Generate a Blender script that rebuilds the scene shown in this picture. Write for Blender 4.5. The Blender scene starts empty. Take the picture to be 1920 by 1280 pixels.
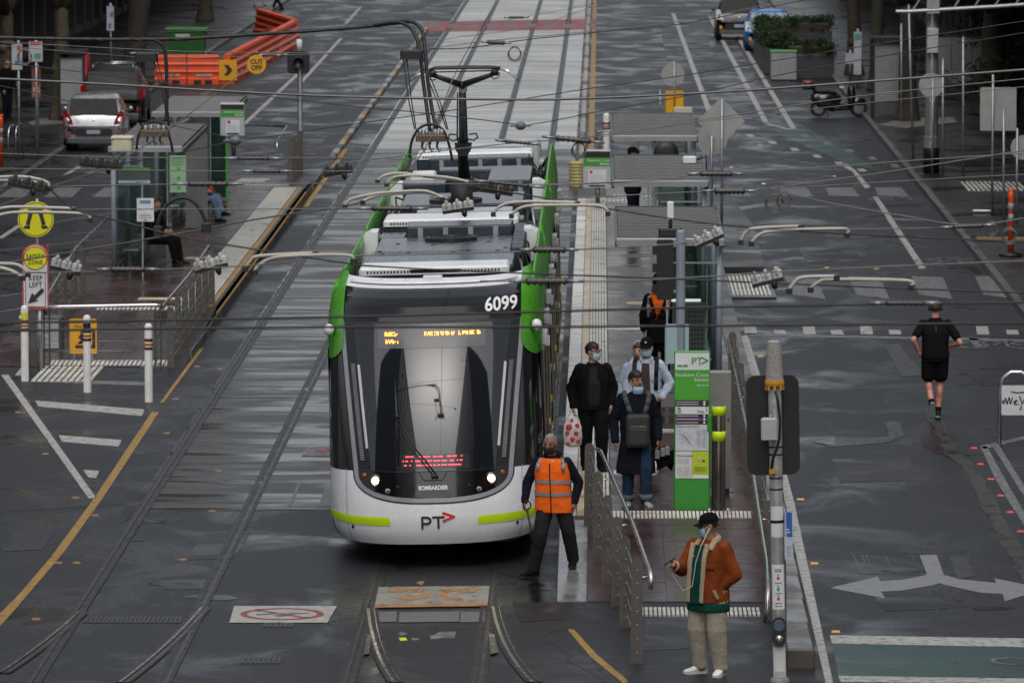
import bpy, bmesh, math, random
from math import sin, cos, pi, radians as R, sqrt
from mathutils import Vector, Matrix, noise
random.seed(7)
S = bpy.context.scene
COL = S.collection

# ------------------------------------------------------------------ camera
# 200 mm lens on a footbridge 9.4 m above the street; X across the street, Y along it, Z up
CAM_H = 9.39
PIT, YAW = R(5.5154), R(0.8821)
cd = bpy.data.cameras.new('camera')
cam = bpy.data.objects.new('camera', cd); COL.objects.link(cam)
cd.sensor_width = 36; cd.lens = 200; cd.clip_start = 1; cd.clip_end = 3000
cam.location = (0, 0, CAM_H); cam.rotation_euler = (R(90) - PIT, 0, YAW)
cd.dof.use_dof = True; cd.dof.focus_distance = 68.5; cd.dof.aperture_fstop = 6.3
S.camera = cam

# ------------------------------------------------------------------ sky and sun (overcast)
w = bpy.data.worlds.new('World'); S.world = w; w.use_nodes = True
nt = w.node_tree; nt.nodes.clear()
sky = nt.nodes.new('ShaderNodeTexSky'); sky.sky_type = 'NISHITA'; sky.sun_disc = False
SUN_EL, SUN_AZ = R(52), R(180)
sky.sun_elevation = SUN_EL; sky.sun_rotation = SUN_AZ
sky.air_density = 1.0; sky.dust_density = 4.0; sky.ozone_density = 1.0
bg = nt.nodes.new('ShaderNodeBackground'); bg.inputs['Strength'].default_value = 0.115
hs = nt.nodes.new('ShaderNodeHueSaturation'); hs.inputs['Saturation'].default_value = 0.34
ow = nt.nodes.new('ShaderNodeOutputWorld')
nt.links.new(sky.outputs[0], hs.inputs['Color']); nt.links.new(hs.outputs[0], bg.inputs[0]); nt.links.new(bg.outputs[0], ow.inputs[0])
sl = bpy.data.lights.new('sun', 'SUN'); sl.energy = 1.5; sl.angle = R(100); sl.color = (1, 0.98, 0.95)
so = bpy.data.objects.new('sun', sl); COL.objects.link(so)
# sky sun_rotation is measured clockwise from +Y seen from above
sd = Vector((sin(SUN_AZ) * cos(SUN_EL), cos(SUN_AZ) * cos(SUN_EL), sin(SUN_EL)))
so.rotation_euler = sd.to_track_quat('Z', 'Y').to_euler(); so.location = sd * 300
vs = S.view_settings
vs.view_transform = 'Standard'; vs.look = 'None'; vs.exposure = 0.36; vs.gamma = 1; vs.use_curve_mapping = False
S.render.film_transparent = False
try:
    S.cycles.use_denoising = True
    S.cycles.max_bounces = 6; S.cycles.transparent_max_bounces = 12
    S.cycles.caustics_reflective = False; S.cycles.caustics_refractive = False
except Exception: pass

# ------------------------------------------------------------------ survey helpers
_F = 200 / 36 * 1920
_cp, _sp, _cy, _sy = cos(PIT), sin(PIT), cos(YAW), sin(YAW)
_fw = Vector((-_sy * _cp, _cy * _cp, -_sp)); _rt = Vector((_cy, _sy, 0)); _up = Vector((-_sy * _sp, _cy * _sp, _cp))
def at(px, py, z=0.0):
    "the place on the level plane z that was measured at photograph pixel px, py"
    d = _fw + _rt * ((px - 960) / _F) + _up * ((640 - py) / _F)
    t = (z - CAM_H) / d.z
    return Vector((d.x * t, d.y * t, z))
def atY(px, py, Y):
    "the place at street distance Y that was measured at photograph pixel px, py"
    d = _fw + _rt * ((px - 960) / _F) + _up * ((640 - py) / _F)
    t = Y / d.y
    return Vector((d.x * t, Y, CAM_H + d.z * t))

# ------------------------------------------------------------------ mesh helpers
class MB:
    def __init__(s): s.v = []; s.f = []; s.m = []
    def add(s, vs, fs, mi=0):
        o = len(s.v); s.v += [tuple(p) for p in vs]
        s.f += [tuple(i + o for i in f) for f in fs]; s.m += [mi] * len(fs); return s
    def b(s, x0, x1, y0, y1, z0, z1, mi=0):
        return s.add([(x0,y0,z0),(x1,y0,z0),(x1,y1,z0),(x0,y1,z0),(x0,y0,z1),(x1,y0,z1),(x1,y1,z1),(x0,y1,z1)],
              [(0,3,2,1),(4,5,6,7),(0,1,5,4),(1,2,6,5),(2,3,7,6),(3,0,4,7)], mi)
    def bv(s, x0, x1, y0, y1, z0, z1, e=.02, mi=0):
        "box with chamfered vertical and top edges"
        pl = [(x0+e,y0),(x1-e,y0),(x1,y0+e),(x1,y1-e),(x1-e,y1),(x0+e,y1),(x0,y1-e),(x0,y0+e)]
        cx, cy = (x0+x1)/2, (y0+y1)/2
        def sh(d): return [(x + (d if x < cx else -d), y + (d if y < cy else -d)) for x, y in pl]
        return s.loft([[(x,y,z0) for x,y in pl],[(x,y,z1-e) for x,y in pl],[(x,y,z1) for x,y in sh(e)]], mi)
    def bar(s, p, q, wx, wz, mi=0, up=(0,0,1)):
        p, q = Vector(p), Vector(q); d = (q-p).normalized(); u = Vector(up)
        a = d.cross(u)
        if a.length < 1e-4: a = d.cross(Vector((0,1,0)))
        a.normalize(); u = a.cross(d); a *= wx/2; u *= wz/2
        return s.add([p-a-u,p+a-u,p+a+u,p-a+u,q-a-u,q+a-u,q+a+u,q-a+u],
              [(0,1,2,3),(7,6,5,4),(0,4,5,1),(1,5,6,2),(2,6,7,3),(3,7,4,0)], mi)
    def loft(s, rings, mi=0, caps=True):
        n = len(rings[0]); vs = [p for r in rings for p in r]; fs = []
        for i in range(len(rings)-1):
            for j in range(n):
                k = (j+1) % n
                fs.append((i*n+j, i*n+k, (i+1)*n+k, (i+1)*n+j))
        if caps:
            fs.append(tuple(range(n-1,-1,-1))); fs.append(tuple((len(rings)-1)*n + j for j in range(n)))
        return s.add(vs, fs, mi)
    def tube(s, pts, r, n=8, mi=0, caps=True, closed=False):
        pts = [Vector(p) for p in pts]; N = len(pts)
        rr = r if isinstance(r, (list, tuple)) else [r]*N
        d0 = (pts[1]-pts[0]).normalized()
        u = d0.orthogonal().normalized(); rings = []; pd = d0
        for i in range(N):
            if i == 0: d = d0
            elif i == N-1: d = (pts[i]-pts[i-1]).normalized()
            else: d = ((pts[i+1]-pts[i]).normalized() + (pts[i]-pts[i-1]).normalized()).normalized()
            q = pd.rotation_difference(d); u = (q @ u); u = (u - d*u.dot(d)).normalized(); pd = d
            v = d.cross(u)
            rings.append([pts[i] + u*cos(2*pi*k/n)*rr[i] + v*sin(2*pi*k/n)*rr[i] for k in range(n)])
        return s.loft(rings, mi, caps)
    def lathe(s, c, prof, n=16, mi=0):
        c = Vector(c)
        return s.loft([[c + Vector((r*cos(2*pi*k/n), r*sin(2*pi*k/n), z)) for k in range(n)] for r, z in prof], mi)
    def prism(s, poly, z0, z1, mi=0):
        a = sum(poly[i][0]*poly[(i+1)%len(poly)][1]-poly[(i+1)%len(poly)][0]*poly[i][1] for i in range(len(poly)))
        if a < 0: poly = poly[::-1]
        return s.loft([[(p[0],p[1],z0) for p in poly],[(p[0],p[1],z1) for p in poly]], mi)
    def yprism(s, poly, y0, y1, mi=0):
        "polygon in x,z extruded along y"
        a = sum(poly[i][0]*poly[(i+1)%len(poly)][1]-poly[(i+1)%len(poly)][0]*poly[i][1] for i in range(len(poly)))
        if a < 0: poly = poly[::-1]
        return s.loft([[(p[0],y1,p[1]) for p in poly],[(p[0],y0,p[1]) for p in poly]], mi)
    def xprism(s, poly, x0, x1, mi=0):
        "polygon in y,z extruded along x"
        a = sum(poly[i][0]*poly[(i+1)%len(poly)][1]-poly[(i+1)%len(poly)][0]*poly[i][1] for i in range(len(poly)))
        if a < 0: poly = poly[::-1]
        return s.loft([[(x0,p[0],p[1]) for p in poly],[(x1,p[0],p[1]) for p in poly]], mi)
    def ell(s, c, r, n=14, m=9, mi=0, rot=None):
        c = Vector(c); vs = []; fs = []
        r = (r,r,r) if not isinstance(r,(tuple,list)) else r
        for i in range(1,m):
            t = pi*i/m
            for k in range(n):
                p = Vector((r[0]*sin(t)*cos(2*pi*k/n), r[1]*sin(t)*sin(2*pi*k/n), r[2]*cos(t)))
                vs.append(c + (rot @ p if rot else p))
        a = Vector((0,0,r[2])); tp = len(vs); vs += [c + (rot @ a if rot else a), c - (rot @ a if rot else a)]
        for i in range(m-2):
            for k in range(n):
                j = (k+1)%n; fs.append((i*n+k,(i+1)*n+k,(i+1)*n+j,i*n+j))
        for k in range(n):
            j = (k+1)%n; fs.append((tp,k,j)); fs.append((tp+1,(m-2)*n+j,(m-2)*n+k))
        return s.add(vs, fs, mi)
    def grid(s, fn, nu, nv, mi=0, flip=False):
        vs = [fn(i/nu, j/nv) for j in range(nv+1) for i in range(nu+1)]; fs = []
        for j in range(nv):
            for i in range(nu):
                a = j*(nu+1)+i; q = (a,a+1,a+nu+2,a+nu+1)
                fs.append(q[::-1] if flip else q)
        return s.add(vs, fs, mi)
    def mesh(s, name, mats, smooth=False):
        me = bpy.data.meshes.new(name); me.from_pydata(s.v, [], s.f)
        for m in (mats if isinstance(mats,(list,tuple)) else [mats]): me.materials.append(m)
        if any(s.m): me.polygons.foreach_set('material_index', s.m)
        if smooth is True: me.polygons.foreach_set('use_smooth', [True]*len(s.f))
        elif smooth:
            me.polygons.foreach_set('use_smooth', [True]*len(s.f)); me.set_sharp_from_angle(angle=R(smooth))
        me.update(); return me
    def build(s, name, mats, parent=None, smooth=35, loc=None, rz=0):
        return link(name, s.mesh(name, mats, smooth), parent, loc, rz)
def link(name, me, parent=None, loc=None, rz=0):
    o = bpy.data.objects.new(name, me); COL.objects.link(o)
    if parent: o.parent = parent
    if loc is not None: o.location = loc
    if rz: o.rotation_euler.z = rz
    return o
def tag(o, label=None, cat=None, group=None, kind=None):
    if label: o['label'] = label
    if cat: o['category'] = cat
    if group: o['group'] = group
    if kind: o['kind'] = kind
    return o
def thing(name, label, cat, loc=(0,0,0), rz=0, group=None):
    o = link(name, None, None, loc, rz); o.empty_display_size = .2
    return tag(o, label, cat, group)
def copy_tree(o, parent=None):
    c = o.copy(); COL.objects.link(c); c.parent = parent
    for ch in list(o.children): copy_tree(ch, c)
    return c
def text(name, s, size, m, parent=None, M=None, ext=.002, align='CENTER', bold=0.0, sx=1.0, space=1.0):
    cu = bpy.data.curves.new(name, 'FONT'); cu.body = s; cu.size = size; cu.extrude = ext; cu.offset = bold
    cu.align_x = align; cu.align_y = 'CENTER'; cu.resolution_u = 3; cu.space_character = space
    t = bpy.data.objects.new(name, cu); me = bpy.data.meshes.new_from_object(t)
    bpy.data.objects.remove(t); me.name = name
    me.materials.clear(); me.materials.append(m)
    if sx != 1: me.transform(Matrix.Diagonal((sx,1,1,1)))
    if M is not None: me.transform(M)
    return link(name, me, parent)
# text standing upright facing the camera (reads along +X, up +Z, faces -Y)
def UP(x, y, z, rz=0): return Matrix.Translation((x,y,z)) @ Matrix.Rotation(rz,4,'Z') @ Matrix.Rotation(R(90),4,'X')
def FLAT(x, y, z, sy=1.0): return Matrix.Translation((x,y,z)) @ Matrix.Diagonal((1,sy,1,1))
def arc(cx, cy, r, a0, a1, n): return [(cx + r*cos(R(a0+(a1-a0)*i/n)), cy + r*sin(R(a0+(a1-a0)*i/n))) for i in range(n+1)]
def rrect(x0, x1, z0, z1, r, n=5):
    return arc(x1-r,z0+r,r,-90,0,n)+arc(x1-r,z1-r,r,0,90,n)+arc(x0+r,z1-r,r,90,180,n)+arc(x0+r,z0+r,r,180,270,n)

# ------------------------------------------------------------------ materials
MT = {}
def new_mat(name):
    m = bpy.data.materials.new(name); m.use_nodes = True; n = m.node_tree
    return m, n, n.nodes['Principled BSDF']
def mat(name, col, rough=.5, metal=0, var=.12, scale=3.0, bump=0.0, bscale=40, spec=.5, coat=0, emit=None, estr=0, rvar=.1, stretch=(1,1,1), dirt=None, dscale=2.0, damt=.5):
    "principled with noise-varied colour and gloss; dirt = second colour in patches"
    if name in MT: return MT[name]
    m, n, p = new_mat(name); N, L = n.nodes, n.links
    c = (*col, 1) if len(col) == 3 else col
    g = N.new('ShaderNodeNewGeometry') if dirt is not None or bump or stretch != (1,1,1) else None
    tc = N.new('ShaderNodeTexCoord'); mp = N.new('ShaderNodeMapping'); mp.inputs['Scale'].default_value = stretch
    L.new(tc.outputs['Object'], mp.inputs['Vector'])
    nz = N.new('ShaderNodeTexNoise'); nz.inputs['Scale'].default_value = scale; nz.inputs['Detail'].default_value = 6
    L.new(mp.outputs[0], nz.inputs['Vector'])
    if var or dirt is not None:
        rp = N.new('ShaderNodeValToRGB'); rp.color_ramp.elements[0].position = .3; rp.color_ramp.elements[1].position = .7
        a, b_ = 1 - var, 1 + var
        rp.color_ramp.elements[0].color = (c[0]*a, c[1]*a, c[2]*a, 1); rp.color_ramp.elements[1].color = (min(c[0]*b_,1), min(c[1]*b_,1), min(c[2]*b_,1), 1)
        L.new(nz.outputs['Fac'], rp.inputs['Fac']); out = rp.outputs[0]
        if dirt is not None:
            n2 = N.new('ShaderNodeTexNoise'); n2.inputs['Scale'].default_value = dscale; n2.inputs['Detail'].default_value = 8; n2.inputs['Roughness'].default_value = .7
            L.new(mp.outputs[0], n2.inputs['Vector'])
            r2 = N.new('ShaderNodeValToRGB'); r2.color_ramp.elements[0].position = 1-damt-.08; r2.color_ramp.elements[1].position = 1-damt+.14
            L.new(n2.outputs['Fac'], r2.inputs['Fac'])
            mx = N.new('ShaderNodeMix'); mx.data_type = 'RGBA'; mx.inputs['B'].default_value = (*dirt, 1)
            L.new(r2.outputs[0], mx.inputs['Factor']); L.new(out, mx.inputs['A']); out = mx.outputs['Result']
        L.new(out, p.inputs['Base Color'])
    else: p.inputs['Base Color'].default_value = c
    if rvar:
        mr = N.new('ShaderNodeMapRange'); mr.inputs['From Min'].default_value = .3; mr.inputs['From Max'].default_value = .7
        mr.inputs['To Min'].default_value = max(rough-rvar,.02); mr.inputs['To Max'].default_value = min(rough+rvar,1)
        L.new(nz.outputs['Fac'], mr.inputs['Value']); L.new(mr.outputs[0], p.inputs['Roughness'])
    else: p.inputs['Roughness'].default_value = rough
    p.inputs['Metallic'].default_value = metal; p.inputs['Specular IOR Level'].default_value = spec
    if coat: p.inputs['Coat Weight'].default_value = coat; p.inputs['Coat Roughness'].default_value = .05
    if bump:
        nb = N.new('ShaderNodeTexNoise'); nb.inputs['Scale'].default_value = bscale; nb.inputs['Detail'].default_value = 5
        L.new(mp.outputs[0], nb.inputs['Vector'])
        bp = N.new('ShaderNodeBump'); bp.inputs['Strength'].default_value = bump; bp.inputs['Distance'].default_value = .01
        L.new(nb.outputs['Fac'], bp.inputs['Height']); L.new(bp.outputs[0], p.inputs['Normal'])
    if emit: p.inputs['Emission Color'].default_value = (*emit, 1); p.inputs['Emission Strength'].default_value = estr
    MT[name] = m; return m
def wet(name, dry, wetc, r_dry, r_wet, scale=.35, cover=.5, grain=120, gbump=.25, agg=.25, streak=(1,1,1), soft=.10, broad=.28):
    "rain-wet mineral surface: damp and standing-water patches of lower roughness, mineral grain in colour and relief"
    if name in MT: return MT[name]
    m, n, p = new_mat(name); N, L = n.nodes, n.links
    g = N.new('ShaderNodeNewGeometry'); mp = N.new('ShaderNodeMapping'); mp.inputs['Scale'].default_value = streak
    L.new(g.outputs['Position'], mp.inputs['Vector'])
    nz = N.new('ShaderNodeTexNoise'); nz.inputs['Scale'].default_value = scale; nz.inputs['Detail'].default_value = 9; nz.inputs['Roughness'].default_value = .62
    nz.inputs['Distortion'].default_value = .6
    L.new(mp.outputs[0], nz.inputs['Vector'])
    rp = N.new('ShaderNodeValToRGB'); rp.color_ramp.elements[0].position = cover-soft; rp.color_ramp.elements[1].position = cover+soft
    L.new(nz.outputs['Fac'], rp.inputs['Fac'])
    n2 = N.new('ShaderNodeTexNoise'); n2.inputs['Scale'].default_value = grain; n2.inputs['Detail'].default_value = 2
    L.new(g.outputs['Position'], n2.inputs['Vector'])
    n3 = N.new('ShaderNodeTexNoise'); n3.inputs['Scale'].default_value = .13; n3.inputs['Detail'].default_value = 4
    L.new(g.outputs['Position'], n3.inputs['Vector'])
    mx = N.new('ShaderNodeMix'); mx.data_type = 'RGBA'; mx.inputs['A'].default_value = (*wetc,1); mx.inputs['B'].default_value = (*dry,1)
    L.new(rp.outputs[0], mx.inputs['Factor'])
    def mul(a, bsock, lo, hi):
        mr = N.new('ShaderNodeMapRange'); mr.inputs['From Min'].default_value = .25; mr.inputs['From Max'].default_value = .75
        mr.inputs['To Min'].default_value = lo; mr.inputs['To Max'].default_value = hi; L.new(bsock, mr.inputs['Value'])
        k = N.new('ShaderNodeMix'); k.data_type = 'RGBA'; k.blend_type = 'MULTIPLY'; k.inputs['Factor'].default_value = 1
        L.new(a, k.inputs['A']); L.new(mr.outputs[0], k.inputs['B']); return k.outputs['Result']
    c = mul(mx.outputs['Result'], n2.outputs['Fac'], 1-agg*1.6, 1+agg*1.6); c = mul(c, n3.outputs['Fac'], 1-broad, 1+broad)
    L.new(c, p.inputs['Base Color'])
    mr = N.new('ShaderNodeMapRange'); mr.inputs['To Min'].default_value = r_wet; mr.inputs['To Max'].default_value = r_dry
    L.new(rp.outputs[0], mr.inputs['Value']); L.new(mr.outputs[0], p.inputs['Roughness'])
    bp = N.new('ShaderNodeBump'); bp.inputs['Distance'].default_value = .006
    ms = N.new('ShaderNodeMapRange'); ms.inputs['To Min'].default_value = gbump*.3; ms.inputs['To Max'].default_value = gbump
    L.new(rp.outputs[0], ms.inputs['Value']); L.new(ms.outputs[0], bp.inputs['Strength'])
    L.new(n2.outputs['Fac'], bp.inputs['Height']); L.new(bp.outputs[0], p.inputs['Normal'])
    p.inputs['IOR'].default_value = 1.4
    MT[name] = m; return m
def glass(name, tint=(.5,.6,.6), alpha=.35, rough=.05):
    "thin clear pane: tinted see-through layer under a glossy one"
    if name in MT: return MT[name]
    m, n, p = new_mat(name); N, L = n.nodes, n.links
    tr = N.new('ShaderNodeBsdfTransparent'); tr.inputs[0].default_value = (*tint,1)
    p.inputs['Base Color'].default_value = (.02,.03,.03,1); p.inputs['Roughness'].default_value = rough
    mx = N.new('ShaderNodeMixShader'); mx.inputs[0].default_value = alpha
    L.new(tr.outputs[0], mx.inputs[1]); L.new(p.outputs[0], mx.inputs[2])
    L.new(mx.outputs[0], n.nodes['Material Output'].inputs[0]); MT[name] = m; return m
def paint(name, col, under=(.05,.05,.053), wear=.42, scale=5, rough=.5):
    return mat(name, col, rough, 0, .14, 9, .1, 90, dirt=under, dscale=scale, damt=wear, rvar=.15)

ASPH = wet('wet_asphalt', (.0175,.019,.0225), (.006,.006,.0064), .50, .19, .6, .44, streak=(1,.6,1), soft=.08, broad=.18, agg=.85, gbump=.6, grain=34)
ASPH2 = wet('damp_asphalt', (.030,.032,.036), (.014,.015,.016), .4, .2, .3, .42)
FOOT = wet('wet_bluestone', (.030,.029,.028), (.012,.012,.012), .45, .2, .5, .48)
CONC = wet('wet_concrete', (.046,.042,.036), (.010,.009,.0075), .42, .12, .8, .49, grain=60, agg=.25, gbump=.15, soft=.075, broad=.35, streak=(.4,1.5,1))
BRICKP = wet('wet_red_paver', (.062,.036,.034), (.038,.021,.021), .36, .15, .9, .5, grain=90, agg=.15)
CREAM = wet('wet_cream_tile', (.68,.66,.62), (.42,.41,.39), .38, .16, 1.2, .46, grain=90, agg=.08)
WARM = wet('wet_buff_tile', (.56,.44,.30), (.38,.30,.20), .4, .2, 1.4, .45, grain=90, agg=.1)
TACT = wet('tactile_cream', (.62,.60,.54), (.42,.41,.37), .42, .25, 2, .45, grain=90, agg=.1)
KERBM = wet('kerb_stone', (.12,.118,.112), (.06,.06,.058), .5, .25, .8, .48, grain=70, agg=.2)
PWHITE = paint('worn_white_paint', (.44,.44,.41), under=(.07,.07,.072), wear=.47, scale=9)
PFAINT = paint('faded_white_paint', (.22,.22,.22), wear=.53, scale=8)
PDARKP = paint('blacked_out_paint', (.018,.018,.018), wear=.45, scale=5, rough=.35)
PYEL = paint('worn_yellow_paint', (.36,.20,.03), under=(.10,.07,.035), wear=.46, scale=8)
PGREEN = wet('green_bike_surface', (.030,.062,.058), (.018,.034,.033), .5, .25, .6, .45)
PRED = paint('worn_red_paint', (.28,.05,.05), wear=.42, scale=8)
RAIL = mat('rail_steel', (.055,.052,.05), .38, .6, .3, 12, stretch=(1,.2,1))
BLK = mat('black_plastic', (.012,.012,.013), .45)
BLKG = mat('black_gloss', (.008,.008,.009), .12, coat=.5)
GALV = mat('galvanised_steel', (.33,.35,.37), .42, .6, .2, 6, bump=.05)
STEEL = mat('stainless_steel', (.55,.55,.55), .25, .95, .15, 8)
BRONZE = mat('bronze_post_steel', (.115,.108,.098), .42, .45, .2, 7, dirt=(.12,.085,.045), dscale=6, damt=.36)
WHITE = mat('white_enamel', (.74,.75,.77), .35, 0, .06, 4)
WHITED = mat('dirty_white_enamel', (.72,.72,.70), .4, 0, .08, 5, dirt=(.25,.20,.14), dscale=4, damt=.33)
LGREY = mat('light_grey_paint', (.42,.44,.46), .4, 0, .1, 5)
DGREY = mat('dark_grey_paint', (.075,.08,.085), .45, 0, .15, 5)
GRN = mat('tram_green', (.07,.31,.018), .3, 0, .06, 6, spec=.4)
SGRN = mat('sign_green', (.05,.30,.035), .35, 0, .05, 3)
LIME = mat('lime_reflective', (.60,.85,.01), .4, 0, .04, 4)
ORNG = mat('orange_plastic', (.72,.085,.02), .45, 0, .14, 3, dirt=(.35,.06,.03), dscale=3, damt=.35)
SYEL = mat('sign_yellow', (.72,.68,.015), .4, 0, .05, 3)
AMBER = mat('sign_amber', (.74,.36,.01), .4, 0, .06, 3)
REDP = mat('red_paint', (.60,.03,.03), .4)
GLS = glass('shelter_glass', (.86,.91,.89), .12)
DGLS = mat('dark_glass', (.008,.009,.010), .06, 0, 0, spec=.6, rvar=0)
# ================================================================== THE SETTING
def sheet(name, x0, x1, y0, y1, z, m, nx=1, ny=1, kind='structure', parent=None):
    o = MB().grid(lambda u, v: (x0+(x1-x0)*u, y0+(y1-y0)*v, z), nx, ny).build(name, m, parent, False)
    if kind: o['kind'] = kind
    return o
sheet('ground', -1500, 1500, -300, 2500, -.03, ASPH2)
road = sheet('road', -14.0, 7.6, 20, 420, 0, ASPH)
def gpoly(name, pts, m, z=.004, parent=road, t=.002):
    o = MB().prism([tuple(at(*p))[:2] for p in pts], z-.003, z+t).build(name, m, parent, False); return o
def wpoly(name, pts, m, z=.004, parent=road, t=.002):
    return MB().prism(pts, z-.003, z+t).build(name, m, parent, False)

# ---- footpaths with kerb stones
def footpath(name, xk, xo, y0, y1, sgn):
    f = MB().prism([(xk+sgn*.16,y0),(xo,y0),(xo,y1),(xk+sgn*.16,y1)], -.02, .128).build(name, FOOT, None, False); f['kind'] = 'structure'
    n = 0; y = y0
    km = MB().bv(-.077,.077,-.594,.594,-.02,.134,.012).mesh('kerb_stone', KERBM, False)
    while y < y1-.6 and n < 190:
        link('kerb_stone', km, f, (xk+sgn*.08, y+.6, random.uniform(-.004,.004))); y += 1.2; n += 1
    return f
FPL = footpath('footpath_left', -14.0, -20.1, 108, 330, -1)
FPR = footpath('footpath_right', 7.6, 13.1, 92, 318, 1)

# ---- tram tracks: concrete slab and grooved rails
RT, LT = -1.97, -5.30
slab = MB()
slab.prism([(-6.12,74.2),(-0.62,74.2),(-0.62,150),(-6.12,150)], -.01, .004)
slab = slab.build('track_slab', CONC, None, False); slab['kind'] = 'structure'
CONC2 = wet('wet_glare_concrete', (.46,.46,.455), (.17,.17,.165), .22, .08, .5, .44, grain=60, agg=.15, streak=(.45,1.4,1), gbump=.12, soft=.13)  # far slab's concrete, sky glare at grazing angles put into its paler colour
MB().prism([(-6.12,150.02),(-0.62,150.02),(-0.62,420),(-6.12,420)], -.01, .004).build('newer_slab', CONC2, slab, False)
# expansion joints and patches cut across the slab
for i, y in enumerate([74.9,79.3,83.2,88.0,92.7,97.3,103.1,109,116,124,133,143,154,166,180,196,214,236]):
    MB().b(-6.1,-4.62+random.uniform(-.05,.05),y-.012,y+.012,.001,.0075).build('slab_joint', BLK, slab, False)
def rail(pts, name='tram_rail', dz=0.0):
    "grooved tram rail: head, flange groove and lip, laid almost flush"
    a = MB(); n = len(pts)
    for (o0, o1, z, mi) in ((-.060,-.018,.011,2),(-.018,.018,.014,0),(.018,.066,.005,1),(.066,.076,.013,0),(.076,.115,.011,2)):
        def fn(u, v):
            t = u*(n-1); i = min(int(t), n-2); f = t-i
            p = Vector(pts[i]).lerp(Vector(pts[i+1]), f)
            d = Vector(pts[i+1])-Vector(pts[i]); nn = Vector((d.y,-d.x,0)).normalized()
            return p + nn*(o0+(o1-o0)*v) + Vector((0,0,z+dz))
        a.grid(fn, n-1, 1, mi, flip=True)
    o = a.build(name, [RAIL if not dz else mat('rail_polished_glint',(.42,.37,.30),.22,.9,.3,9), BLK, mat('rail_bedding',(.012,.0115,.011),.45,0,.4,6,.3,60)], slab, False); return o  # turnout rails: polished steel with the headlamps' warm shine put into its colour
def st(x, y0, y1): return [(x,y0+(y1-y0)*i/6,0) for i in range(7)]
for c in (LT, RT):
    rail(st(c-.7175, 30, 400)); rail([(x,y,0) for x,y,_ in [(c+.7175,400-(370*i/6),0) for i in range(7)]])
# turnouts in the foreground (diverging rails)
def curve(p0, p1, p2, n=16):
    out = []
    for i in range(n+1):
        t = i/n; a = Vector(p0)*(1-t)**2 + Vector(p1)*2*t*(1-t) + Vector(p2)*t*t; out.append((a.x,a.y,0))
    return out
def P3(px, py): v = at(px,py); return (v.x,v.y,0)
rail(curve(P3(0,1262),P3(88,1205),P3(148,1148)),dz=.0032)
rail(curve(P3(225,1280),P3(325,1205),P3(378,1140)),dz=.0032)
rail(curve(P3(738,1280),P3(698,1225),P3(690,1142)),dz=.0032)
rail(curve(P3(998,1280),P3(938,1222),P3(924,1138)),dz=.0032)
# steel frog castings where the rails split
for ci, pts in enumerate([[(688,1192),(697,1192),(692,1228),(682,1230)], [(916,1190),(927,1192),(934,1226),(920,1230)]]):
    gpoly('switch_casting', pts, mat('worn_casting', (.12,.10,.085), .3, .7, .4, 9), .0205+.003*ci)
# drains and covers
def grate(px0, py0, px1, py1):
    a, c = at(px0,py1), at(px1,py0); g = MB(); n = max(4,int((c.x-a.x)/.05))
    g.b(a.x,c.x,a.y,c.y,.001,.005,1)
    for i in range(n): x = a.x+(c.x-a.x)*(i+.25)/n; g.b(x,x+(c.x-a.x)/n*.5,a.y+.02,c.y-.02,.003,.011,0)
    g.build('drain_grate', [mat('cast_iron',(.075,.072,.07),.45,.6,.2,8), BLK], road, False)
for q in ((155,1156,345,1168),(492,1168,552,1176),(450,1232,530,1244)): grate(*q)
for q in ((540,905,565,948),(597,912,640,948)):
    a, c = at(q[0],q[3]), at(q[2],q[1]); MB().b(a.x,c.x,a.y,c.y,.003,.008).build('service_cover', mat('cover_grey',(.12,.12,.12),.45,0,.2,5), slab, False)

# ---- road markings
def gline(name, p, q, wd, m, z=.004, parent=road, n=1):
    a, c = at(*p), at(*q); d = (c-a).normalized(); k = Vector((d.y,-d.x,0))*wd/2
    return MB().prism([tuple((a+k))[:2],tuple((c+k))[:2],tuple((c-k))[:2],tuple((a-k))[:2]], z-.003, z+.002).build(name, m, parent, False)
def wline(name, p, q, wd, m, z=.004): 
    a, c = Vector((*p,0)), Vector((*q,0)); d = (c-a).normalized(); k = Vector((d.y,-d.x,0))*wd/2
    return MB().prism([tuple((a+k))[:2],tuple((c+k))[:2],tuple((c-k))[:2],tuple((a-k))[:2]], z-.003, z+.002).build(name, m, road, False)
# left: yellow tram-lane line, chevrons
gpoly('yellow_line', [(298,773),(284,773),(176,935),(95,1045),(35,1115),(-10,1160),(-10,1185),(22,1150),(120,1035),(192,935)], PYEL)
gpoly('yellow_line', [(381,654),(374,654),(300,755),(307,755)], PYEL)
gpoly('white_line', [(2,703),(16,703),(181,934),(166,934)], PWHITE)
gpoly('chevron_bar', [(66,751),(271,768),(266,780),(72,762)], PWHITE)
gpoly('chevron_bar', [(110,816),(228,825),(222,837),(116,828)], PWHITE)
gpoly('chevron_bar', [(156,881),(186,883),(180,896),(166,895)], PWHITE)
gpoly('crossing_line', [(60,711),(275,716),(275,723),(60,716)], PFAINT)
gpoly('white_line', [(60,664),(72,664),(40,704),(28,704)], PWHITE)
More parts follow.
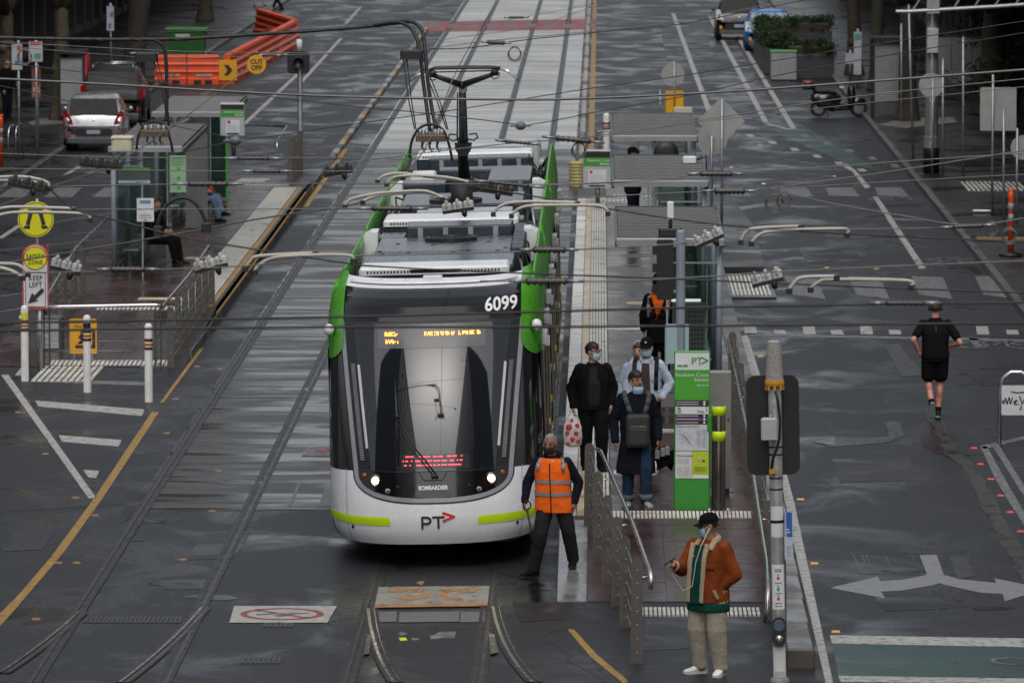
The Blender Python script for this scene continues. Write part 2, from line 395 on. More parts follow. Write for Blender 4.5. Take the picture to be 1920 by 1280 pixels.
# left carriageway: zebra, stop lines, dashes
for x in (0, 92, 182):
    gpoly('zebra_bar', [(x+14,352),(x+62,352),(x+44,370),(x-10,370)], PFAINT)
gline('lane_line', (0,447),(38,422),.12,PWHITE); gline('lane_line', (120,330),(150,312),.12,PWHITE)
for a, c in (((82,420),(210,400)),((120,440),(210,433)),((0,470),(200,448)),((0,556),(115,540)),((0,585),(40,578))): gline('zigzag_line', a, c, .09, PFAINT)
for a, c in (((440,250),(560,138)),((648,45),(676,14)),((560,160),(640,72)),((330,235),(355,222))): gline('lane_line', a, c, .13, PWHITE)
for a, c in (((640,-12),(760,-12)),((545,22),(600,20))): gline('lane_line', a, c, .12, PFAINT)
for a, c in (((362,188),(402,165)),((590,312),(640,296)),((420,330),(560,296))): gline('thin_line', a, c, .1, PFAINT)
gpoly('red_line', [(362,190),(372,190),(404,168),(398,168)], PRED)
# red band across the tracks far off
gpoly('red_band', [(798,42),(1118,36),(1118,56),(795,60)], PRED, .009)
for i in range(9): gpoly('band_dash', [(806+i*36,46),(826+i*36,46),(824+i*36,53),(804+i*36,53)], PFAINT, .014)
# no-entry plates painted on the track bed
def noplate(px0, px1, py0, py1, sl=18):
    gpoly('painted_plate', [(px0+sl*.5,py0),(px1,py0),(px1-sl,py1),(px0,py1)], mat('plate_paint',(.38,.37,.33),.5,0,.12,8,dirt=(.12,.12,.11),dscale=7,damt=.42), .010)
    c = at((px0+px1)/2-2,(py0+py1)/2); ro, ri = .43, .36; n = 40; b = MB()
    for k in range(n):
        a0, a1 = 2*pi*k/n, 2*pi*(k+1)/n
        b.add([(c.x+r*1.12*cos(a),c.y+r*cos(0)*sin(a)*1.1,.0155) for r,a in ((ri,a0),(ro,a0),(ro,a1),(ri,a1))],[(0,1,2,3)])
    d = .31
    b.add([(c.x-d-.03,c.y+d,.0155),(c.x-d+.03,c.y+d+.03,.0155),(c.x+d+.03,c.y-d,.0155),(c.x+d-.03,c.y-d-.03,.0155)][::-1],[(0,1,2,3)])
    b.build('prohibition_ring', PRED, road, False)
    g = MB()   # dark walking figure under the bar
    for pts in ([(-.3,-.02),(-.1,.1),(-.05,.02),(-.28,-.1)], [(0,.05),(.3,.12),(.3,.04),(0,-.06)], [(-.1,-.1),(.1,-.02),(.2,-.14),(-.05,-.2)]):
        g.prism([(c.x+x,c.y+y) for x,y in pts], .0115, .0135)
    g.build('figure_marking', PDARKP, road, False)
noplate(430,632,1137,1168)
gpoly('painted_plate', [(572,838),(640,838),(632,856),(566,856)], PFAINT, .009)
gpoly('prohibition_ring', [(590,845),(640,840),(640,844),(600,850)], PRED, .014)
# tram route board between the rails, and grey panel
gpoly('route_board', [(710,1102),(918,1100),(914,1136),(702,1140)], mat('board_paint',(.30,.28,.235),.35,0,.15,7,dirt=(.10,.095,.08),dscale=5,damt=.45), .012, t=.004)
gpoly('board_edge', [(703,1136),(914,1132),(914,1138),(702,1141)], paint('board_orange',(.40,.20,.07)), .018)
BO = paint('board_orange',(.40,.20,.07))
for s, px in (('88',762),('86',860)):
    c = at(px,1109); text('route_number', s, .36, BO, road, FLAT(c.x,c.y,.020,1.0) @ Matrix.Rotation(pi,4,'Z'), .001, bold=.012, sx=1.2)
gpoly('turn_arrow', [(738,1123),(770,1117),(768,1121),(792,1118),(796,1113),(808,1113),(802,1122),(770,1127),(768,1129)], BO, .018)
gpoly('turn_arrow', [(826,1113),(840,1113),(840,1121),(866,1123),(862,1127),(836,1127),(826,1120)], BO, .018)
GPAN = mat('grey_panel',(.13,.135,.135),.45,0,.15,6)
for a, c in ((704,745),(749,862),(864,910)): gpoly('grey_panel', [(a,1148),(c-1,1147),(c-2,1166),(a-1,1167)], GPAN, .008)
gpoly('amber_mark', [(785,1090),(797,1090),(791,1097),(780,1093)], PYEL)
for pts, m in (([(745,1187),(756,1184),(764,1188),(752,1193)],PFAINT), ([(805,1192),(815,1190),(822,1185),(856,1184),(852,1196),(808,1198)],PFAINT), ([(748,1196),(760,1195),(764,1200),(750,1201)],LIME), ([(772,1196),(786,1196),(786,1200),(772,1200)],PFAINT)):
    gpoly('paint_spill', pts, m)
gpoly('worn_yellow_line', [(1064,1180),(1076,1180),(1120,1228),(1178,1276),(1170,1282),(1108,1232)], PYEL)
# right carriageway
gpoly('white_line', [(1388,630),(1402,630),(1428,712),(1490,945),(1562,1280),(1548,1280),(1470,945),(1412,712)], PWHITE)
gpoly('give_way_line', [(1395,625),(1726,632),(1726,636),(1395,630)], PFAINT)
gpoly('give_way_line', [(1780,633),(1930,637),(1930,641),(1780,637)], PFAINT)
for i, x in enumerate((1395,1450,1505,1557,1612,1666,1830,1886)): gpoly('give_way_tooth', [(x,612 if i%2==0 else 619),(x+22,612 if i%2==0 else 619),(x+25,627),(x+2,627)], PWHITE)
for x0 in (1470,1590,1708,1828): gpoly('zebra_bar', [(x0,518),(x0+60,520),(x0+78,561),(x0+16,553)] , PFAINT)
for x0 in (1345,1462,1548,1640): gpoly('zebra_bar', [(x0,352),(x0+50,352),(x0+64,369),(x0+6,367)], PFAINT)
gpoly('stop_line', [(1556,1191),(1930,1197),(1930,1213),(1560,1206)], PWHITE)
gpoly('green_box', [(1561,1208),(1930,1214),(1930,1275),(1572,1269)], PGREEN, .0035)
gpoly('stop_line', [(1572,1267),(1930,1272),(1930,1282),(1576,1278)], PWHITE)
ringc = at(1900,1240)
rb = MB()
for k in range(28):
    a0, a1 = 2*pi*k/28, 2*pi*(k+1)/28
    rb.add([(ringc.x+r*cos(a),ringc.y+r*sin(a),.009) for r,a in ((.20,a0),(.26,a0),(.26,a1),(.20,a1))],[(0,1,2,3)])
rb.build('bicycle_marking', PFAINT, road, False)
# forked lane arrow
gpoly('lane_arrow', [(1557,1102),(1646,1081),(1650,1090),(1690,1087),(1730,1080),(1738,1076),(1724,1041),(1756,1040),(1770,1078),(1800,1086),(1868,1093),(1864,1084),(1960,1104),(1884,1127),(1880,1113),(1838,1111),(1770,1096),(1762,1093),(1750,1097),(1690,1107),(1652,1109),(1660,1122)], mat('arrow_paint',(.20,.205,.21),.45,0,.1,6,dirt=(.09,.09,.095),dscale=6,damt=.38))
gpoly('blacked_out_arrow', [(1524,829),(1565,820),(1600,823),(1668,818),(1660,791),(1686,790),(1696,818),(1660,830),(1560,838)], PDARKP)
gpoly('arrow_remnant', [(1522,829),(1566,821),(1566,836)], PFAINT, .009)
gpoly('tar_patch', [(1658,645),(1686,645),(1732,704),(1690,706)], PDARKP)
gpoly('tar_patch', [(1780,1044),(1812,1042),(1828,1080),(1796,1086)], PDARKP)
def crack(pts, wd=.012, m=BLK):
    q = [at(*p) for p in pts]; b = MB()
    for i in range(len(q)-1):
        d = (q[i+1]-q[i]).normalized(); k = Vector((d.y,-d.x,0))*wd/2
        b.prism([tuple(v)[:2] for v in (q[i]+k,q[i+1]+k,q[i+1]-k,q[i]-k)], .0005, .0035)
    b.build('road_crack', m, road, False)
TAR = mat('tar_seal',(.012,.012,.012),.3)
for x in (1600,1706,1740,1826,1856,1616,1660,1624,1734,1822):
    crack([(x,1040),(x+14,1072),(x+17,1075)], .02, TAR) if x < 1700 else crack([(x,1036),(x+30,1090),(x+52,1150)], .02, TAR)
crack([(1600,1038),(1810,1037)], .015, TAR); crack([(1610,1075),(1740,1078)], .015, TAR); crack([(1760,1136),(1862,1138)], .02, TAR)
for pts in ([(1022,1190),(1040,1182),(1068,1180)], [(1016,1194),(1022,1204),(1044,1208),(1056,1220),(1072,1226),(1062,1238),(1090,1250),(1120,1268),(1140,1280)], [(1090,1162),(1110,1166),(1126,1166)], [(1750,820),(1762,842),(1768,868),(1780,884)], [(1765,855),(1800,862),(1812,888)], [(1548,905),(1562,915),(1550,922)], [(1400,905),(1420,950)]):
    crack(pts, .016)
crack([(0,960),(130,952),(250,944)], .014); crack([(330,958),(470,957),(640,955)], .02)
# gutter strip between carriageways with broken edge, bike lane
b = MB(); rs = random.Random(3); L0 = []; L1 = []
for i in range(46):
    y = 62+i*.55; L0.append((5.05+rs.uniform(-.05,.05)+(.0 if y<80 else -.1),y)); L1.append((5.27+rs.uniform(-.03,.03)+(.0 if y<80 else -.12),y))
MB().prism(L0+L1[::-1], .001, .007).build('gutter_strip', wet('gutter_old',(.050,.046,.040),(.018,.017,.015),.5,.2,1.5,.48,grain=40,agg=.5), road, False)
gpoly('bike_lane_line', [(1838,838),(1850,836),(1885,900),(1935,985),(1935,1010),(1870,905)], PFAINT)
gpoly('bike_lane_line', [(1862,838),(1874,836),(1935,935),(1935,955)], PFAINT)
gpoly('bike_lane_line', [(1838,836),(1930,816),(1930,822),(1845,842)], PFAINT)
gpoly('white_line', [(1815,633),(1832,633),(1842,650),(1828,651)], PFAINT)
def bikesym(cx, cy, s, m=PFAINT):
    c = at(cx,cy); b = MB()
    for dx in (-.42,.42):
        for k in range(22):
            a0, a1 = 2*pi*k/22, 2*pi*(k+1)/22
            b.add([(c.x+s*(dx+r*cos(a)),c.y+s*2.0*r*sin(a),.008) for r,a in ((.22,a0),(.28,a0),(.28,a1),(.22,a1))],[(0,1,2,3)])
    for p, q in (((-.42,0),(-.1,.5)),((-.1,.5),(.42,0)),((-.1,.5),(.3,.5)),((-.1,0),(.3,.55)),((-.42,0),(0,0))):
        d = Vector((q[0]-p[0],q[1]-p[1],0)).normalized(); k = Vector((d.y,-d.x,0))*.03
        P, Q = Vector((*p,0)), Vector((*q,0))
        b.add([(c.x+s*v.x,c.y+s*v.y*1.6,.008) for v in (P+k,Q+k,Q-k,P-k)][::-1],[(0,1,2,3)])
    b.build('bicycle_marking', m, road, False)
bikesym(1870,648,1.0); bikesym(1782,490,1.05); bikesym(1690,374,1.1)
gpoly('white_line', [(1636,369),(1646,369),(1736,503),(1724,505)], PWHITE)
gpoly('white_line', [(1571,308),(1588,308),(1606,322),(1632,352),(1622,354),(1598,322)], PWHITE)
gpoly('thin_line', [(1674,410),(1735,412),(1735,414),(1674,413)], PFAINT)
for i in range(6):
    gpoly('lane_dash', [(1396+i*42,252+i*13),(1410+i*42,252+i*13),(1416+i*42,257+i*13),(1402+i*42,257+i*13)], PWHITE)
    gpoly('lane_dash', [(1500+i*42,252+i*14),(1512+i*42,252+i*14),(1520+i*42,258+i*14),(1506+i*42,258+i*14)], PFAINT)
gpoly('green_box', [(1400,215),(1480,222),(1600,290),(1650,320),(1600,312),(1480,262)], PGREEN, .003)
for a, c in (((1386,278),(1424,272)),((1386,293),(1494,301)),((1494,301),(1372,314)),((1372,314),(1564,331)),((1564,331),(1432,345)),((1388,260),(1370,262))): gline('zigzag_line', a, c, .09, PFAINT)
gline('lane_line', (1262,26),(1332,215), .16, PWHITE); gline('lane_line', (1330,30),(1436,230), .16, PWHITE); gline('lane_line', (1375,55),(1488,242), .16, PWHITE)
gline('lane_line', (1436,232),(1480,243), .14, PWHITE)
for i in range(14):
    t = i/13; y = 62+t*165; x = 1356+(y-62)*.545
    gpoly('buffer_bar', [(x-4,y),(x+14+t*3,y),(x+15+t*3,y+3),(x-3,y+3)], PFAINT)
for y in (172,184,198,213): gline('parking_line', (1470,y),(1545,y+2), .1, PFAINT)
# repaired asphalt, tyre-dark patches and standing water
PAT = wet('asphalt_patch', (.012,.012,.013), (.006,.006,.006), .5, .2, .9, .45, grain=150, agg=.4, gbump=.4)
PAT2 = wet('asphalt_pale', (.028,.028,.031), (.012,.012,.013), .5, .2, .9, .42, grain=150, agg=.4, gbump=.4)
for m, pts in ((PAT,[(240,925),(300,922),(268,958),(222,984)]),(PAT2,[(380,1000),(470,998),(440,1046),(350,1050)]),(PAT,[(1640,1120),(1760,1118),(1790,1140),(1660,1146)]),(PAT2,[(1560,860),(1700,856),(1720,900),(1575,905)]),(PAT,[(1790,690),(1920,688),(1920,716),(1850,724)]),(PAT2,[(30,990),(110,986),(80,1030),(0,1034)]),(PAT,[(1500,470),(1600,466),(1620,490),(1515,494)]),(PAT,[(960,1130),(1040,1128),(1060,1160),(975,1166)]),(PAT2,[(1210,1160),(1300,1158),(1290,1215),(1205,1220)]),(PAT,[(60,420),(150,412),(130,440),(40,446)]),(PAT,[(1240,60),(1320,58),(1340,110),(1250,114)]),(PAT2,[(560,250),(620,246),(590,290),(530,292)])):
    gpoly('asphalt_repair', pts, m, .0025)
PUD = mat('standing_water',(.008,.008,.0085),.2,0,.3,4,rvar=.1,spec=.5)
rs = random.Random(21)
for (px,py,sx,sy) in ((300,975,40,5),(350,1095,70,9),(400,1120,46,6),(700,1110,10,4),(1010,1100,26,8),(980,1010,16,5),(560,1162,70,5),(250,1010,26,5),(1700,1068,44,5),(1620,1100,60,4),(1860,1140,40,4),(440,905,46,5),(560,730,50,4)):
    pts = []
    for k in range(18): a = 2*pi*k/18; r = 1+.5*noise.noise(Vector((cos(a)*1.3+px,sin(a)*1.3,py))); pts.append((px+sx*r*cos(a),py+sy*r*sin(a)))
    gpoly('puddle', pts, PUD, .0062 if -6.1 < at(px,py).x < -.62 and at(px,py).y > 74 else .003, t=.0015)
# raised pavement markers
RY = mat('marker_amber',(.62,.33,.05),.4); RT_ = mat('marker_tan',(.20,.11,.04),.5,0,.3,9); RR = mat('marker_red',(.55,.05,.05),.4); RB = mat('marker_blue',(.08,.16,.5),.4)
mk = {}
def marker(px, py, m, z=0, sx=.13):
    k = m.name
    if k not in mk: mk[k] = MB().loft([[(-.052,-.045,0),(.052,-.045,0),(.052,.045,0),(-.052,.045,0)],[(-.04,-.028,.016),(.04,-.028,.016),(.04,.028,.016),(-.04,.028,.016)]]).mesh('road_marker', m, False)
    p = at(px,py,z); link('road_marker', mk[k], road, (p.x,p.y,z))
for p in ((1501,936),(1527,1056),(1567,1184),(1426,668),(1457,502),(1550,502),(1643,504),(1374,421),(1356,384),(142,933),(179,966),(110,1055),(144,1055),(68,1160),(344,1049),(398,958),(410,883),(370,687),(60,640),(35,773),(85,851),(414,692),(313,812),(330,748),(1112,60),(1114,100),(1112,150),(1110,200),(1112,262)): marker(*p, RY if p[0] > 1200 else RT_)
for p in ((1838,870),(1858,898),(1876,929),(1894,960),(1914,996),(1826,840)): marker(*p, RR)
marker(1387,406,RB)
for p in ((1372,314),(1424,272),(1432,345),(1564,331),(65,479),(118,538)): marker(*p, WHITE)
# separator kerbs along the tracks: left blocks in worn orange, right blocks and orange line
kb = [MB().bv(-.09,.09,-.74,.74,0,.12,.03).mesh('separator_block', m, False) for m in (KERBM, mat('kerb_pale',(.30,.28,.25),.45,0,.2,4), PYEL)]
for i in range(46): link('separator_block', kb[(0,1,0,1,2,0,1)[i%7]], slab, (-6.85, 146+i*1.75, .0))
for i in range(52): link('separator_block', kb[(1,1,0,1)[i%4]], slab, (-.46, 141+i*2.3, .0), 0).scale.y = 1.35
wpoly('orange_line', [(-.30,139),(-.14,139),(-.14,268),(-.30,268)], PYEL)
wline('orange_line', (-6.68,129),(-6.70,150),.12,PYEL)

# ---- tram stop platforms
def zR(y): return max(0, min(.29, .29*(y-65.6)/6.0, .29*(136-y)/8.0))
def zL(y): return max(0, min(.29, .29*(y-92.7)/7.8, .29*(139.5-y)/7.5))
def ramped(name, x0, x1, ys, zf, m, dz=0, base=-.01, parent=None):
    rings = [[(x0,y,base),(x0,y,max(zf(y)+dz,base+.002)),(x1,y,max(zf(y)+dz,base+.002)),(x1,y,base)] for y in ys]
    return MB().loft(rings, 0).build(name, m, parent, False)
YR = [65.6,71.6,80,100,128,136]; YL = [92.7,100.5,110,132,139.5]
GROUT = mat('dark_grout',(.028,.022,.021),.45)
platR = ramped('platform_right', -.5, 2.10, YR, zR, GROUT, .002); platR['kind'] = 'structure'
platL = ramped('platform_left', -10.15, -6.8, YL, zL, GROUT, .002); platL['kind'] = 'structure'
def tiles(par, name, zf, x0, x1, y0, y1, dx, dy, m, lim=0, gap=.008, h=.012, off=0.0, jit=.0015, rs=random.Random(5)):
    "pavers laid on the platform; the nearest `lim` are separate pieces sharing one mesh, the rest one mesh"
    b = MB(); n = 0; cnt = int(round((x1-x0)/dx)); y = y0; row = 0
    dx = (x1-x0)/cnt; me = MB().b(-dx/2+gap/2,dx/2-gap/2,-dy/2+gap/2,dy/2-gap/2,-.006,h).mesh(name, m, False)
    while y < y1-dy*.5:
        for i in range(cnt):
            xc = x0+dx*(i+.5); yc = y+dy/2; z = zf(yc)+rs.uniform(-jit,jit)
            if n < lim:
                o = link(name, me, par, (xc,yc,z)); o.rotation_euler = (math.atan2(zf(yc+.1)-zf(yc-.1),.2), rs.uniform(-.004,.004), 0); n += 1
            else:
                za, zb = zf(y)+h, zf(y+dy)+h
                b.add([(xc-dx/2+gap/2,y+gap/2,za),(xc+dx/2-gap/2,y+gap/2,za),(xc+dx/2-gap/2,y+dy-gap/2,zb),(xc-dx/2+gap/2,y+dy-gap/2,zb)],[(0,1,2,3)])
        y += dy; row += 1
    if b.v: b.build(name+'_field', m, par, False)['kind'] = 'stuff'
GREYP = wet('wet_grey_paver', (.125,.112,.105), (.06,.054,.052), .36, .14, .9, .48, grain=90, agg=.12)
PALEP = wet('wet_pale_paver', (.30,.30,.30), (.16,.16,.16), .3, .12, 1.0, .5, grain=90, agg=.1)
tiles(platR, 'paver', zR, .15, 2.08, 65.65, 84.0, .6, .3, BRICKP, 192)
tiles(platR, 'grey_paver', zR, .15, 2.08, 84.02, 135.8, .6, .6, GREYP, 60)
tiles(platR, 'ramp_tile', zR, -.49, -.14, 65.65, 71.3, .35, .6, PALEP, 20)
tiles(platR, 'side_paver', zR, -.13, .14, 65.65, 71.3, .27, .6, BRICKP, 20)
tiles(platR, 'edge_tile', zR, -.49, -.29, 71.4, 128, .2, .4, CREAM, 130)
tiles(platR, 'buff_tile', zR, -.285, -.165, 71.4, 128, .12, .4, WARM, 90)
# ribbed guide strip
b = MB()
for k in range(6):
    x = -.155+k*.05
    for (ya, yb) in ((71.4,84),(84,100),(100,128)): b.b(x,x+.036,ya,yb-.02,zR(ya)-.004,zR(ya)+.018)
b.build('ribbed_strip', TACT, platR, False)
def tactile(par, zf, x0, x1, y0, y1, name='tactile_strip', pitch=.05, m=TACT):
    b = MB(); n = int((x1-x0)/pitch)
    for i in range(n):
        x = x0+(i+.14)*(x1-x0)/n; w_ = (x1-x0)/n*.66
        b.add([(x,y0,zf(y0)+.022),(x+w_,y0,zf(y0)+.022),(x+w_,y1,zf(y1)+.022),(x,y1,zf(y1)+.022),(x,y0,zf(y0)),(x+w_,y0,zf(y0)),(x+w_,y1,zf(y1)),(x,y1,zf(y1))],
              [(0,1,2,3),(4,0,3,7),(1,5,6,2),(4,5,1,0),(3,2,6,7)])
    return b.build(name, m, par, False)
tactile(platR, zR, .42, 1.86, 64.55, 65.15); tactile(platR, zR, .12, 1.98, 71.2, 71.7); tactile(platR, zR, -.1, .75, 126.3, 127.2, pitch=.09); tactile(platR, zR, .3, 1.2, 128.5, 129.4, pitch=.09)
for (x0,x1,y) in ((.12,.70,96.2),(.2,.75,75.6),(.9,1.2,80.6),(.5,1.0,101)): MB().b(x0,x1,y,y+.45,zR(y)+.013,zR(y)+.019).build('pale_slab', WARM if y>100 else CREAM, platR, False)
# left platform
tiles(platL, 'red_paver', zL, -10.1, -7.53, 92.75, 139.4, .46, .3, BRICKP, 0)
b = MB()
for k in range(11):
    x = -7.51+k*.05
    b.loft([[(x,y,zL(y)),(x,y,zL(y)+.02),(x+.034,y,zL(y)+.02),(x+.034,y,zL(y))] for y in (100.5,115,131)])
b.build('ribbed_strip', TACT, platL, False)
ramped('yellow_edge', -6.95, -6.855, [100.5,120,131], zL, PYEL, .016, .1, platL)
ramped('black_edge', -6.855, -6.80, [100.5,120,131], zL, BLK, .012, .1, platL)
MB().b(-6.80,-6.755,100.5,131,.16,.20).build('yellow_bumper', PYEL, platL, False)
MB().b(-6.798,-6.77,94,139,.0,.15).build('kerb_face', KERBM, platL, False)
tactile(platL, zL, -9.05, -7.0, 92.85, 93.45, pitch=.075); tactile(platL, zL, -9.1, -8.1, 90.4, 92.7, pitch=.1); tactile(platL, zL, -8.9, -6.95, 100.0, 100.45, pitch=.075)
tactile(platL, zL, -8.6, -7.9, 133.5, 136.5, pitch=.09); tactile(platL, zL, -8.4, -7.2, 131.6, 132.6, pitch=.09)
for (x0,x1,y) in ((-8.1,-7.5,110.8),(-8.3,-7.4,101.8)): MB().b(x0,x1,y,y+.4,.303,.309).build('pale_slab', WARM, platL, False)
# kerb ramp mats at the crossing, right road side
RKB = ramped('platform_kerb', 2.10, 2.42, [76,90,104,138], lambda y: .17, KERBM); RKB['kind'] = 'structure'
b = MB()
for i in range(11): x = 2.42+i*.075; b.b(x,x+.04,105.9,110.4,.035,.05)
b.b(2.42,3.3,105.5,110.9,-.01,.034,1)
b.build('crossing_tactile_mat', [TACT, FOOT], RKB, False)
pm = MB().prism([(2.42,111),(3.25,111),(3.3,122),(2.9,134),(2.42,138)], -.01, .14).build('paved_island', FOOT, None, False); pm['kind'] = 'structure'
b = MB()
for i in range(13): b.b(8.6+i*.11,8.66+i*.11,132.5,135.5,.128,.15)
b.build('tactile_strip', TACT, FPR, False)

# ---- concrete barrier kerb beside the platform ramp
cb = thing('concrete_kerb_beam', 'long wet concrete kerb beam between the stop ramp and the right-hand road', 'kerb beam', (0,0,0))
CBM = wet('beam_concrete', (.085,.078,.070), (.05,.046,.042), .4, .16, 1.0, .5, grain=60, agg=.18)
for i in range(8):
    y0 = 60.7+i*1.95
    MB().bv(2.02+.02*i,2.33+.015*i,y0,y0+1.93,0,.21,.02).build('beam_segment', CBM, cb, False)

# ---- buildings lining the street
BW = [mat('building_%d'%i, c, .7, 0, .12, .6) for i,c in enumerate(((.055,.055,.058),(.09,.085,.08),(.12,.11,.10),(.045,.05,.055),(.10,.10,.105)))]
GLB = mat('shop_glass',(.010,.012,.014),.08,0,0,rvar=0)
def building(label, xf, sgn, y0, y1, h, m, gf=4.2, bay=3.6, fl=3.6, dep=14, canopy=True):
    t = thing('street_building', label, 'building', (xf,y0,0))
    L = y1-y0; nb = max(2,int(L/bay)); bw = L/nb; X = lambda v: v*sgn   # local x grows away from the street
    def bx(b, xa, xb, *r, mi=0): b.b(min(X(xa),X(xb)), max(X(xa),X(xb)), *r, mi)
    b = MB(); bx(b, .35, dep, 0, L, 0, h)
    for i in range(nb+1):
        y = i*bw; ya, yb = max(0,y-.35), min(L,y+.35); bx(b, 0, .349, ya, yb, 0, h)
    nf = int((h-gf)/fl)
    for j in range(nf+1):
        z = gf+j*fl; bx(b, .02, .348, .02, L-.02, z-.45, z+.5)
    bx(b, -.15, .35, -.002, L+.002, h, h+.5); bx(b, .05, .347, .02, L-.02, .0, .35)
    b.build('wall', m, t, False)
    pane = MB(); bx(pane, .30, .36, -bw/2+.4, bw/2-.4, 0, fl-.95); pm_ = pane.mesh('window', GLB, False)
    fr = MB()
    for yy in (-.02,): bx(fr, .26, .30, yy-.03, yy+.03, 0, fl-.95)
    fm = fr.mesh('window_frame', DGREY, False)
    gp = MB(); bx(gp, .28, .36, -bw/2+.36, bw/2-.36, .36, gf-.5); gm = gp.mesh('shop_window', GLB, False)
    gfm = MB()
    for yy in (-bw/4, 0, bw/4): bx(gfm, .24, .279, yy-.03, yy+.03, .36, gf-.5)
    bx(gfm, .24, .279, -bw/2+.36, bw/2-.36, 2.6, 2.7); gfm = gfm.mesh('window_frame', LGREY if m is BW[1] else DGREY, False)
    for i in range(nb):
        yc = (i+.5)*bw; o = link('shop_window', gm, t, (0,yc,0)); link('window_frame', gfm, o)
        for j in range(nf): o = link('window', pm_, t, (0,yc,gf+j*fl+.5)); link('window_frame', fm, o)
    if canopy:
        b = MB(); bx(b, -2.6, -.002, .3, L-.3, gf+.2, gf+.42); b.build('awning', DGREY, t, False)
    return t
for i, (a, c, h, k) in enumerate(((104,133,24,3),(133.2,158,31,0),(158.2,186,21,1),(186.2,222,36,4),(222.2,262,27,0),(262.2,318,40,2))):
    building(['dark grey office block past the left end of the stop','charcoal building behind the parked silver car','taupe building behind the left plane trees','tall grey block behind the green bin','dark block far up the left side','brown block at the far left end of the street'][i], -20.1, -1, a, c, h, BW[k])
for i, (a, c, h, k) in enumerate(((88,124,26,0),(124.2,152,34,3),(152.2,190,23,2),(190.2,240,38,4),(240.2,312,30,1))):
    building(['dark building beside the right footpath nearest the camera','charcoal building behind the right signal pole','brown building behind the right plane tree','tall grey block behind the hedge planters','taupe block far up the right side'][i], 13.1, 1, a, c, h, BW[k])

# unseen towers added to darken the windscreen reflection, and the footbridge behind the viewpoint
building('unseen office tower added to darken the left of the windscreen reflection', -42, -1, -130, 12, 120, BW[3], canopy=False, dep=70, bay=14, fl=10)
building('unseen office tower added to darken the right of the windscreen reflection', 38, 1, -130, 12, 115, BW[0], canopy=False, dep=70, bay=14, fl=10)
fb = thing('footbridge', 'concrete footbridge the picture is taken from, mirrored in the tram windscreen', 'bridge', (0,-2.6,0))
MB().b(-42,38,-2,1.6,7.2,7.75).build('deck', KERBM, fb, False); MB().b(-42,38,1.6,1.7,7.0,8.3).build('edge_beam', KERBM, fb, False)
for x in (-9,5): MB().b(x-.5,x+.5,-1.2,.8,0,7.2).build('pier', KERBM, fb, False)
# ================================================================== THE TRAM
TX, TY = -1.985, 68.45          # centre line, nose
HW = 1.325
def nose(z):
    "how far the nose is set back at height z"
    if z >= .8 and z <= 2.9: t = z-.8; return .012+.16*t+.135*t*t
    pts = [(.2,.16),(.32,.07),(.45,.02),(.6,.0),(.8,.012),(2.9,.944),(3.0,1.04),(3.1,1.17),(3.18,1.34),(3.26,1.62),(3.32,2.1),(3.36,2.6)]
    for (a, b_), (c, d) in zip(pts, pts[1:]):
        if z <= c: return b_+(d-b_)*max(0,(z-a)/(c-a))
    return pts[-1][1]
def half(z):
    "half width at height z"
    pts = [(.2,1.18),(.4,1.29),(.6,1.325),(2.45,1.326),(2.7,1.328),(2.92,1.318),(3.12,1.288),(3.25,1.25),(3.36,1.18)]
    for (a, b_), (c, d) in zip(pts, pts[1:]):
        if z <= c: return b_+(d-b_)*max(0,(z-a)/(c-a))
    return pts[-1][1]
DEP = 1.8
def skin(x, z, off=0.0):
    "point of the cab skin at lateral offset x and height z, `off` proud of it"
    hw = half(z); n = 2.6
    def pos(x, z):
        hw = half(z); u = min(abs(x)/hw, .99999)
        return Vector((x, nose(z)+DEP*(1-(1-u**n)**(1/n)), z))
    p = pos(x,z)
    if off:
        e = .004; sx = -1 if x > hw*.98 else 1
        a = (pos(x+e*sx,z)-p)*sx; b_ = pos(x,z+e)-p; nn = a.cross(b_).normalized()
        p = p+nn*off
    return p
def sk2(s, z, off=0.0):
    "cab skin by angle: s in -1..1 from left flank round the nose to the right flank"
    n = 2.6; a = s*pi/2; hw = half(z)
    u = math.copysign(abs(sin(a))**(2/n), sin(a)); y = 1-abs(cos(a))**(2/n)
    p = Vector((u*hw, nose(z)+DEP*y, z))
    if off:
        nn = Vector((math.copysign(abs(u)**(n-1)/hw,u), -(max(1-y,0)**(n-1))/DEP, 0)).normalized()
        p = p+nn*off
    return p
tram = thing('tram', 'white and green articulated tram with black windscreen, 6099 on its brow', 'tram', (TX,TY,0))
ROLL = R(-1.5); tram.rotation_euler.y = ROLL      # the body leans a little to the left on its springs
TW = mat('tram_white',(.84,.845,.87),.25,0,.04,3,coat=.3,dirt=(.66,.66,.69),dscale=1.5,damt=.4)
TBLK = mat('tram_black',(.006,.0065,.007),.09,0,.1,8,spec=.5,rvar=.04)
TGRY = mat('tram_grey_trim',(.30,.31,.33),.3)
WSH = mat('windscreen',(.010,.012,.016),.04,0,0,spec=.6,rvar=.0,coat=.25)
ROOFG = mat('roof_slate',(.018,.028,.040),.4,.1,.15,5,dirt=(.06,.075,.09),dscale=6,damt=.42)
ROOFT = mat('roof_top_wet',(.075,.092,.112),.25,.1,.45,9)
GASK = mat('rubber',(.010,.010,.010),.5)
NS = 44
def band(name, z0, z1, m, off=0.0, s0=-1, s1=1, nv=10, parent=tram, ns=NS, zf0=None, zf1=None):
    def fn(u, v):
        s = s0+(s1-s0)*u; a = zf0(s) if zf0 else z0; b_ = zf1(s) if zf1 else z1
        return sk2(s, a+(b_-a)*v, off)
    return MB().grid(fn, ns, nv).build(name, m, parent, True)
def zw(s): return 1.175-.10*max(0,abs(s)-.5)  # top of the white apron
band('apron', .30, 1.22, TW, 0, nv=14, zf1=zw)
band('side_band', 1.2, 2.62, TBLK, .0, nv=12, zf0=zw)
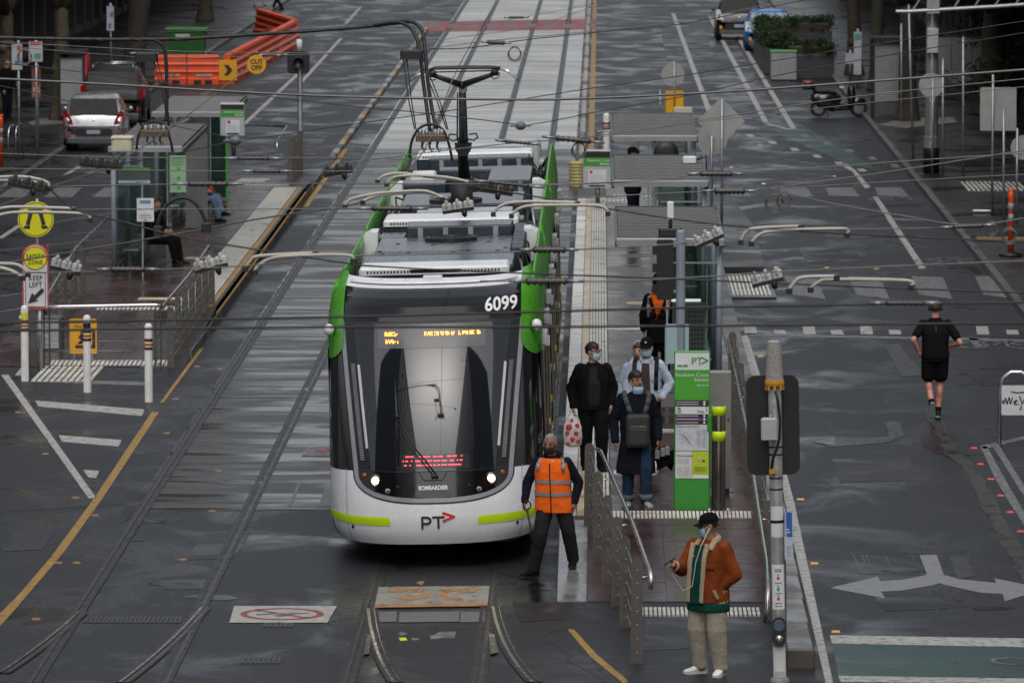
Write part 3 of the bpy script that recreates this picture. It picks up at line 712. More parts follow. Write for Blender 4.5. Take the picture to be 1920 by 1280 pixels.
band('brow', 2.6, 3.275, TBLK, .0, nv=12); band('brow_rim', 3.275, 3.345, WHITE, .0, nv=6)
# white lip along the roof front
MB().grid(lambda u, v: (lambda p: Vector((p.x, p.y+.12*v-.02, 3.318+.03*sin(pi*min(v*1.2,1)))))(sk2(-.62+1.24*u, 3.30)), 40, 8).build('roof_lip', WHITE, tram, True)
MB().grid(lambda u, v: (lambda p: Vector((p.x, p.y+.30*v, 3.345-.25*v)))(sk2(-.62+1.24*u, 3.345)), 40, 2).build('cab_roof', ROOFG, tram, True)
lipb = MB(); lipb.bv(-.12,.12,2.02,2.2,3.36,3.40,.01); lipb.build('roof_sensor', WHITE, tram)
# green cheeks wrapping the brow corners, running back along the roof edge
for sg in (-1, 1):
    def s_in(z):
        hw = half(z); x = min(1.085, hw-.04) if z > 2.68 else 1.085+(hw-1.085)*((2.68-z)/.28)**2.2
        return math.asin(min(1,(x/hw))**(2.6/2))/(pi/2)
    b = MB(); b.grid(lambda u, v: (lambda z: sk2(sg*(s_in(z)+(1-s_in(z))*u), z, .014))(2.40+.965*v), 18, 24, flip=(sg<0))
    b.build('cheek_panel', GRN, tram, True)
    e = MB(); e.ell((sg*1.285,1.62,2.80),(.065,.075,.075),16,10); e.ell((sg*1.25,1.66,2.80),(.05,.05,.05),10,8,1); e.build('camera_dome', [WHITE,GASK], tram, True)
# windscreen surround: U-shaped grey trim
def ux(z):
    "half width of the U at height z"
    top, bot = 1.085, .91
    if z > 1.17: return bot+(top-bot)*(z-1.17)/(2.92-1.17)
    t = max(0,(z-.87)/(1.17-.87)); return bot*(max(0,1-(1-t)**2.6))**(1/2.6)
def ring(off, wdt, name, m, z0=.87, z1=2.92, push=.006):
    path = []
    for i in range(50): z = z1+(1.17-z1)*i/49; path.append((ux(z),z))
    for i in range(1,40): a = pi/2*i/39; t = 1-sin(a)**(1.0); path.append((.91*cos(a)**(2/2.6), 1.17-(1.17-z0)*sin(a)**(2/2.6)))
    full = [(-x,z) for x,z in path]+[(x,z) for x,z in path[::-1][1:]]
    b = MB(); pts_i = []; pts_o = []
    for k,(x,z) in enumerate(full):
        a = full[max(0,k-1)]; c = full[min(len(full)-1,k+1)]
        d = Vector((c[0]-a[0],c[1]-a[1])).normalized(); nn = Vector((d.y,-d.x))
        pts_i.append((x+nn.x*off,z+nn.y*off)); pts_o.append((x+nn.x*(off+wdt),z+nn.y*(off+wdt)))
    n = len(full)
    b.grid(lambda u, v: (lambda k: skin(*(Vector(pts_i[k]).lerp(Vector(pts_o[k]),v)), push))(min(int(round(u*(n-1))),n-1)), n-1, 2)
    b.build(name, m, tram, True)
ring(0, .055, 'windscreen_trim', TGRY); ring(.055, .018, 'trim_seal', GASK, push=.0045)
# glazing inside the U: windscreen above, lamp panel below
def patch(name, z0, z1, xf, m, off, nv=30, nu=30, x0f=None, parent=tram):
    return MB().grid(lambda u, v: (lambda z: skin((x0f(z) if x0f else -xf(z))+(xf(z)-(x0f(z) if x0f else -xf(z)))*u, z, off))(z0+(z1-z0)*v), nu, nv).build(name, m, parent, True)
patch('windscreen', 1.19, 2.90, lambda z: ux(z)-.002, WSH, .010)
patch('lamp_panel', .872, 1.18, lambda z: ux(z)-.002, TBLK, .010)
patch('brow_panel', 2.93, 3.265, lambda z: 1.08-.22*max(0,(z-3.13)/.135)**3, TBLK, .010)
patch('panel_seam', 1.180, 1.190, lambda z: ux(z), GASK, .0125, 2)
patch('panel_seam', 2.90, 2.93, lambda z: ux(z), GASK, .0085, 2)
# edges standing in for the windscreen's dark side reflections, demister strips and inner pillars
for sg in (-1, 1):
    patch('screen_edge', 1.20, 2.895, lambda z: max(sg*(ux(z)-.01), sg*(ux(z)-.11-.05*(2.9-z)/1.7)), GASK, .0125, x0f=lambda z: min(sg*(ux(z)-.01), sg*(ux(z)-.11-.05*(2.9-z)/1.7)))
    b = MB()
    for i in range(46):
        z = 1.32+i*.0245; x = sg*(ux(z)-.075); p = skin(x-.022*sg,z,.017); q = skin(x+.022*sg,z,.017)
        b.bar(p,q,.010,.012,0,(0,-1,0))
    b.build('demister_strip', LGREY, tram, False)
    b = MB(); zz = [1.45,1.8,2.2,2.42]
    for a, c in zip(zz,zz[1:]): b.bar(skin(sg*(ux(a)-.145),a,.016),skin(sg*(ux(c)-.145),c,.016),.032,.012,0,(0,-1,0))
    b.build('inner_pillar', TGRY, tram, False)
# LED destination display behind the top of the screen
patch('display_window', 2.62, 2.84, lambda z: .655, mat('display_glass',(.085,.09,.095),.12,0,.08,5), .0135, 6, 30)
LEDO = mat('led_amber',(.9,.25,.03),.5,0,0,rvar=0,emit=(1,.30,.045),estr=5.5)
LEDR = mat('led_red',(.9,.05,.05),.5,0,0,rvar=0,emit=(1,.07,.09),estr=3.0)
def leds(rows, z0, x0, pitch, m, name, sz=.010, off=.018, vp=1.05):
    b = MB()
    for j, row in enumerate(rows):
        for i, ch in enumerate(row):
            if ch != '.':
                p = skin(x0+i*pitch, z0-j*pitch*vp, off); h = sz/2
                b.b(p.x-h,p.x+h,p.y-.003,p.y+.003,p.z-h,p.z+h)
    b.build(name, m, tram, False)
rs = random.Random(11)
def blur(n, h, dens): return [''.join('#' if rs.random() < dens*(1-.35*abs(j-(h-1)/2)) else '.' for i in range(n)) for j in range(h)]
leds(blur(10,3,.95), 2.80, -.56, .016, LEDO, 'route_digits'); leds(blur(10,3,.95), 2.715, -.55, .016, LEDO, 'route_digits')
word = ''.join('#'*k+'.'*g for k,g in ((7,1),(4,1),(3,1),(4,1),(3,3),(2,1),(5,1),(4,2),(3,1)))
leds([''.join(c if rs.random()<.86 else '.' for c in word) for j in range(3)], 2.80, -.075, .0148, LEDO, 'destination_text')
patch('lower_display', 1.215, 1.385, lambda z: .44, mat('display_dark',(.03,.03,.032),.15), .0135, 4, 20)
leds(['..######...##.######..###.###...###.###...#','#.##..#..####..#..###.#####.####..###..#.##','.##..#....####.######.##.##.####.#########.'], 1.36, -.355, .0168, LEDR, 'message_text', .013, vp=3.0)
# wipers
b = MB()
pv = skin(-.03,1.10,.05); el = skin(-.42,1.80,.05)
b.tube([skin(.045,1.14,.05),skin(-.20,1.45,.055),skin(-.40,1.80,.05)],.010,6); b.tube([skin(.0,1.14,.05),skin(-.25,1.45,.055),skin(-.43,1.79,.05)],.008,6)
b.tube([skin(-.41,1.26,.035),skin(-.42,1.80,.035),skin(-.44,2.28,.035)],[.012,.020,.006],6)
b.ell(skin(-.415,1.82,.05),(.028,.03,.03),8,6); b.ell(skin(.045,1.12,.04),(.025,.03,.025),8,6); b.ell(skin(0,1.12,.04),(.025,.03,.025),8,6)
b.build('wiper', BLK, tram, True)
b = MB()
o_ = [skin(x,z,.014) for x,z in ((-.17,1.175),(-.11,1.08),(.11,1.08),(.17,1.175))]
for a, c in zip(o_,o_[1:]): b.bar(a,c,.012,.006,0,(0,-1,0))
b.build('wiper_well', GASK, tram, False)
# lamps
LAMP = mat('headlamp_lit',(1,.95,.85),.2,0,0,rvar=0,emit=(1,.90,.72),estr=11)
BEZ = mat('lamp_bezel',(.10,.09,.075),.25,.8)
INDI = mat('indicator',(.30,.10,.01),.2)
for sg in (-1, 1):
    c = skin(sg*.695,1.075,.012); L = thing('headlamp', None, None) if 0 else None
    h = MB()
    for r0, r1, y0, y1 in ((.075,.060,.0,-.02),):
        h.loft([[c+Vector((r*cos(2*pi*k/24),y,r*sin(2*pi*k/24))) for k in range(24)] for r,y in ((.078,.03),(.078,-.014),(.060,-.020),(.056,-.004))])
    hb = h.build('headlamp', BEZ, tram, True)
    MB().ell(c+Vector((0,-.006,0)),(.043,.022,.043),18,10).build('lens', LAMP, hb, True)
    c2 = skin(sg*.83,1.13,.012); MB().ell(c2,(.033,.02,.033),14,8).build('indicator', INDI, tram, True)
    c3 = skin(sg*.55,.955,.012); fb = MB().ell(c3,(.034,.018,.034),14,8).build('fog_lamp', TGRY, tram, True)
    MB().ell(c3+Vector((0,-.012,0)),(.015,.012,.015),10,6).build('lens', GASK, fb, True)
    c4 = skin(sg*.43,1.0,.011); MB().ell(c4,(.024,.01,.024),12,6).build('tow_cap', GASK, tram, True)
    c5 = skin(sg*1.0,.50,.002); MB().ell(c5,(.022,.014,.028),12,6).build('jacking_hole', GASK, tram, True)
    # lime stripe, panel seam, black lower corner
    MB().grid(lambda u, v: sk2(sg*(.20+.78*u), .535+.105*v, .006), 26, 3, flip=(sg<0)).build('lime_stripe', LIME, tram, True)
    MB().grid(lambda u, v: sk2(sg*(.545+.006*u), .32+.88*v, .004), 1, 12, flip=(sg<0)).build('panel_seam', TGRY, tram, False)
    MB().grid(lambda u, v: sk2(sg*(.78+.22*u), .292+(.01+.30*u)*v, .006), 14, 4, flip=(sg<0)).build('lower_corner', GASK, tram, True)
# lettering
def stick(o, off, clamp=None):
    for v in o.data.vertices:
        p = skin(v.co.x, v.co.z, off+.002+ (0.001 if v.co.y < 0 else 0)); v.co = p
LETW = mat('letter_white',(.80,.80,.80),.4,0,0,rvar=0); LETB = mat('letter_black',(.02,.02,.022),.4,0,0,rvar=0); LETR = mat('letter_red',(.62,.03,.03),.4,0,0,rvar=0)
o = text('fleet_number', '6099', .205, LETW, tram, UP(.85,0,3.075), .001, bold=.004, sx=.97); stick(o, .012)
o = text('maker_name', 'BOMBARDIER', .068, LETW, tram, UP(0,0,.99), .001, bold=.0025, sx=.86); stick(o, .012)
def stroke(b, pts, wd, off):
    for (x0,z0),(x1,z1) in zip(pts,pts[1:]):
        b.bar(skin(x0,z0,off),skin(x1,z1,off),wd,.008,0,(0,-1,0))
    for x,z in pts: p = skin(x,z,off); b.loft([[p+Vector((wd/2*cos(2*pi*k/12),y,wd/2*sin(2*pi*k/12))) for k in range(12)] for y in (.004,-.004)])
LS = .84
def lg(pts): return [(x*LS+.005, .60+(z-.58)*LS) for x,z in pts]
b = MB(); stroke(b, lg([(-.175,.47),(-.175,.625),(-.10,.625),(-.065,.605),(-.055,.578),(-.065,.552),(-.10,.535),(-.175,.535)]), .027, .006); b.build('logo_letter', LETB, tram, False)
b = MB(); stroke(b, lg([(-.02,.625),(.135,.625)]), .027, .006); stroke(b, lg([(.0575,.62),(.0575,.47)]), .027, .0055); b.build('logo_letter', LETB, tram, False)
b = MB(); stroke(b, lg([(.13,.685),(.285,.628),(.13,.572)]), .028, .008); b.build('logo_arrow', LETR, tram, False)
for sg, s in ((-1,-.845),(1,.86)):
    nb_ = text('side_number', '6099', .17, mat('letter_grey',(.45,.45,.45),.4,0,0,rvar=0), tram, UP(0,0,0), .001, sx=.8)
    for v in nb_.data.vertices:
        x, z = v.co.x, v.co.z; v.co = sk2(s+x*.55, 1.42+z, .006)
# ---- car bodies
secs = [(1.85,11.3),(11.75,21.2),(21.65,30.6)]
side_prof = [(1.20,.30),(1.30,.42),(1.325,.62),(1.325,2.45),(1.30,2.60)]
DOORF = mat('door_frame',(.17,.16,.125),.35,.4); YH = mat('handle_yellow',(.75,.55,.02),.4)
for k,(y0,y1) in enumerate(secs):
    body = MB()
    for sg in (-1,1):
        body.grid(lambda u, v: (lambda z: Vector((sg*half(z)*.999, y0+(y1-y0)*u, z)))(.28+(1.25-.28)*v), 2, 8, flip=(sg<0))
    body.b(-1.15,1.15,y0,y1,.26,.30,0); body.build('body_side', TW, tram, True)
    b = MB()
    for sg in (-1,1): b.grid(lambda u, v: Vector((sg*1.321, y0+(y1-y0)*u, 1.25+1.30*v)), 2, 2, flip=(sg<0))
    b.build('window_band', TBLK, tram, False)
    b = MB(); b.b(-1.30,1.30,y0,y1,2.55,2.86); b.build('roof_deck', GASK, tram, False)
    if k == 2:
        MB().loft([[(-1.3,y1,.3),(1.3,y1,.3),(1.3,y1,2.86),(-1.3,y1,2.86)],[(-1.1,y1+1.2,.35),(1.1,y1+1.2,.35),(1.1,y1+.6,2.8),(-1.1,y1+.6,2.8)]]).build('rear_cab', TW, tram, True)
    else:
        MB().b(-1.18,1.18,y1-.03,y1+.48,.35,2.95).build('bellows', GASK, tram, False)
    # green roof fairings, rounded fins ending in a white bulkhead
    for sg in (-1,1):
        prof = [(1.326,2.45),(1.328,2.7),(1.320,2.92),(1.296,3.12),(1.265,3.25),(1.238,3.29),(1.215,3.28),(1.20,3.15)]
        ya_ = 2.75 if k == 0 else y0-.02; ys = [ya_+(y1-ya_)*t for t in (0,.04,.12,.5,.86,.93,.97,1)]
        def sc(i): return {0:.93 if k else 1,1:.99 if k else 1,6:.97,7:.86}.get(i,1)
        rings = [[(sg*x, y, 2.45+(z-2.45)*sc(i)) for x,z in (prof if sg>0 else prof[::-1])] for i,y in enumerate(ys)]
        b = MB(); b.loft(rings, 0); b.build('roof_fairing', GRN, tram, True)
        bk = MB(); bk.loft([[(sg*x,y,z) for x,z in (((1.02,2.86),(1.31,2.86),(1.295,3.12),(1.215,3.26),(1.12,3.31),(1.02,3.31)) if sg>0 else ((1.02,3.31),(1.12,3.31),(1.215,3.26),(1.295,3.12),(1.31,2.86),(1.02,2.86)))] for y in (y1-.75,y1-.02)])
        if k < 2: bk.build('bulkhead', WHITE, tram, False)
    # right side: doors, pillars, handrails, lower rubbing strip
    n = 0; yy = y0+.5
    while yy < y1-1.2:
        d = MB(); d.b(1.322,1.345,yy,yy+1.25,.42,2.42); dd = d.build('door', TBLK, tram, False)
        f = MB()
        for e in (yy+.02,yy+.60,yy+1.20): f.b(1.345,1.353,e,e+.035,.44,2.40)
        f.b(1.345,1.36,yy,yy+1.25,2.38,2.43); f.build('door_frame', DOORF, dd, False)
        h_ = MB(); h_.tube([(1.37,yy+.5,1.1),(1.37,yy+.5,1.19)],.010,6); h_.build('door_handle', YH, dd, False)
        g = MB(); g.b(1.33,1.40,yy+.3,yy+.9,2.46,2.60); g.b(1.34,1.43,yy+.5,yy+.6,2.42,2.54); g.build('door_gear', STEEL, tram, False)
        w_ = MB(); w_.b(1.322,1.332,yy+1.40,yy+2.6,1.35,2.35); w_.build('side_window', DGLS, tram, False)
        yy += 2.85
    b = MB(); b.b(1.318,1.338,y0,y1,1.20,1.25); b.b(1.318,1.345,y0,y1,.34,.38); b.b(-1.338,-1.318,y0,y1,1.20,1.25); b.build('rubbing_strip', TGRY, tram, False)
# bogies, wheels and dark underframe
b = MB(); b.prism([(-.9,1.3),(.9,1.3),(1.1,1.9),(1.1,30.2),(-1.1,30.2),(-1.1,1.9)],.15,.29); b.build('underframe', GASK, tram, False)
for yb in (4.0,5.8,14,15.8,17.5,27,28.8):
    for sg in (-1,1):
        b = MB(); b.loft([[(sg*x,yb+.3*cos(2*pi*k/20),.30+.3*sin(2*pi*k/20)) for k in (range(20) if sg>0 else range(19,-1,-1))] for x in (.66,.78)]); b.build('wheel', mat('wheel_steel',(.08,.075,.07),.4,.7), tram, True)
# ---- rooftop equipment
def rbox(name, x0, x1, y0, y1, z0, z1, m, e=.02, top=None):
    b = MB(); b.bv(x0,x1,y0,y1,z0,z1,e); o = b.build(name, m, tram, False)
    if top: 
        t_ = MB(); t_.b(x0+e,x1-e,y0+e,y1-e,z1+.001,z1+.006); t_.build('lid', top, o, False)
    return o
def ry(row, z=3.3):
    return _rowY(row, z)-TY
def _rowY(row, z): return at(840,row,z).y
def aircon(r0, r1, x0=-1.0, x1=.92, z=3.36):
    ya, yb = ry(r0,z), ry(r1,z); o = rbox('air_conditioner', x0, x1, ya, yb, 2.86, z-.10, ROOFG, .02); rbox('cover', x0, x1, ya-.02, yb, z-.10, z, WHITE, .03)
    g = MB()
    for i in range(40):
        xx = x0+.1+i*(x1-x0-.2)/40; g.b(xx,xx+.022,ya-.026,ya-.019,z-.075,z-.045)
    g.build('vent_slots', GASK, o, False)['kind'] = 'stuff'
    return o
def brackets(x0, x1, y, z0, z1, n, par):
    for i in range(n):
        xx = x0+(x1-x0)*(i+.5)/n; MB().b(xx-.035,xx+.035,y-.035,y-.001,z0,z1).build('bracket', GALV, par, False)
FAN = mat('fan_grille',(.018,.018,.02),.4)
def fan(x, row, r=.36, z=3.23):
    y = ry(row,z); b = MB(); b.lathe((x,y,z),[(r,.0),(r,.05),(r-.04,.055),(r-.05,.03),(.06,.03),(.05,.06)],26)
    for i in range(5): b.lathe((x,y,z+.045),[(r*(i+1)/6+.008,0),(r*(i+1)/6+.008,.01),(r*(i+1)/6-.008,.01),(r*(i+1)/6-.008,0)],26)
    b.build('roof_fan', FAN, tram, False)
# front module
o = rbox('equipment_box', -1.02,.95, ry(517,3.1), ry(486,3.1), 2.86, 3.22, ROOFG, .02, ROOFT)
MB().b(-.93,-.84,ry(517,3.1)-.006,ry(517,3.1)-.001,3.02,3.09).build('box_port', GASK, o, False)
for x0,x1 in ((-.78,-.62),(.55,.78)): MB().b(x0,x1,ry(517,3.1)-.006,ry(517,3.1)-.001,3.05,3.14).build('warning_plate', LGREY, o, False)
o = aircon(499,489,-1.0,.92,3.36); MB().b(-.35,.3,ry(499,3.36)-.02,ry(499,3.36)-.003,3.28,3.325).build('vent_panel', LGREY, o, False)
o = rbox('equipment_box', -.98,.90, ry(478,3.2), ry(447,3.2), 2.86, 3.22, ROOFG, .02, ROOFT)
for x,yr in ((-.85,474),(-.5,473),(.1,474),(.7,473),(-.9,470),(.8,468),(.3,471),(-.2,460),(.55,456),(-.7,456)): MB().b(x-.03,x+.03,ry(yr,3.22),ry(yr,3.22)+.06,3.222,3.234).build('lid_latch', GASK, o, False)
fan(.02,450,.36)
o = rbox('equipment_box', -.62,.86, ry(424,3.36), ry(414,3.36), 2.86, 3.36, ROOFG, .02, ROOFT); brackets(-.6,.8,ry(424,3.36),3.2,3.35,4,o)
rbox('equipment_box', -1.02,-.64, ry(444,3.2), ry(434,3.2), 2.86, 3.2, ROOFG, .02, ROOFT)
rbox('equipment_box', .87,1.06, ry(470,3.25), ry(424,3.25), 2.86, 3.28, ROOFG, .02)
rbox('equipment_box', -.95,-.5, ry(418,3.25), ry(411,3.25), 2.86, 3.26, ROOFG, .015, ROOFT); rbox('equipment_box', .45,1.0, ry(418,3.25), ry(411,3.25), 2.86, 3.28, ROOFG, .015, ROOFT)
aircon(409,398); rbox('service_tray', -.6,.8, ry(395,3.3), ry(389,3.3), 2.86, 3.3, LGREY, .01)
o = rbox('equipment_box', -.93,.93, ry(386,3.2), ry(364,3.2), 2.86, 3.22, ROOFG, .02, ROOFT); fan(-.1,378,.40)
for x,yr in ((-.8,384),(.2,383),(.75,384),(-.5,369),(.5,369)): MB().b(x-.03,x+.03,ry(yr,3.22),ry(yr,3.22)+.06,3.222,3.234).build('lid_latch', GASK, o, False)
o = rbox('equipment_box', -1.05,-.35, ry(349,3.2), ry(334,3.2), 2.86, 3.25, ROOFG, .02, ROOFT)
o = rbox('equipment_box', .30,1.0, ry(352,3.2), ry(326,3.2), 2.86, 3.30, ROOFG, .02, ROOFT); brackets(.3,1.0,ry(352,3.2),3.1,3.28,2,o)
rbox('white_locker', -.95,-.55, ry(330,3.3), ry(322,3.3), 2.86, 3.34, WHITE, .03)
o = rbox('equipment_box', -.55,.95, ry(322,3.25), ry(316,3.25), 2.86, 3.28, ROOFG, .02, ROOFT)
o = rbox('equipment_box', -.75,.92, ry(297,3.36), ry(290,3.36), 2.86, 3.36, ROOFG, .02, ROOFT); brackets(-.7,.9,ry(297,3.36),3.2,3.34,5,o)
aircon(286,279,-1.0,.95)
rbox('rear_shroud', -1.0,1.05, ry(274,3.3), ry(266,3.3), 2.86, 3.34, LGREY, .05)
# insulators and cables round the pantograph well
b = MB()
for x,row,r in ((-.45,352,.05),(-.1,352,.16),(.12,356,.04),(-.6,356,.03)): 
    p = ry(row,3.0); b.lathe((x,p,2.9),[(r,0),(r*1.2,.08),(r*.8,.12),(r*1.1,.18),(r*.5,.24)],14)
b.build('roof_insulator', BLK, tram, True)
MB().ell((.16,ry(360,3.1),3.05),(.05,.05,.06)).build('red_valve', REDP, tram, True)
rs = random.Random(4)
for k in range(34):
    sg = rs.choice((-1,1)); y = rs.uniform(2.6,29); L = rs.uniform(.4,1.6); x = sg*rs.uniform(1.0,1.14)
    MB().tube([(x,y,2.9),(x+rs.uniform(-.05,.05),y+L*.3,2.95+rs.uniform(.05,.3)),(x-sg*.08,y+L*.7,2.95+rs.uniform(0,.25)),(x,y+L,2.88)],rs.uniform(.012,.028),6).build('roof_cable', BLK if k%3 else GALV, tram, True)
for k in range(26):
    sg = rs.choice((-1,1)); y = rs.uniform(2.6,29); MB().bv(sg*1.08-.05,sg*1.08+.05,y,y+rs.uniform(.1,.3),2.86,2.98+rs.uniform(0,.14),.01).build('junction_box', rs.choice((DGREY,BLK,LGREY,GALV)), tram, False)
# pantograph
pan = MB(); Y0 = 85.4-TY; Yk = 84.2-TY; Yh = 80.3-TY
pr = tram
def PA(px, py, Y): return Matrix.Rotation(-ROLL,3,'Y') @ (atY(px,py,Y)-Vector((TX,TY,0)))
lo = MB(); lo.tube([PA(872,345,85.6),PA(868,300,85.4),PA(868,262,85.0)],[.10,.075,.085],8); lo.b(-.16,.16,85.3-TY,85.8-TY,2.95,3.6)
l_ = lo.build('pantograph_base', BLK, tram, True)
b = MB(); p0 = PA(868,262,84.9); p1 = PA(867,166,80.8)
b.tube([p0,p1],[.062,.052],10); b.tube([p0+Vector((-.085,0,.02)),p1+Vector((-.07,0,-.06))],.012,6); b.tube([p0+Vector((.07,0,0)),p1+Vector((.045,0,-.1))],.008,6)
b.build('pantograph_arm', mat('panto_steel',(.11,.12,.14),.4,.4), tram, True)
b = MB(); b.tube([PA(868,168,80.7),PA(868,158,80.6)],.064,10); b.build('arm_collar', WHITE, tram, True)
b = MB(); hub = PA(866,160,80.5); l = PA(811,141,80.3); r = PA(928,138,80.3)
b.tube([hub,l],[.05,.028],8); b.tube([hub,r],[.05,.028],8); b.ell(hub,(.06,.06,.06))
b.build('pantograph_yoke', BLK, tram, True)
b = MB()
for q in (l,r): b.bv(q.x-.05,q.x+.05,q.y-.05,q.y+.05,q.z-.03,q.z+.06,.01); b.tube([q+Vector((.07*cos(a),0,.06*sin(a)-.02)) for a in (-.5,.5,1.5,2.5,3.5,4.5,5.5)],.008,5)
for dy in (-.16,.16):
    hp = [PA(805,132,80.3),PA(816,128,80.3),PA(868,126.5,80.3),PA(920,126.5,80.3),PA(938,129,80.3)]
    b.tube([p+Vector((0,dy,0)) for p in hp],.020,6)
b.tube([l+Vector((0,0,.04)),r+Vector((0,0,.04))],.010,6)
b.build('pantograph_head', BLK, tram, True)
b = MB()
for hs_ in ([PA(940,128,80.3),PA(955,135,80.3),PA(968,146,80.3),PA(972,152,80.3)],[PA(804,131,80.3),PA(785,140,80.3),PA(768,153,80.3)]):
    for dy in (-.16,.16): b.tube([p+Vector((0,dy,0)) for p in hs_],.016,6)
b.build('pantograph_horn', STEEL, tram, True)
kn = PA(868,255,84.9); b = MB()
for sg in (-1,1): b.tube([kn+Vector((sg*.09,0,.02)),kn+Vector((sg*.2,0,.03)),kn+Vector((sg*.22,0,-.03)),kn+Vector((sg*.16,0,-.07)),kn+Vector((sg*.06,0,-.05))],.014,6)
b.yprism([(kn.x-.13,kn.z-.10),(kn.x+.13,kn.z-.10),(kn.x+.12,kn.z-.2),(kn.x+.06,kn.z-.3),(kn.x-.06,kn.z-.3),(kn.x-.12,kn.z-.2)],kn.y-.05,kn.y+.05)
b.build('pantograph_knuckle', BLK, tram, False)
# ================================================================== PEOPLE
JOBS = []
def vox(o, size, wr=0.0, ws=13.0, sm=2): JOBS.append((o, size, wr*.75, ws, sm)); return o
def run_jobs():
    for o, size, wr, ws, sm in JOBS:
        m = o.modifiers.new('v','REMESH'); m.mode = 'VOXEL'; m.voxel_size = size; m.use_smooth_shade = True
        if sm: s_ = o.modifiers.new('s','SMOOTH'); s_.factor = .5; s_.iterations = sm
    dg = bpy.context.evaluated_depsgraph_get()
    for o, size, wr, ws, sm in JOBS:
        me = bpy.data.meshes.new_from_object(o.evaluated_get(dg))
        old = o.data; o.modifiers.clear(); o.data = me; me.name = o.name
        if not me.materials:
            for m in old.materials: me.materials.append(m)
        if wr:
            sd_ = Vector((random.uniform(0,50),random.uniform(0,50),0)); nv = [v.normal.copy() for v in me.vertices]
            for v, n_ in zip(me.vertices, nv):
                q = v.co
                a = noise.noise(Vector((q.x*ws*.7,q.y*ws*.7,q.z*ws))+sd_); b_ = noise.noise(Vector((q.x*ws*1.6+q.z*4,q.y*ws*1.6,q.z*ws*2.3))-sd_)
                v.co = q + n_*wr*(a+.8*(abs(b_)*2-.5))
        me.polygons.foreach_set('use_smooth',[True]*len(me.polygons)); me.update()
    JOBS.clear()
def limb(b, pts, rr, n=12):
    for i in range(len(pts)-1):
        p, q = Vector(pts[i]), Vector(pts[i+1])
        b.tube([p,p.lerp(q,.33),p.lerp(q,.66),q],[rr[i],rr[i]+(rr[i+1]-rr[i])*.30,rr[i]+(rr[i+1]-rr[i])*.68,rr[i+1]],n)
    for p, r in zip(pts,rr): b.ell(p,(r,r,r),12,8)
def trunk(b, path, rings, n=20, tw=0):
    "path = points bottom to top; rings = (half width, half depth) at each"
    out = []
    for (p, (a, c)) in zip(path, rings):
        out.append([Vector(p)+Matrix.Rotation(tw,3,'Z')@Vector((a*math.copysign(abs(cos(2*pi*k/n))**.8,cos(2*pi*k/n)), c*math.copysign(abs(sin(2*pi*k/n))**.9,sin(2*pi*k/n)),0)) for k in range(n)])
    b.loft(out)
SKIN = mat('skin_light',(.46,.25,.17),.5,0,.08,12); SKIN2 = mat('skin_tan',(.34,.17,.105),.5,0,.08,12); SKIN3 = mat('skin_brown',(.29,.145,.09),.5,0,.1,12)
HBLK = mat('hair_black',(.010,.009,.009),.5,0,.2,60,.4,120,stretch=(3,3,.5)); HBRN = mat('hair_brown',(.055,.032,.02),.55,0,.25,60,.4,120,stretch=(3,3,.5)); HGRY = mat('hair_grey',(.22,.21,.205),.6,0,.3,70,.3,120)
MBLU = mat('mask_blue',(.33,.52,.66),.75,0,.08,20); MBLK = mat('mask_black',(.012,.012,.012),.8)
def cloth(name, c, var=.16, b=.25): return mat(name, c, .9, 0, var, 7, b, 240, spec=.06)
CBLK = cloth('cloth_black',(.008,.008,.009)); CBLK2 = cloth('cloth_charcoal',(.022,.022,.024)); CNAV = cloth('cloth_navy',(.010,.012,.020)); CJEAN = cloth('denim_dark',(.022,.042,.075),.3); CDEN = cloth('denim_light',(.42,.48,.58),.2)
CRUST = cloth('suede_rust',(.21,.048,.014),.28); CFLC = mat('fleece_cream',(.44,.34,.24),.95,0,.15,60,.8,120,spec=.1); CGRN = cloth('shirt_green',(.008,.055,.038),.25); CBEI = cloth('trouser_beige',(.36,.315,.26),.14)
CORG = cloth('hivis_orange',(.88,.15,.018),.10); CREF = mat('reflective_tape',(.26,.27,.30),.35,.2); CHOOD = cloth('hoodie_blue',(.33,.43,.54)); CBRN = cloth('tee_brown',(.06,.045,.04)); CWHT = cloth('canvas_white',(.74,.73,.70),.06)
SOLE = mat('rubber_sole',(.55,.54,.50),.6)
DEF = dict(pel=(0,0,.95),chest=(0,.01,1.27),neck=(0,.01,1.46),head=(0,-.012,1.625),shL=(.172,.01,1.385),shR=(-.172,.01,1.385),elL=(.255,.02,1.12),elR=(-.255,.02,1.12),wrL=(.26,-.06,.88),wrR=(-.26,-.06,.88),
           hipL=(.092,0,.92),hipR=(-.092,0,.92),knL=(.10,-.02,.50),knR=(-.10,-.02,.50),anL=(.10,.02,.085),anR=(-.10,.02,.085),toeL=(.15,-1,0),toeR=(-.15,-1,0),hdL=(0,-.25,-1),hdR=(0,-.25,-1))
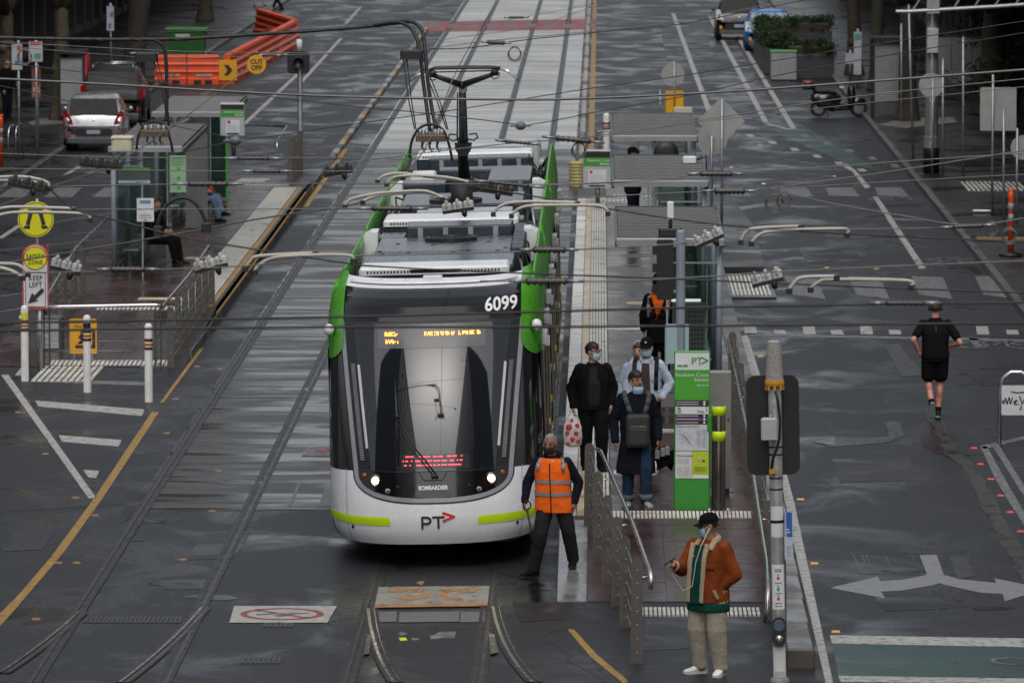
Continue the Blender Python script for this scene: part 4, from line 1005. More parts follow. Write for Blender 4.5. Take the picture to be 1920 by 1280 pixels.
def hand(b, wr, d, side, curl=.5, sc=1.0):
    "palm, four unequal bent fingers and a thumb leaving the side of the palm"
    d = Vector(d).normalized(); n_ = Vector((side*-1,0,0)); n_ = (n_-d*n_.dot(d)).normalized(); a = d.cross(n_).normalized()*(1)
    if a.y > 0: a = -a                       # a points to the thumb (forward) side
    wr = Vector(wr); pc = wr+d*.05*sc
    rot = Matrix((a,n_,d)).transposed()
    b.ell(pc,(.042*sc,.019*sc,.052*sc),12,8,0,rot); b.tube([wr-d*.05,wr+d*.03],[.029*sc,.027*sc],8)
    for i,(o_,L) in enumerate(((.030,.072),(.011,.082),(-.010,.076),(-.029,.060))):
        p0 = pc+a*o_*sc+d*.035*sc; p1 = p0+(d*.9+n_*curl*.5).normalized()*L*.45*sc; p2 = p1+(d*(1-curl)+n_*curl*1.1).normalized()*L*.35*sc; p3 = p2+(d*(.6-curl)+n_*curl*1.5).normalized()*L*.25*sc
        b.tube([p0,p1,p2,p3],[.0105*sc,.0100*sc,.009*sc,.007*sc],7)
    t0 = pc-d*.015*sc+a*.03*sc; t1 = t0+(a*.8+d*.5+n_*.3).normalized()*.04*sc; t2 = t1+(a*.15+d*.8+n_*.4).normalized()*.034*sc
    b.tube([t0,t1,t2],[.014*sc,.012*sc,.009*sc],7)
def shoe(b, an, toe, L=.27, w=.048, sole=None, pitch=0):
    d = Vector((toe[0],toe[1],0)).normalized(); s_ = Vector((-d.y,d.x,0)); up = Vector((0,0,1))
    if pitch: d, up = d*cos(pitch)-up*sin(pitch), up*cos(pitch)+d*sin(pitch)
    base = Vector(an)-up*.085
    def ring(t, hw, z0, z1): 
        c = base+d*(L*t-.075)
        return [c+s_*hw*cos(2*pi*k/14)+up*(z0+(z1-z0)*(.5+.5*sin(2*pi*k/14))) for k in range(14)]
    b.loft([ring(0,.026,.02,.085),ring(.06,.036,.012,.115),ring(.25,.041,.012,.125),ring(.42,.042,.012,.105),ring(.62,w,.012,.072),ring(.82,w*.95,.012,.058),ring(.95,.034,.014,.046),ring(1,.018,.018,.036)])
    if sole is not None:
        def r2(t, hw, z0, z1):
            c = base+d*(L*t-.075); return [c+s_*hw*x+up*z for x,z in ((-1,z0),(1,z0),(1,z1),(-1,z1))]
        sole.loft([r2(-.01,.024,0,.028),r2(.08,.038,0,.028),r2(.4,.040,0,.026),r2(.65,w+.003,0,.024),r2(.88,w*.9,.0,.026),r2(1.01,.018,.006,.028)])
def person(label, loc, rz, J=None, h=1.75, skin=SKIN, hair=HBLK, hairstyle='short', hy=0, hp=0, lower='trousers', lm=CBLK, lr=(.105,.078,.066), lw=.19, top=None, tm=CBLK, hem=.90, tr=1.0, sleeves=True, short=False, shoem=CBLK2, solem=None, mask=None, maskdrop=0, cap=None, glasses=False, vs_=.011, bulk=1.0, wr=.006, group=None, feet=(0,0), curl=(.45,.45), coat=None, flare=1.0, name='person', cat='person', hood=None, neck_open=False):
    j = {k: Vector(v) for k,v in DEF.items()}; j.update({k: Vector(v) for k,v in (J or {}).items()})
    t = thing(name, label, cat, loc, rz, group); k_ = h/1.75; t.scale = (k_,)*3
    RH = Matrix.Rotation(R(hy),3,'Z') @ Matrix.Rotation(R(hp),3,'X'); hc = j['head']
    def HP(x, y, z): return hc+RH@Vector((x,y,z))
    # body
    b = MB()
    b.ell(HP(0,.012,.02),(.076,.095,.10),18,12,0,RH); b.ell(HP(0,-.022,-.035),(.063,.072,.082),16,10,0,RH); b.ell(HP(0,-.05,-.085),(.036,.038,.032),12,8,0,RH)
    b.ell(HP(0,-.098,-.022),(.013,.02,.016),10,8,0,RH); b.tube([HP(0,-.088,.02),HP(0,-.106,-.02)],[.009,.013],8)
    for sg in (-1,1): b.ell(HP(sg*.078,.008,-.012),(.012,.022,.033),10,8,0,RH)
    b.tube([j['neck']-Vector((0,0,.06)),j['neck'].lerp(hc,.35),hc-Vector((0,-.005,.05))],[.064,.055,.052],12)
    trunk(b,[j['pel']-Vector((0,0,.10)),j['pel'],j['pel'].lerp(j['chest'],.5),j['chest'],j['neck']-Vector((0,0,.05)),j['neck']],[(.14,.10),(.155,.105),(.135,.09),(.155,.10),(.12,.075),(.06,.055)])
    for s in 'LR':
        sg = 1 if s == 'L' else -1
        limb(b,[j['sh'+s],j['el'+s],j['wr'+s]],[.048,.040,.027]); hand(b,j['wr'+s],j['hd'+s],sg,curl[0 if s=='L' else 1])
        limb(b,[j['hip'+s],j['kn'+s],j['an'+s]],[.075,.056,.038]); cal = j['kn'+s].lerp(j['an'+s],.3)+Vector((0,.018,0)); b.ell(cal,(.05,.052,.11),12,8)
    vox(b.build('body', skin, t, True), vs_*.9, 0)
    # face
    f = MB()
    for sg in (-1,1): f.ell(HP(sg*.031,-.083,.012),(.012,.008,.007),10,6); f.tube([HP(sg*.015,-.094,.030),HP(sg*.034,-.093,.036),HP(sg*.05,-.080,.030)],.0045,5)
    f.build('eyes', mat('eye_dark',(.012,.010,.009),.3), t, True)
    if not mask or maskdrop:
        m_ = MB(); m_.tube([HP(-.024,-.087,-.062),HP(0,-.094,-.064),HP(.024,-.087,-.062)],.005,6); m_.build('mouth', mat('lips',(.20,.07,.06),.5), t, True)
    if mask:
        dz = -.058 if maskdrop else 0
        g = MB().grid(lambda u, v: HP(.083*sin((u-.5)*2.5)*(1-.25*abs(v-.55)), -.030-.072*cos((u-.5)*2.3)*(1-.35*(v-.5)**2)-.010*cos((u-.5)*3)*(1-abs(v-.6)), -.105+.092*v+dz), 18, 10)
        g.build('face_mask', mask, t, True)
        s_ = MB()
        for sg in (-1,1):
            s_.tube([HP(sg*.066,-.055,-.022+dz),HP(sg*.083,.012,.012)],.003,5); s_.tube([HP(sg*.062,-.05,-.085+dz),HP(sg*.083,.014,-.03)],.003,5)
        s_.build('mask_strap', CWHT if mask is MBLU else MBLK, t, True)
    # hair / headwear
    if hairstyle:
        g = MB(); pr = {'short':(.0,.084,.103,.102),'full':(.0,.087,.106,.107),'crop':(.0,.0785,.0985,.103),'bob':(0,.098,.115,.13)}[hairstyle]
        g.ell((0,.020 if hairstyle!='crop' else .014,.026 if hairstyle!='crop' else .02),(pr[1],pr[2],pr[3]),26,18); rs = random.Random(len(label))
        keep = []
        for fc, mi in zip(g.f,g.m):
            c = sum((Vector(g.v[i]) for i in fc),Vector())/len(fc)
            lim = {'short':-.035,'full':-.06,'crop':-.03,'bob':-.10}[hairstyle]
            front = c.y < (-.035 if hairstyle != 'crop' else -.01) and c.z < (.085 if hairstyle == 'crop' else .062 if hairstyle != 'full' else .040)+.018*noise.noise(Vector((c.x*45,1,2)))
            side = abs(c.x) > .05 and c.y < .0 and c.z < -.005
            if c.z > lim and not front and not side: keep.append(fc)
        vv = [Vector(v) for v in g.v]
        vv = [v+v.normalized()*(.012 if hairstyle != 'crop' else .004)*(noise.noise(v*26)+.7*noise.noise(v*60)-.2) for v in vv]
        g.v = [tuple(HP(*v)) for v in vv]; g.f = keep; g.m = [0]*len(keep)
        o = g.build('hair', hair, t, True); md = o.modifiers.new('th','SOLIDIFY'); md.thickness = .012; md.offset = -1
    if cap:
        g = MB(); g.grid(lambda u, v: HP(.092*cos(2*pi*u)*cos(v*pi/2)**.7, .016+.112*sin(2*pi*u)*cos(v*pi/2)**.7, .030+.105*sin(v*pi/2)), 26, 9); c_ = g.build('cap', cap, t, True)
        b2 = MB(); b2.grid(lambda u, v: HP((u-.5)*.165*(1-.25*v*v), -.070-.085*v*(1-((u-.5)*2)**2*.45), .040-.012*v-.02*((u-.5)*2)**2), 12, 5); o = b2.build('brim', cap, c_, True); md = o.modifiers.new('th','SOLIDIFY'); md.thickness = .006
        MB().ell(HP(.0,-.092,.085),(.014,.006,.010),8,6).build('cap_badge', CWHT, c_, True)
    if hood:
        g = MB(); g.ell(HP(0,.045,.02),(.118,.105,.145),18,12); g.ell(HP(0,.05,-.13),(.14,.09,.06),14,8); vox(g.build('hood', hood, t, True), .014, .004)
    if glasses:
        g = MB()
        for sg in (-1,1):
            g.tube([HP(sg*.033+.026*cos(a),-.098,.010+.019*sin(a)) for a in [2*pi*i/12 for i in range(13)]],.0035,5); g.tube([HP(sg*.058,-.092,.015),HP(sg*.082,.0,.012)],.003,5)
        g.tube([HP(-.008,-.102,.014),HP(.008,-.102,.014)],.003,5); g.build('glasses', BLK, t, True)
    # lower garment
    b = MB(); pl = j['pel']; w2 = lw*bulk
    trunk(b,[pl-Vector((0,0,.12)),pl-Vector((0,0,.03)),pl+Vector((0,0,.09))],[(w2*.93,w2*.68),(w2,w2*.70),(w2*.92,w2*.62)])
    for s in 'LR':
        hp_, kn, an = j['hip'+s], j['kn'+s], j['an'+s]
        if short: limb(b,[hp_,hp_.lerp(kn,.72)],[lr[0]*bulk,lr[1]*1.32*bulk])
        else: limb(b,[hp_,kn,an.lerp(kn,.03)],[lr[0]*bulk,lr[1]*bulk,lr[2]]); b.tube([an.lerp(kn,.10),an.lerp(kn,-.04)],[lr[2]*1.02,lr[2]*1.0],14)
    vox(b.build('shorts' if short else 'trousers', lm, t, True), vs_, wr)
    for s, fp in zip('LR', feet):
        b = MB(); sl = MB(); shoe(b, j['an'+s], j['toe'+s], sole=sl, pitch=fp); o = b.build('shoe', shoem, t, True); sl.build('sole', solem or BLK, o, False)
        if short: k2 = MB(); k2.tube([j['an'+s].lerp(j['kn'+s],.0),j['an'+s].lerp(j['kn'+s],.2)],[.046,.047],12); k2.build('sock', CBLK, t, True)
    # upper garment
    b = MB(); hz = Vector((pl.x,pl.y,hem)); ch, nk = j['chest'], j['neck']
    mid = lambda f: hz.lerp(ch,f)
    trunk(b,[hz,mid(.12),mid(.5),ch,nk-Vector((0,0,.085)),nk-Vector((0,0,.03)),nk+Vector((0,.004,.018))],[(.185*bulk*tr*flare,.135*bulk*tr*flare),(.187*bulk*tr*flare,.138*bulk*tr*flare),(.178*bulk*tr,.134*bulk*tr),(.188*bulk*tr,.132*bulk*tr),(.172*bulk*tr,.098*bulk*tr),(.125*tr,.085*tr),(.068,.064)])
    for s in 'LR':
        sh, el, wr_ = j['sh'+s], j['el'+s], j['wr'+s]
        if sleeves == 'tee': limb(b,[sh,sh.lerp(el,.68)],[.066*tr,.062*tr])
        elif sleeves: limb(b,[sh,el,wr_.lerp(el,.06)],[.070*bulk*tr,.062*bulk*tr,.049*tr]); b.tube([wr_.lerp(el,.2),wr_.lerp(el,-.02)],[.050*tr,.047*tr],12)
        else: limb(b,[sh-Vector((0,0,.0))],[.075]) if 0 else None
    vox(b.build(top or 'jacket', tm, t, True), vs_, wr)
    t['_'] = 1; del t['_']
    return t, j, HP
def belt(t, c, a, d, z0, z1, m, name='reflective_band', tw=0, seg=(0,1)):
    "strip wrapped round a trunk ellipse"
    b = MB(); b.grid(lambda u, v: Vector((c[0]+a*math.copysign(abs(cos(2*pi*(seg[0]+(seg[1]-seg[0])*u)))**.8,cos(2*pi*(seg[0]+(seg[1]-seg[0])*u))), c[1]+d*math.copysign(abs(sin(2*pi*(seg[0]+(seg[1]-seg[0])*u)))**.9,sin(2*pi*(seg[0]+(seg[1]-seg[0])*u))), z0+(z1-z0)*v)), 40, 1)
    return b.build(name, m, t, True)
def strap(t, pts, w_, m, name='strap', up=(0,-1,0), th=.008):
    b = MB()
    for p, q in zip(pts,pts[1:]): b.bar(p,q,w_,th,0,up)
    return b.build(name, m, t, True)

# --- man in the rust jacket with the phone
p = at(1328,1264)
t, j, HP = person('man in rust jacket with fleece collar, black cap and mask, looking at phone', p, R(-38), dict(
    shL=(.19,.02,1.385),shR=(-.19,0,1.385),elL=(.31,.06,1.10),wrL=(.175,-.02,.96),elR=(-.28,-.10,1.13),wrR=(-.215,-.335,1.20),hdR=(.25,-.9,.35),hdL=(-.2,.2,-1),
    hipL=(.10,0,.92),hipR=(-.10,0,.92),knL=(.135,-.03,.50),anL=(.15,.02,.085),knR=(-.12,-.04,.50),anR=(-.13,.03,.085),toeL=(.35,-1,0),toeR=(-.55,-1,0)),
    h=1.735, skin=SKIN2, hairstyle='crop', hy=-42, hp=12, lm=CBEI, lr=(.118,.095,.080), lw=.165, tm=CRUST, hem=.80, bulk=1.16, tr=1.08, shoem=CWHT, solem=SOLE, mask=MBLU, cap=CBLK, glasses=True, wr=.0055, flare=1.03, curl=(.9,.9))
b = MB(); trunk(b,[(0,-.0,.70),(0,-.0,.79),(0,0,.85),(0,0,1.1)],[(.252,.176),(.246,.172),(.20,.15),(.16,.12)]); vox(b.build('green_shirt', CGRN, t, True), .012, .006)
# open front: shirt panel and fleece lapels
b = MB(); b.grid(lambda u, v: Vector((-.045+.16*(u-.5)*(1-.1*v)+.035*v, -.196+.012*v+.012*abs(u-.5)*2+.055*max(0,v-.72)*3, .79+.63*v)), 8, 14); b.build('shirt_front', CGRN, t, True)
for sg, x0, x1 in ((-1,-.135,-.10),(1,.045,.085)):
    b = MB(); pts = [Vector((x0+(x1-x0)*v, -.193+.008*v+.055*max(0,v-.72)*3, .80+.64*v)) for v in [i/8 for i in range(9)]]
    for a, c in zip(pts,pts[1:]): b.bar(a,c,.052+.02*(a.z-.8),.022,0,(0,-1,0))
    vox(b.build('fleece_lapel', CFLC, t, True), .010, .003, 40, 1)
b = MB()
for i in range(25): a = pi*(-.16+1.32*i/24); b.ell((.10*cos(a),.02+.085*sin(a),1.465+.022*sin(a)),(.034,.034,.046),8,6)
b.bar((.105,-.03,1.46),(.10,-.115,1.37),.07,.035,0,(0,-1,0)); b.bar((-.105,-.03,1.46),(-.10,-.115,1.37),.06,.035,0,(0,-1,0))
vox(b.build('fleece_collar', CFLC, t, True), .011, .004, 40, 1)
for s in 'R': b = MB(); d = (j['wr'+s]-j['el'+s]).normalized(); b.tube([j['wr'+s]-d*.03,j['wr'+s]+d*.008],[.062,.060],14); b.build('fleece_cuff', CFLC, t, True)
b = MB(); b.bar((.085,-.180,1.20),(.185,-.142,1.205),.05,.01,0,(0,-1,0)); b.build('pocket_flap', CRUST, t, False)
b = MB(); b.bar((.19,-.165,.95),(.225,-.135,.86),.028,.02,0,(0,-1,0)); b.build('pocket_edge', CFLC, t, False)
for i in range(4): MB().ell((-.075,-.185+.006*i,.88+i*.14),(.007,.004,.007),8,6).build('shirt_button', CWHT, t, True)
wp = j['wr'+'R']+Vector((.02,-.10,.05))
ph = thing('phone', 'black phone held up in the hand of the man in rust jacket', 'phone', (0,0,0))
M_ = t.matrix_basis if 0 else (Matrix.Translation(p) @ Matrix.Rotation(R(-38),4,'Z') @ Matrix.Diagonal((1.735/1.75,)*3+(1,)))
b = MB(); b.bv(-.037,.037,-.075,.075,0,.011,.006); o = b.build('case', BLK, ph, False); MB().b(-.033,.033,-.07,.07,.0112,.0125).build('screen', DGLS, o, False)
for c in ((-.02,.05),(-.02,.03)): MB().lathe((c[0],c[1],-.004),[(.008,0),(.008,.004)],10).build('camera_lens', STEEL, o, False)
ph.matrix_basis = M_ @ Matrix.Translation(wp) @ Matrix.Rotation(R(-55),4,'Z') @ Matrix.Rotation(R(35),4,'X')
b = MB(); q0 = HP(.080,-.01,-.03); b.tube([q0,Vector((.02,-.16,1.42)),Vector((-.03,-.185,1.25)),Vector((-.06,-.21,.98)),Vector((-.15,-.26,.93)),Vector((-.20,-.37,1.10)),wp+Vector((0,0,-.02))],.004,6)
b.ell(q0,(.010,.012,.012),8,6); b.build('earphone_cord', CWHT, t, True)

# --- tram officer in hi-vis vest
p = at(1036,1082); 
t, j, HP = person('grey-haired man in orange hi-vis vest stepping off the ramp with a steel lever', p, R(-12), dict(
    pel=(.02,.0,.98),chest=(.0,-.01,1.29),neck=(-.01,-.02,1.475),head=(-.02,-.045,1.63),shL=(.175,.0,1.40),shR=(-.185,-.02,1.40),elL=(.315,.05,1.155),wrL=(.275,-.03,.925),elR=(-.30,-.03,1.165),wrR=(-.315,-.14,.93),
    hipL=(.11,.0,.95),hipR=(-.07,0,.95),knL=(.20,-.03,.58),anL=(.235,.09,.215),knR=(-.12,-.16,.53),anR=(-.215,-.10,.10),toeL=(.1,-1,0),toeR=(-.75,-.8,0),hdL=(0,-.1,-1),hdR=(0,-.3,-1)),
    h=1.74, skin=SKIN3, hair=HGRY, hairstyle='crop', hy=-8, hp=13, lm=CBLK2, lr=(.112,.088,.074), lw=.165, tm=CNAV, hem=.88, bulk=1.0, tr=1.0, shoem=CBLK, mask=MBLK, wr=.006, curl=(.4,1.0))
b = MB(); trunk(b,[(.02,0,.80),(.02,0,.90),(.01,-.005,1.10),(0,-.01,1.29),(-.005,-.015,1.40),(-.01,-.015,1.455)],[(.240,.168),(.236,.168),(.220,.162),(.222,.152),(.205,.125),(.130,.105)]); vox(b.build('hivis_vest', CORG, t, True), .011, .006)
for z, a_, d_ in ((1.005,.234,.174),(1.155,.230,.168)): belt(t,(.014,-.004),a_,d_,z,z+.042,CREF)
for x in (-.155,.165): strap(t,[(x,-.150,1.31),(x*.93,-.128,1.40),(x*.83,-.07,1.455)],.04,CREF,'shoulder_tape')
strap(t,[(.02,-.175,.80),(.015,-.18,1.05),(.0,-.172,1.28),(-.005,-.14,1.40)],.012,CBLK,'zip')
b = MB(); b.tube([(-.075,-.055,1.47),(-.08,.03,1.50),(0,.075,1.51),(.075,.03,1.50),(.07,-.055,1.47)],.034,10); b.bar((-.07,-.09,1.44),(-.03,-.135,1.36),.05,.02,0,(0,-1,0)); b.bar((.06,-.09,1.44),(.02,-.135,1.36),.05,.02,0,(0,-1,0)); b.build('collar', CNAV, t, True)
b = MB(); b.bar((-.035,-.115,1.44),(-.01,-.14,1.33),.04,.015,0,(0,-1,0)); b.bar((.03,-.115,1.44),(.0,-.14,1.33),.04,.015,0,(0,-1,0)); b.build('shirt_collar', mat('shirt_check',(.30,.36,.44),.8), t, True)
lv = thing('track_lever', 'rusty steel track lever with D-shaped handle in the hi-vis man\'s hand', 'lever')
RUST = mat('rusty_iron',(.035,.020,.014),.55,.5,.3,20)
a = atY(988,938,67.5); c = atY(999,1018,67.45); b = MB(); b.tube([a+Vector((0,0,-.10)),a.lerp(c,.7),c],[.012,.012,.014],8); b.build('shaft', RUST, lv, True)
b = MB(); b.tube([a+Vector((.045*sin(u),0,-.055-.05*cos(u)*-1)) for u in [2*pi*i/14 for i in range(15)]],.009,6); b.build('handle', RUST, lv, True)

# --- passenger in black jacket with shopping bag
p = at(1112,884,.29)
t, j, HP = person('man in black jacket, glasses and blue mask carrying a plastic shopping bag', p, R(4), dict(
    shL=(.175,.0,1.385),shR=(-.175,.0,1.385),elL=(.27,.05,1.13),wrL=(.235,-.03,.92),elR=(-.285,.05,1.13),wrR=(-.27,-.04,.885),anL=(.11,-.12,.085),knL=(.11,-.12,.52),anR=(-.09,.10,.085),knR=(-.10,.0,.50),hdR=(0,-.05,-1)),
    h=1.755, hair=HBLK, hairstyle='full', hy=48, hp=4, lm=CBLK, lr=(.115,.088,.07), tm=CBLK, hem=.84, bulk=1.08, tr=1.10, mask=MBLU, glasses=True, shoem=CBLK, solem=SOLE, wr=.009, curl=(.5,1.0))
b = MB(); trunk(b,[(0,-.03,.90),(0,-.045,1.2),(0,-.02,1.42)],[(.12,.14),(.12,.135),(.08,.08)]); vox(b.build('black_jumper', CBLK2, t, True), .014, .004)
bg_ = thing('shopping_bag', 'white plastic shopping bag with red circle print hanging from a hand', 'bag', tuple(p+Vector((-.275,-.06,.34))))
b = MB(); n = 22
def bagr(z, w_, d_): return [(w_*cos(2*pi*k/n)*(1+.09*sin(5*2*pi*k/n+z*9)), d_*sin(2*pi*k/n)*(1+.12*cos(3*2*pi*k/n+z*14)), z) for k in range(n)]
b.loft([bagr(.0,.05,.04),bagr(.03,.115,.09),bagr(.16,.135,.10),bagr(.28,.12,.085),bagr(.38,.085,.05),bagr(.43,.06,.03)])
vox(b.build('bag_body', mat('bag_plastic',(.60,.60,.60),.3,0,.1,9), bg_, True), .012, .006, 16, 1)
for i,(x,z,r) in enumerate(((-.05,.28,.042),(.0,.12,.034),(-.075,.20,.030),(.06,.30,.030),(.05,.20,.032),(-.01,.37,.022),(.075,.09,.03),(-.06,.06,.028))):
    y = -.105*sqrt(max(.05,1-(x/.14)**2))*(1 if z<.25 else (.95-(z-.25)*2.6)); MB().ell((x,y-.006,z),(r,.008,r),14,8).build('red_spot', mat('print_red',(.55,.03,.03),.4), bg_, True)
b = MB()
for sg in (-1,1): b.tube([(sg*.045,0,.42),(sg*.03,0,.50),(.0,0,.545)],.007,6)
b.build('bag_handle', mat('bag_plastic',(.6,.6,.6),.3), bg_, True)

# --- passenger in long navy coat with front-worn backpack
p = at(1192,951,.26)
t, j, HP = person('young man in long navy coat wearing a backpack on his chest, mask under chin', p, R(6), dict(
    shL=(.175,.0,1.385),shR=(-.175,.0,1.385),elL=(.275,.04,1.12),wrL=(.275,-.06,.88),elR=(-.285,.05,1.12),wrR=(-.27,-.06,.85),anR=(-.10,.06,.085),knR=(-.095,-.03,.49),anL=(.115,-.14,.10),knL=(.11,-.15,.52),toeR=(-.1,-1,0),toeL=(.25,-1,0)),
    h=1.77, skin=SKIN2, hair=HBLK, hairstyle='full', hy=26, hp=4, lm=CJEAN, lr=(.10,.082,.070), tm=CNAV, hem=.44, bulk=1.0, tr=1.10, flare=1.22, mask=MBLU, maskdrop=1, shoem=mat('trainer_grey',(.30,.32,.33),.6,0,.5,30), solem=SOLE, wr=.008, feet=(0,.0), top='long_coat')
for s in 'LR': b = MB(); d = (j['an'+s]-j['kn'+s]).normalized(); b.tube([j['an'+s]-d*.09,j['an'+s]-d*.01],[.078,.080],16); b.build('jean_cuff', mat('cuff_denim',(.10,.12,.14),.85), t, True)
bp_ = thing('backpack', 'dark grey backpack worn on the chest of the man in navy coat', 'backpack', tuple(p), R(6)); PACK = mat('pack_nylon',(.030,.031,.034),.6,0,.15,12,.3,200)
b = MB(); b.loft([[(x,-.16-dd,z) for x,z in rrect(-w_,w_,z0,z1,.05)][::-1] for w_,z0,z1,dd in ((.150,.80,1.225,0),(.155,.795,1.23,.04),(.150,.80,1.225,.10),(.128,.82,1.205,.125))]); vox(b.build('pack_body', PACK, bp_, True), .011, .003)
b = MB(); b.loft([[(x,-.275-dd,z) for x,z in rrect(-.118,.118,.835,1.055,.03)][::-1] for dd in (0,.028)]); vox(b.build('front_pocket', PACK, bp_, True), .011, .002)
b = MB(); b.bar((-.10,-.292,1.075),(.10,-.292,1.075),.010,.008,0,(0,-1,0)); b.build('zip', STEEL, bp_, False)
for sg in (-1,1): strap(bp_,[(sg*.085,-.205,1.22),(sg*.125,-.185,1.33),(sg*.155,-.13,1.435),(sg*.155,-.03,1.505)],.062,mat('pack_strap',(.05,.052,.058),.7),'strap',th=.016)
um = thing('umbrella', 'folded black umbrella held beside the navy coat', 'umbrella')
a = atY(1228,842,73.2); c = atY(1262,848,73.6); b = MB()
b.tube([a+Vector((-.06,0,-.02)),a+Vector((.02,0,0)),c+Vector((-.05,0,-.1)),c+Vector((-.02,.05,-.24))],[.012,.05,.085,.008],9); b.add([(a.x,a.y,a.z-.06),(c.x+.05,c.y,c.z+.05),(c.x+.06,c.y,c.z-.10),(a.x+.03,a.y,a.z-.28)],[(0,1,2,3),(3,2,1,0)])
b.build('canopy', CBLK, um, True)
for i,(dx,dz) in enumerate(((-.05,-.16),(.03,-.05),(.10,-.02),(.16,.0))): MB().bv(a.x+dx-.03,a.x+dx+.03,a.y-.10,a.y-.07,a.z+dz-.06,a.z+dz+.05,.01).build('wet_highlight_panel' if 0 else 'silver_tab', STEEL if i==0 else mat('highlight_grey',(.30,.30,.30),.35), um, False)  # pale pieces put in as wet highlights on the canopy

# --- passenger in pale denim jacket
p = at(1212,876,.29)
t, j, HP = person('man in pale denim jacket, black cap and blue mask behind the navy coat', p, R(-8), dict(
    shL=(.175,.0,1.385),shR=(-.175,.0,1.385),elL=(.315,.04,1.14),wrL=(.225,-.12,.96),elR=(-.27,.02,1.12),wrR=(-.25,-.06,.88),hdL=(-.8,-.3,-.5),anL=(.12,.05,.085),anR=(-.12,-.06,.085)),
    h=1.76, hairstyle='crop', hy=0, hp=6, lm=CBLK, tm=CDEN, hem=.90, bulk=1.04, tr=1.05, mask=MBLU, cap=CBLK, shoem=CWHT, solem=SOLE, wr=.008)
b = MB(); b.grid(lambda u, v: Vector(((u-.5)*(.15-.05*v), -.152+.03*v-.008*(1-abs(u-.5)*2)+.03*max(0,v-.75)*3, .98+.44*v)), 6, 10); b.build('brown_tee', CBRN, t, True)
b = MB(); b.tube([(-.06,-.075,1.44),(-.075,.0,1.48),(0,.06,1.50),(.075,.0,1.48),(.06,-.075,1.44)],.024,8); b.build('collar', CDEN, t, True)
strap(t,[(.145,-.135,1.06),(.15,-.16,1.25),(.15,-.11,1.42),(.14,-.0,1.50)],.055,CBLK2,'bag_strap',th=.012); strap(t,[(-.14,-.14,1.10),(-.15,-.16,1.25),(-.15,-.10,1.43),(-.14,-.0,1.50)],.055,CBLK2,'bag_strap',th=.012)
b = MB(); b.bv(.08,.17,-.156,-.148,1.20,1.27,.005); b.build('chest_pocket', CDEN, t, False)

# --- hooded passenger behind him
p = at(1197,864,.29)
t, j, HP = person('passenger in pale blue hoodie with hood up, mostly hidden behind denim jacket', p, R(-5), dict(), h=1.62, hairstyle='bob', hair=HBRN, hy=-10, lm=CBLK, tm=CHOOD, hem=.86, bulk=1.05, tr=1.05, hood=CHOOD, wr=.006, vs_=.014)

# --- worker in hi-vis seen from behind at the shelter
p = at(1236,724,.29)
t, j, HP = person('worker in black with orange hi-vis vest seen from behind at the shelter', p, R(172), dict(), h=1.72, hairstyle='bob', hy=10, hp=15, lm=CBLK, tm=CBLK, hem=.55, bulk=1.04, tr=1.05, hood=CBLK, wr=.006, vs_=.014, flare=1.05)
b = MB(); trunk(b,[(0,0,.92),(0,0,1.1),(0,.01,1.29),(0,.01,1.40),(0,.01,1.46)],[(.192,.152),(.19,.150),(.208,.150),(.20,.118),(.12,.09)]); vox(b.build('hivis_vest', CORG, t, True), .014, .004)
b = MB(); b.bv(-.13,.13,.12,.24,.70,1.06,.03); vox(b.build('day_pack', CBLK, t, True), .016, .003)
for sg in (-1,1): strap(t,[(sg*.10,.175,1.08),(sg*.03,.180,1.02)],.06,CBLK,'pack_strap',(0,1,0)); strap(t,[(sg*.13,.158,1.40),(sg*.06,.178,1.18),(sg*.10,.18,1.05)],.05,CBLK,'pack_strap',(0,1,0),.014)
for sg in (-1,1): strap(t,[(sg*.15,.158,1.10),(sg*.155,.162,1.30),(sg*.14,.12,1.43)],.045,CREF,'shoulder_tape',(0,1,0))

# --- man in cap further up the platform
p = Vector((.69,117.4,.29))
person('man in dark jacket and black cap standing beyond the second shelter roof', p, R(75), dict(elL=(.24,-.10,1.15),wrL=(.15,-.28,1.12),elR=(-.24,-.10,1.15),wrR=(-.15,-.28,1.12)), h=1.80, skin=SKIN2, hairstyle='short', cap=CBLK, lm=CNAV, tm=CNAV, hem=.84, bulk=1.15, tr=1.05, vs_=.018)

# --- jogger from behind
p = at(1753,786)
t, j, HP = person('jogger in black T-shirt and shorts running away along the right-hand road', p, R(180), dict(
    pel=(0,0,.97),chest=(0,-.05,1.28),neck=(0,-.075,1.47),head=(.0,-.10,1.63),shL=(.18,-.05,1.395),shR=(-.18,-.05,1.395),elL=(.33,.10,1.17),wrL=(.22,.0,1.0-.05),elR=(-.36,.08,1.13),wrR=(-.20,-.10,1.07),
    hipL=(.095,0,.95),hipR=(-.095,0,.95),knL=(.10,-.05,.53),anL=(.055,.24,.24),knR=(-.075,-.06,.52),anR=(-.04,.0,.10),toeL=(0,-1,0),toeR=(-.1,-1,0),hdL=(-.5,-.6,-.5),hdR=(.5,-.8,.1)),
    h=1.80, skin=mat('skin_flushed',(.50,.22,.16),.5,0,.1,10), hair=HBRN, hairstyle='short', lm=CBLK, short=True, lw=.185, tm=CBLK, top='t_shirt', sleeves='tee', hem=.90, bulk=1.05, tr=1.04, shoem=CBLK2, solem=mat('sole_grey',(.22,.23,.25),.6), feet=(1.15,.25), curl=(.9,.9), wr=.006)
b = MB(); b.tube([HP(-.092,.02,-.02),HP(-.085,.015,.09),HP(0,.012,.135),HP(.085,.015,.09),HP(.092,.02,-.02)],.011,8); b.ell(HP(-.092,.02,-.01),(.018,.032,.036),10,8); b.ell(HP(.092,.02,-.01),(.018,.032,.036),10,8); b.build('headphones', BLK, t, True)
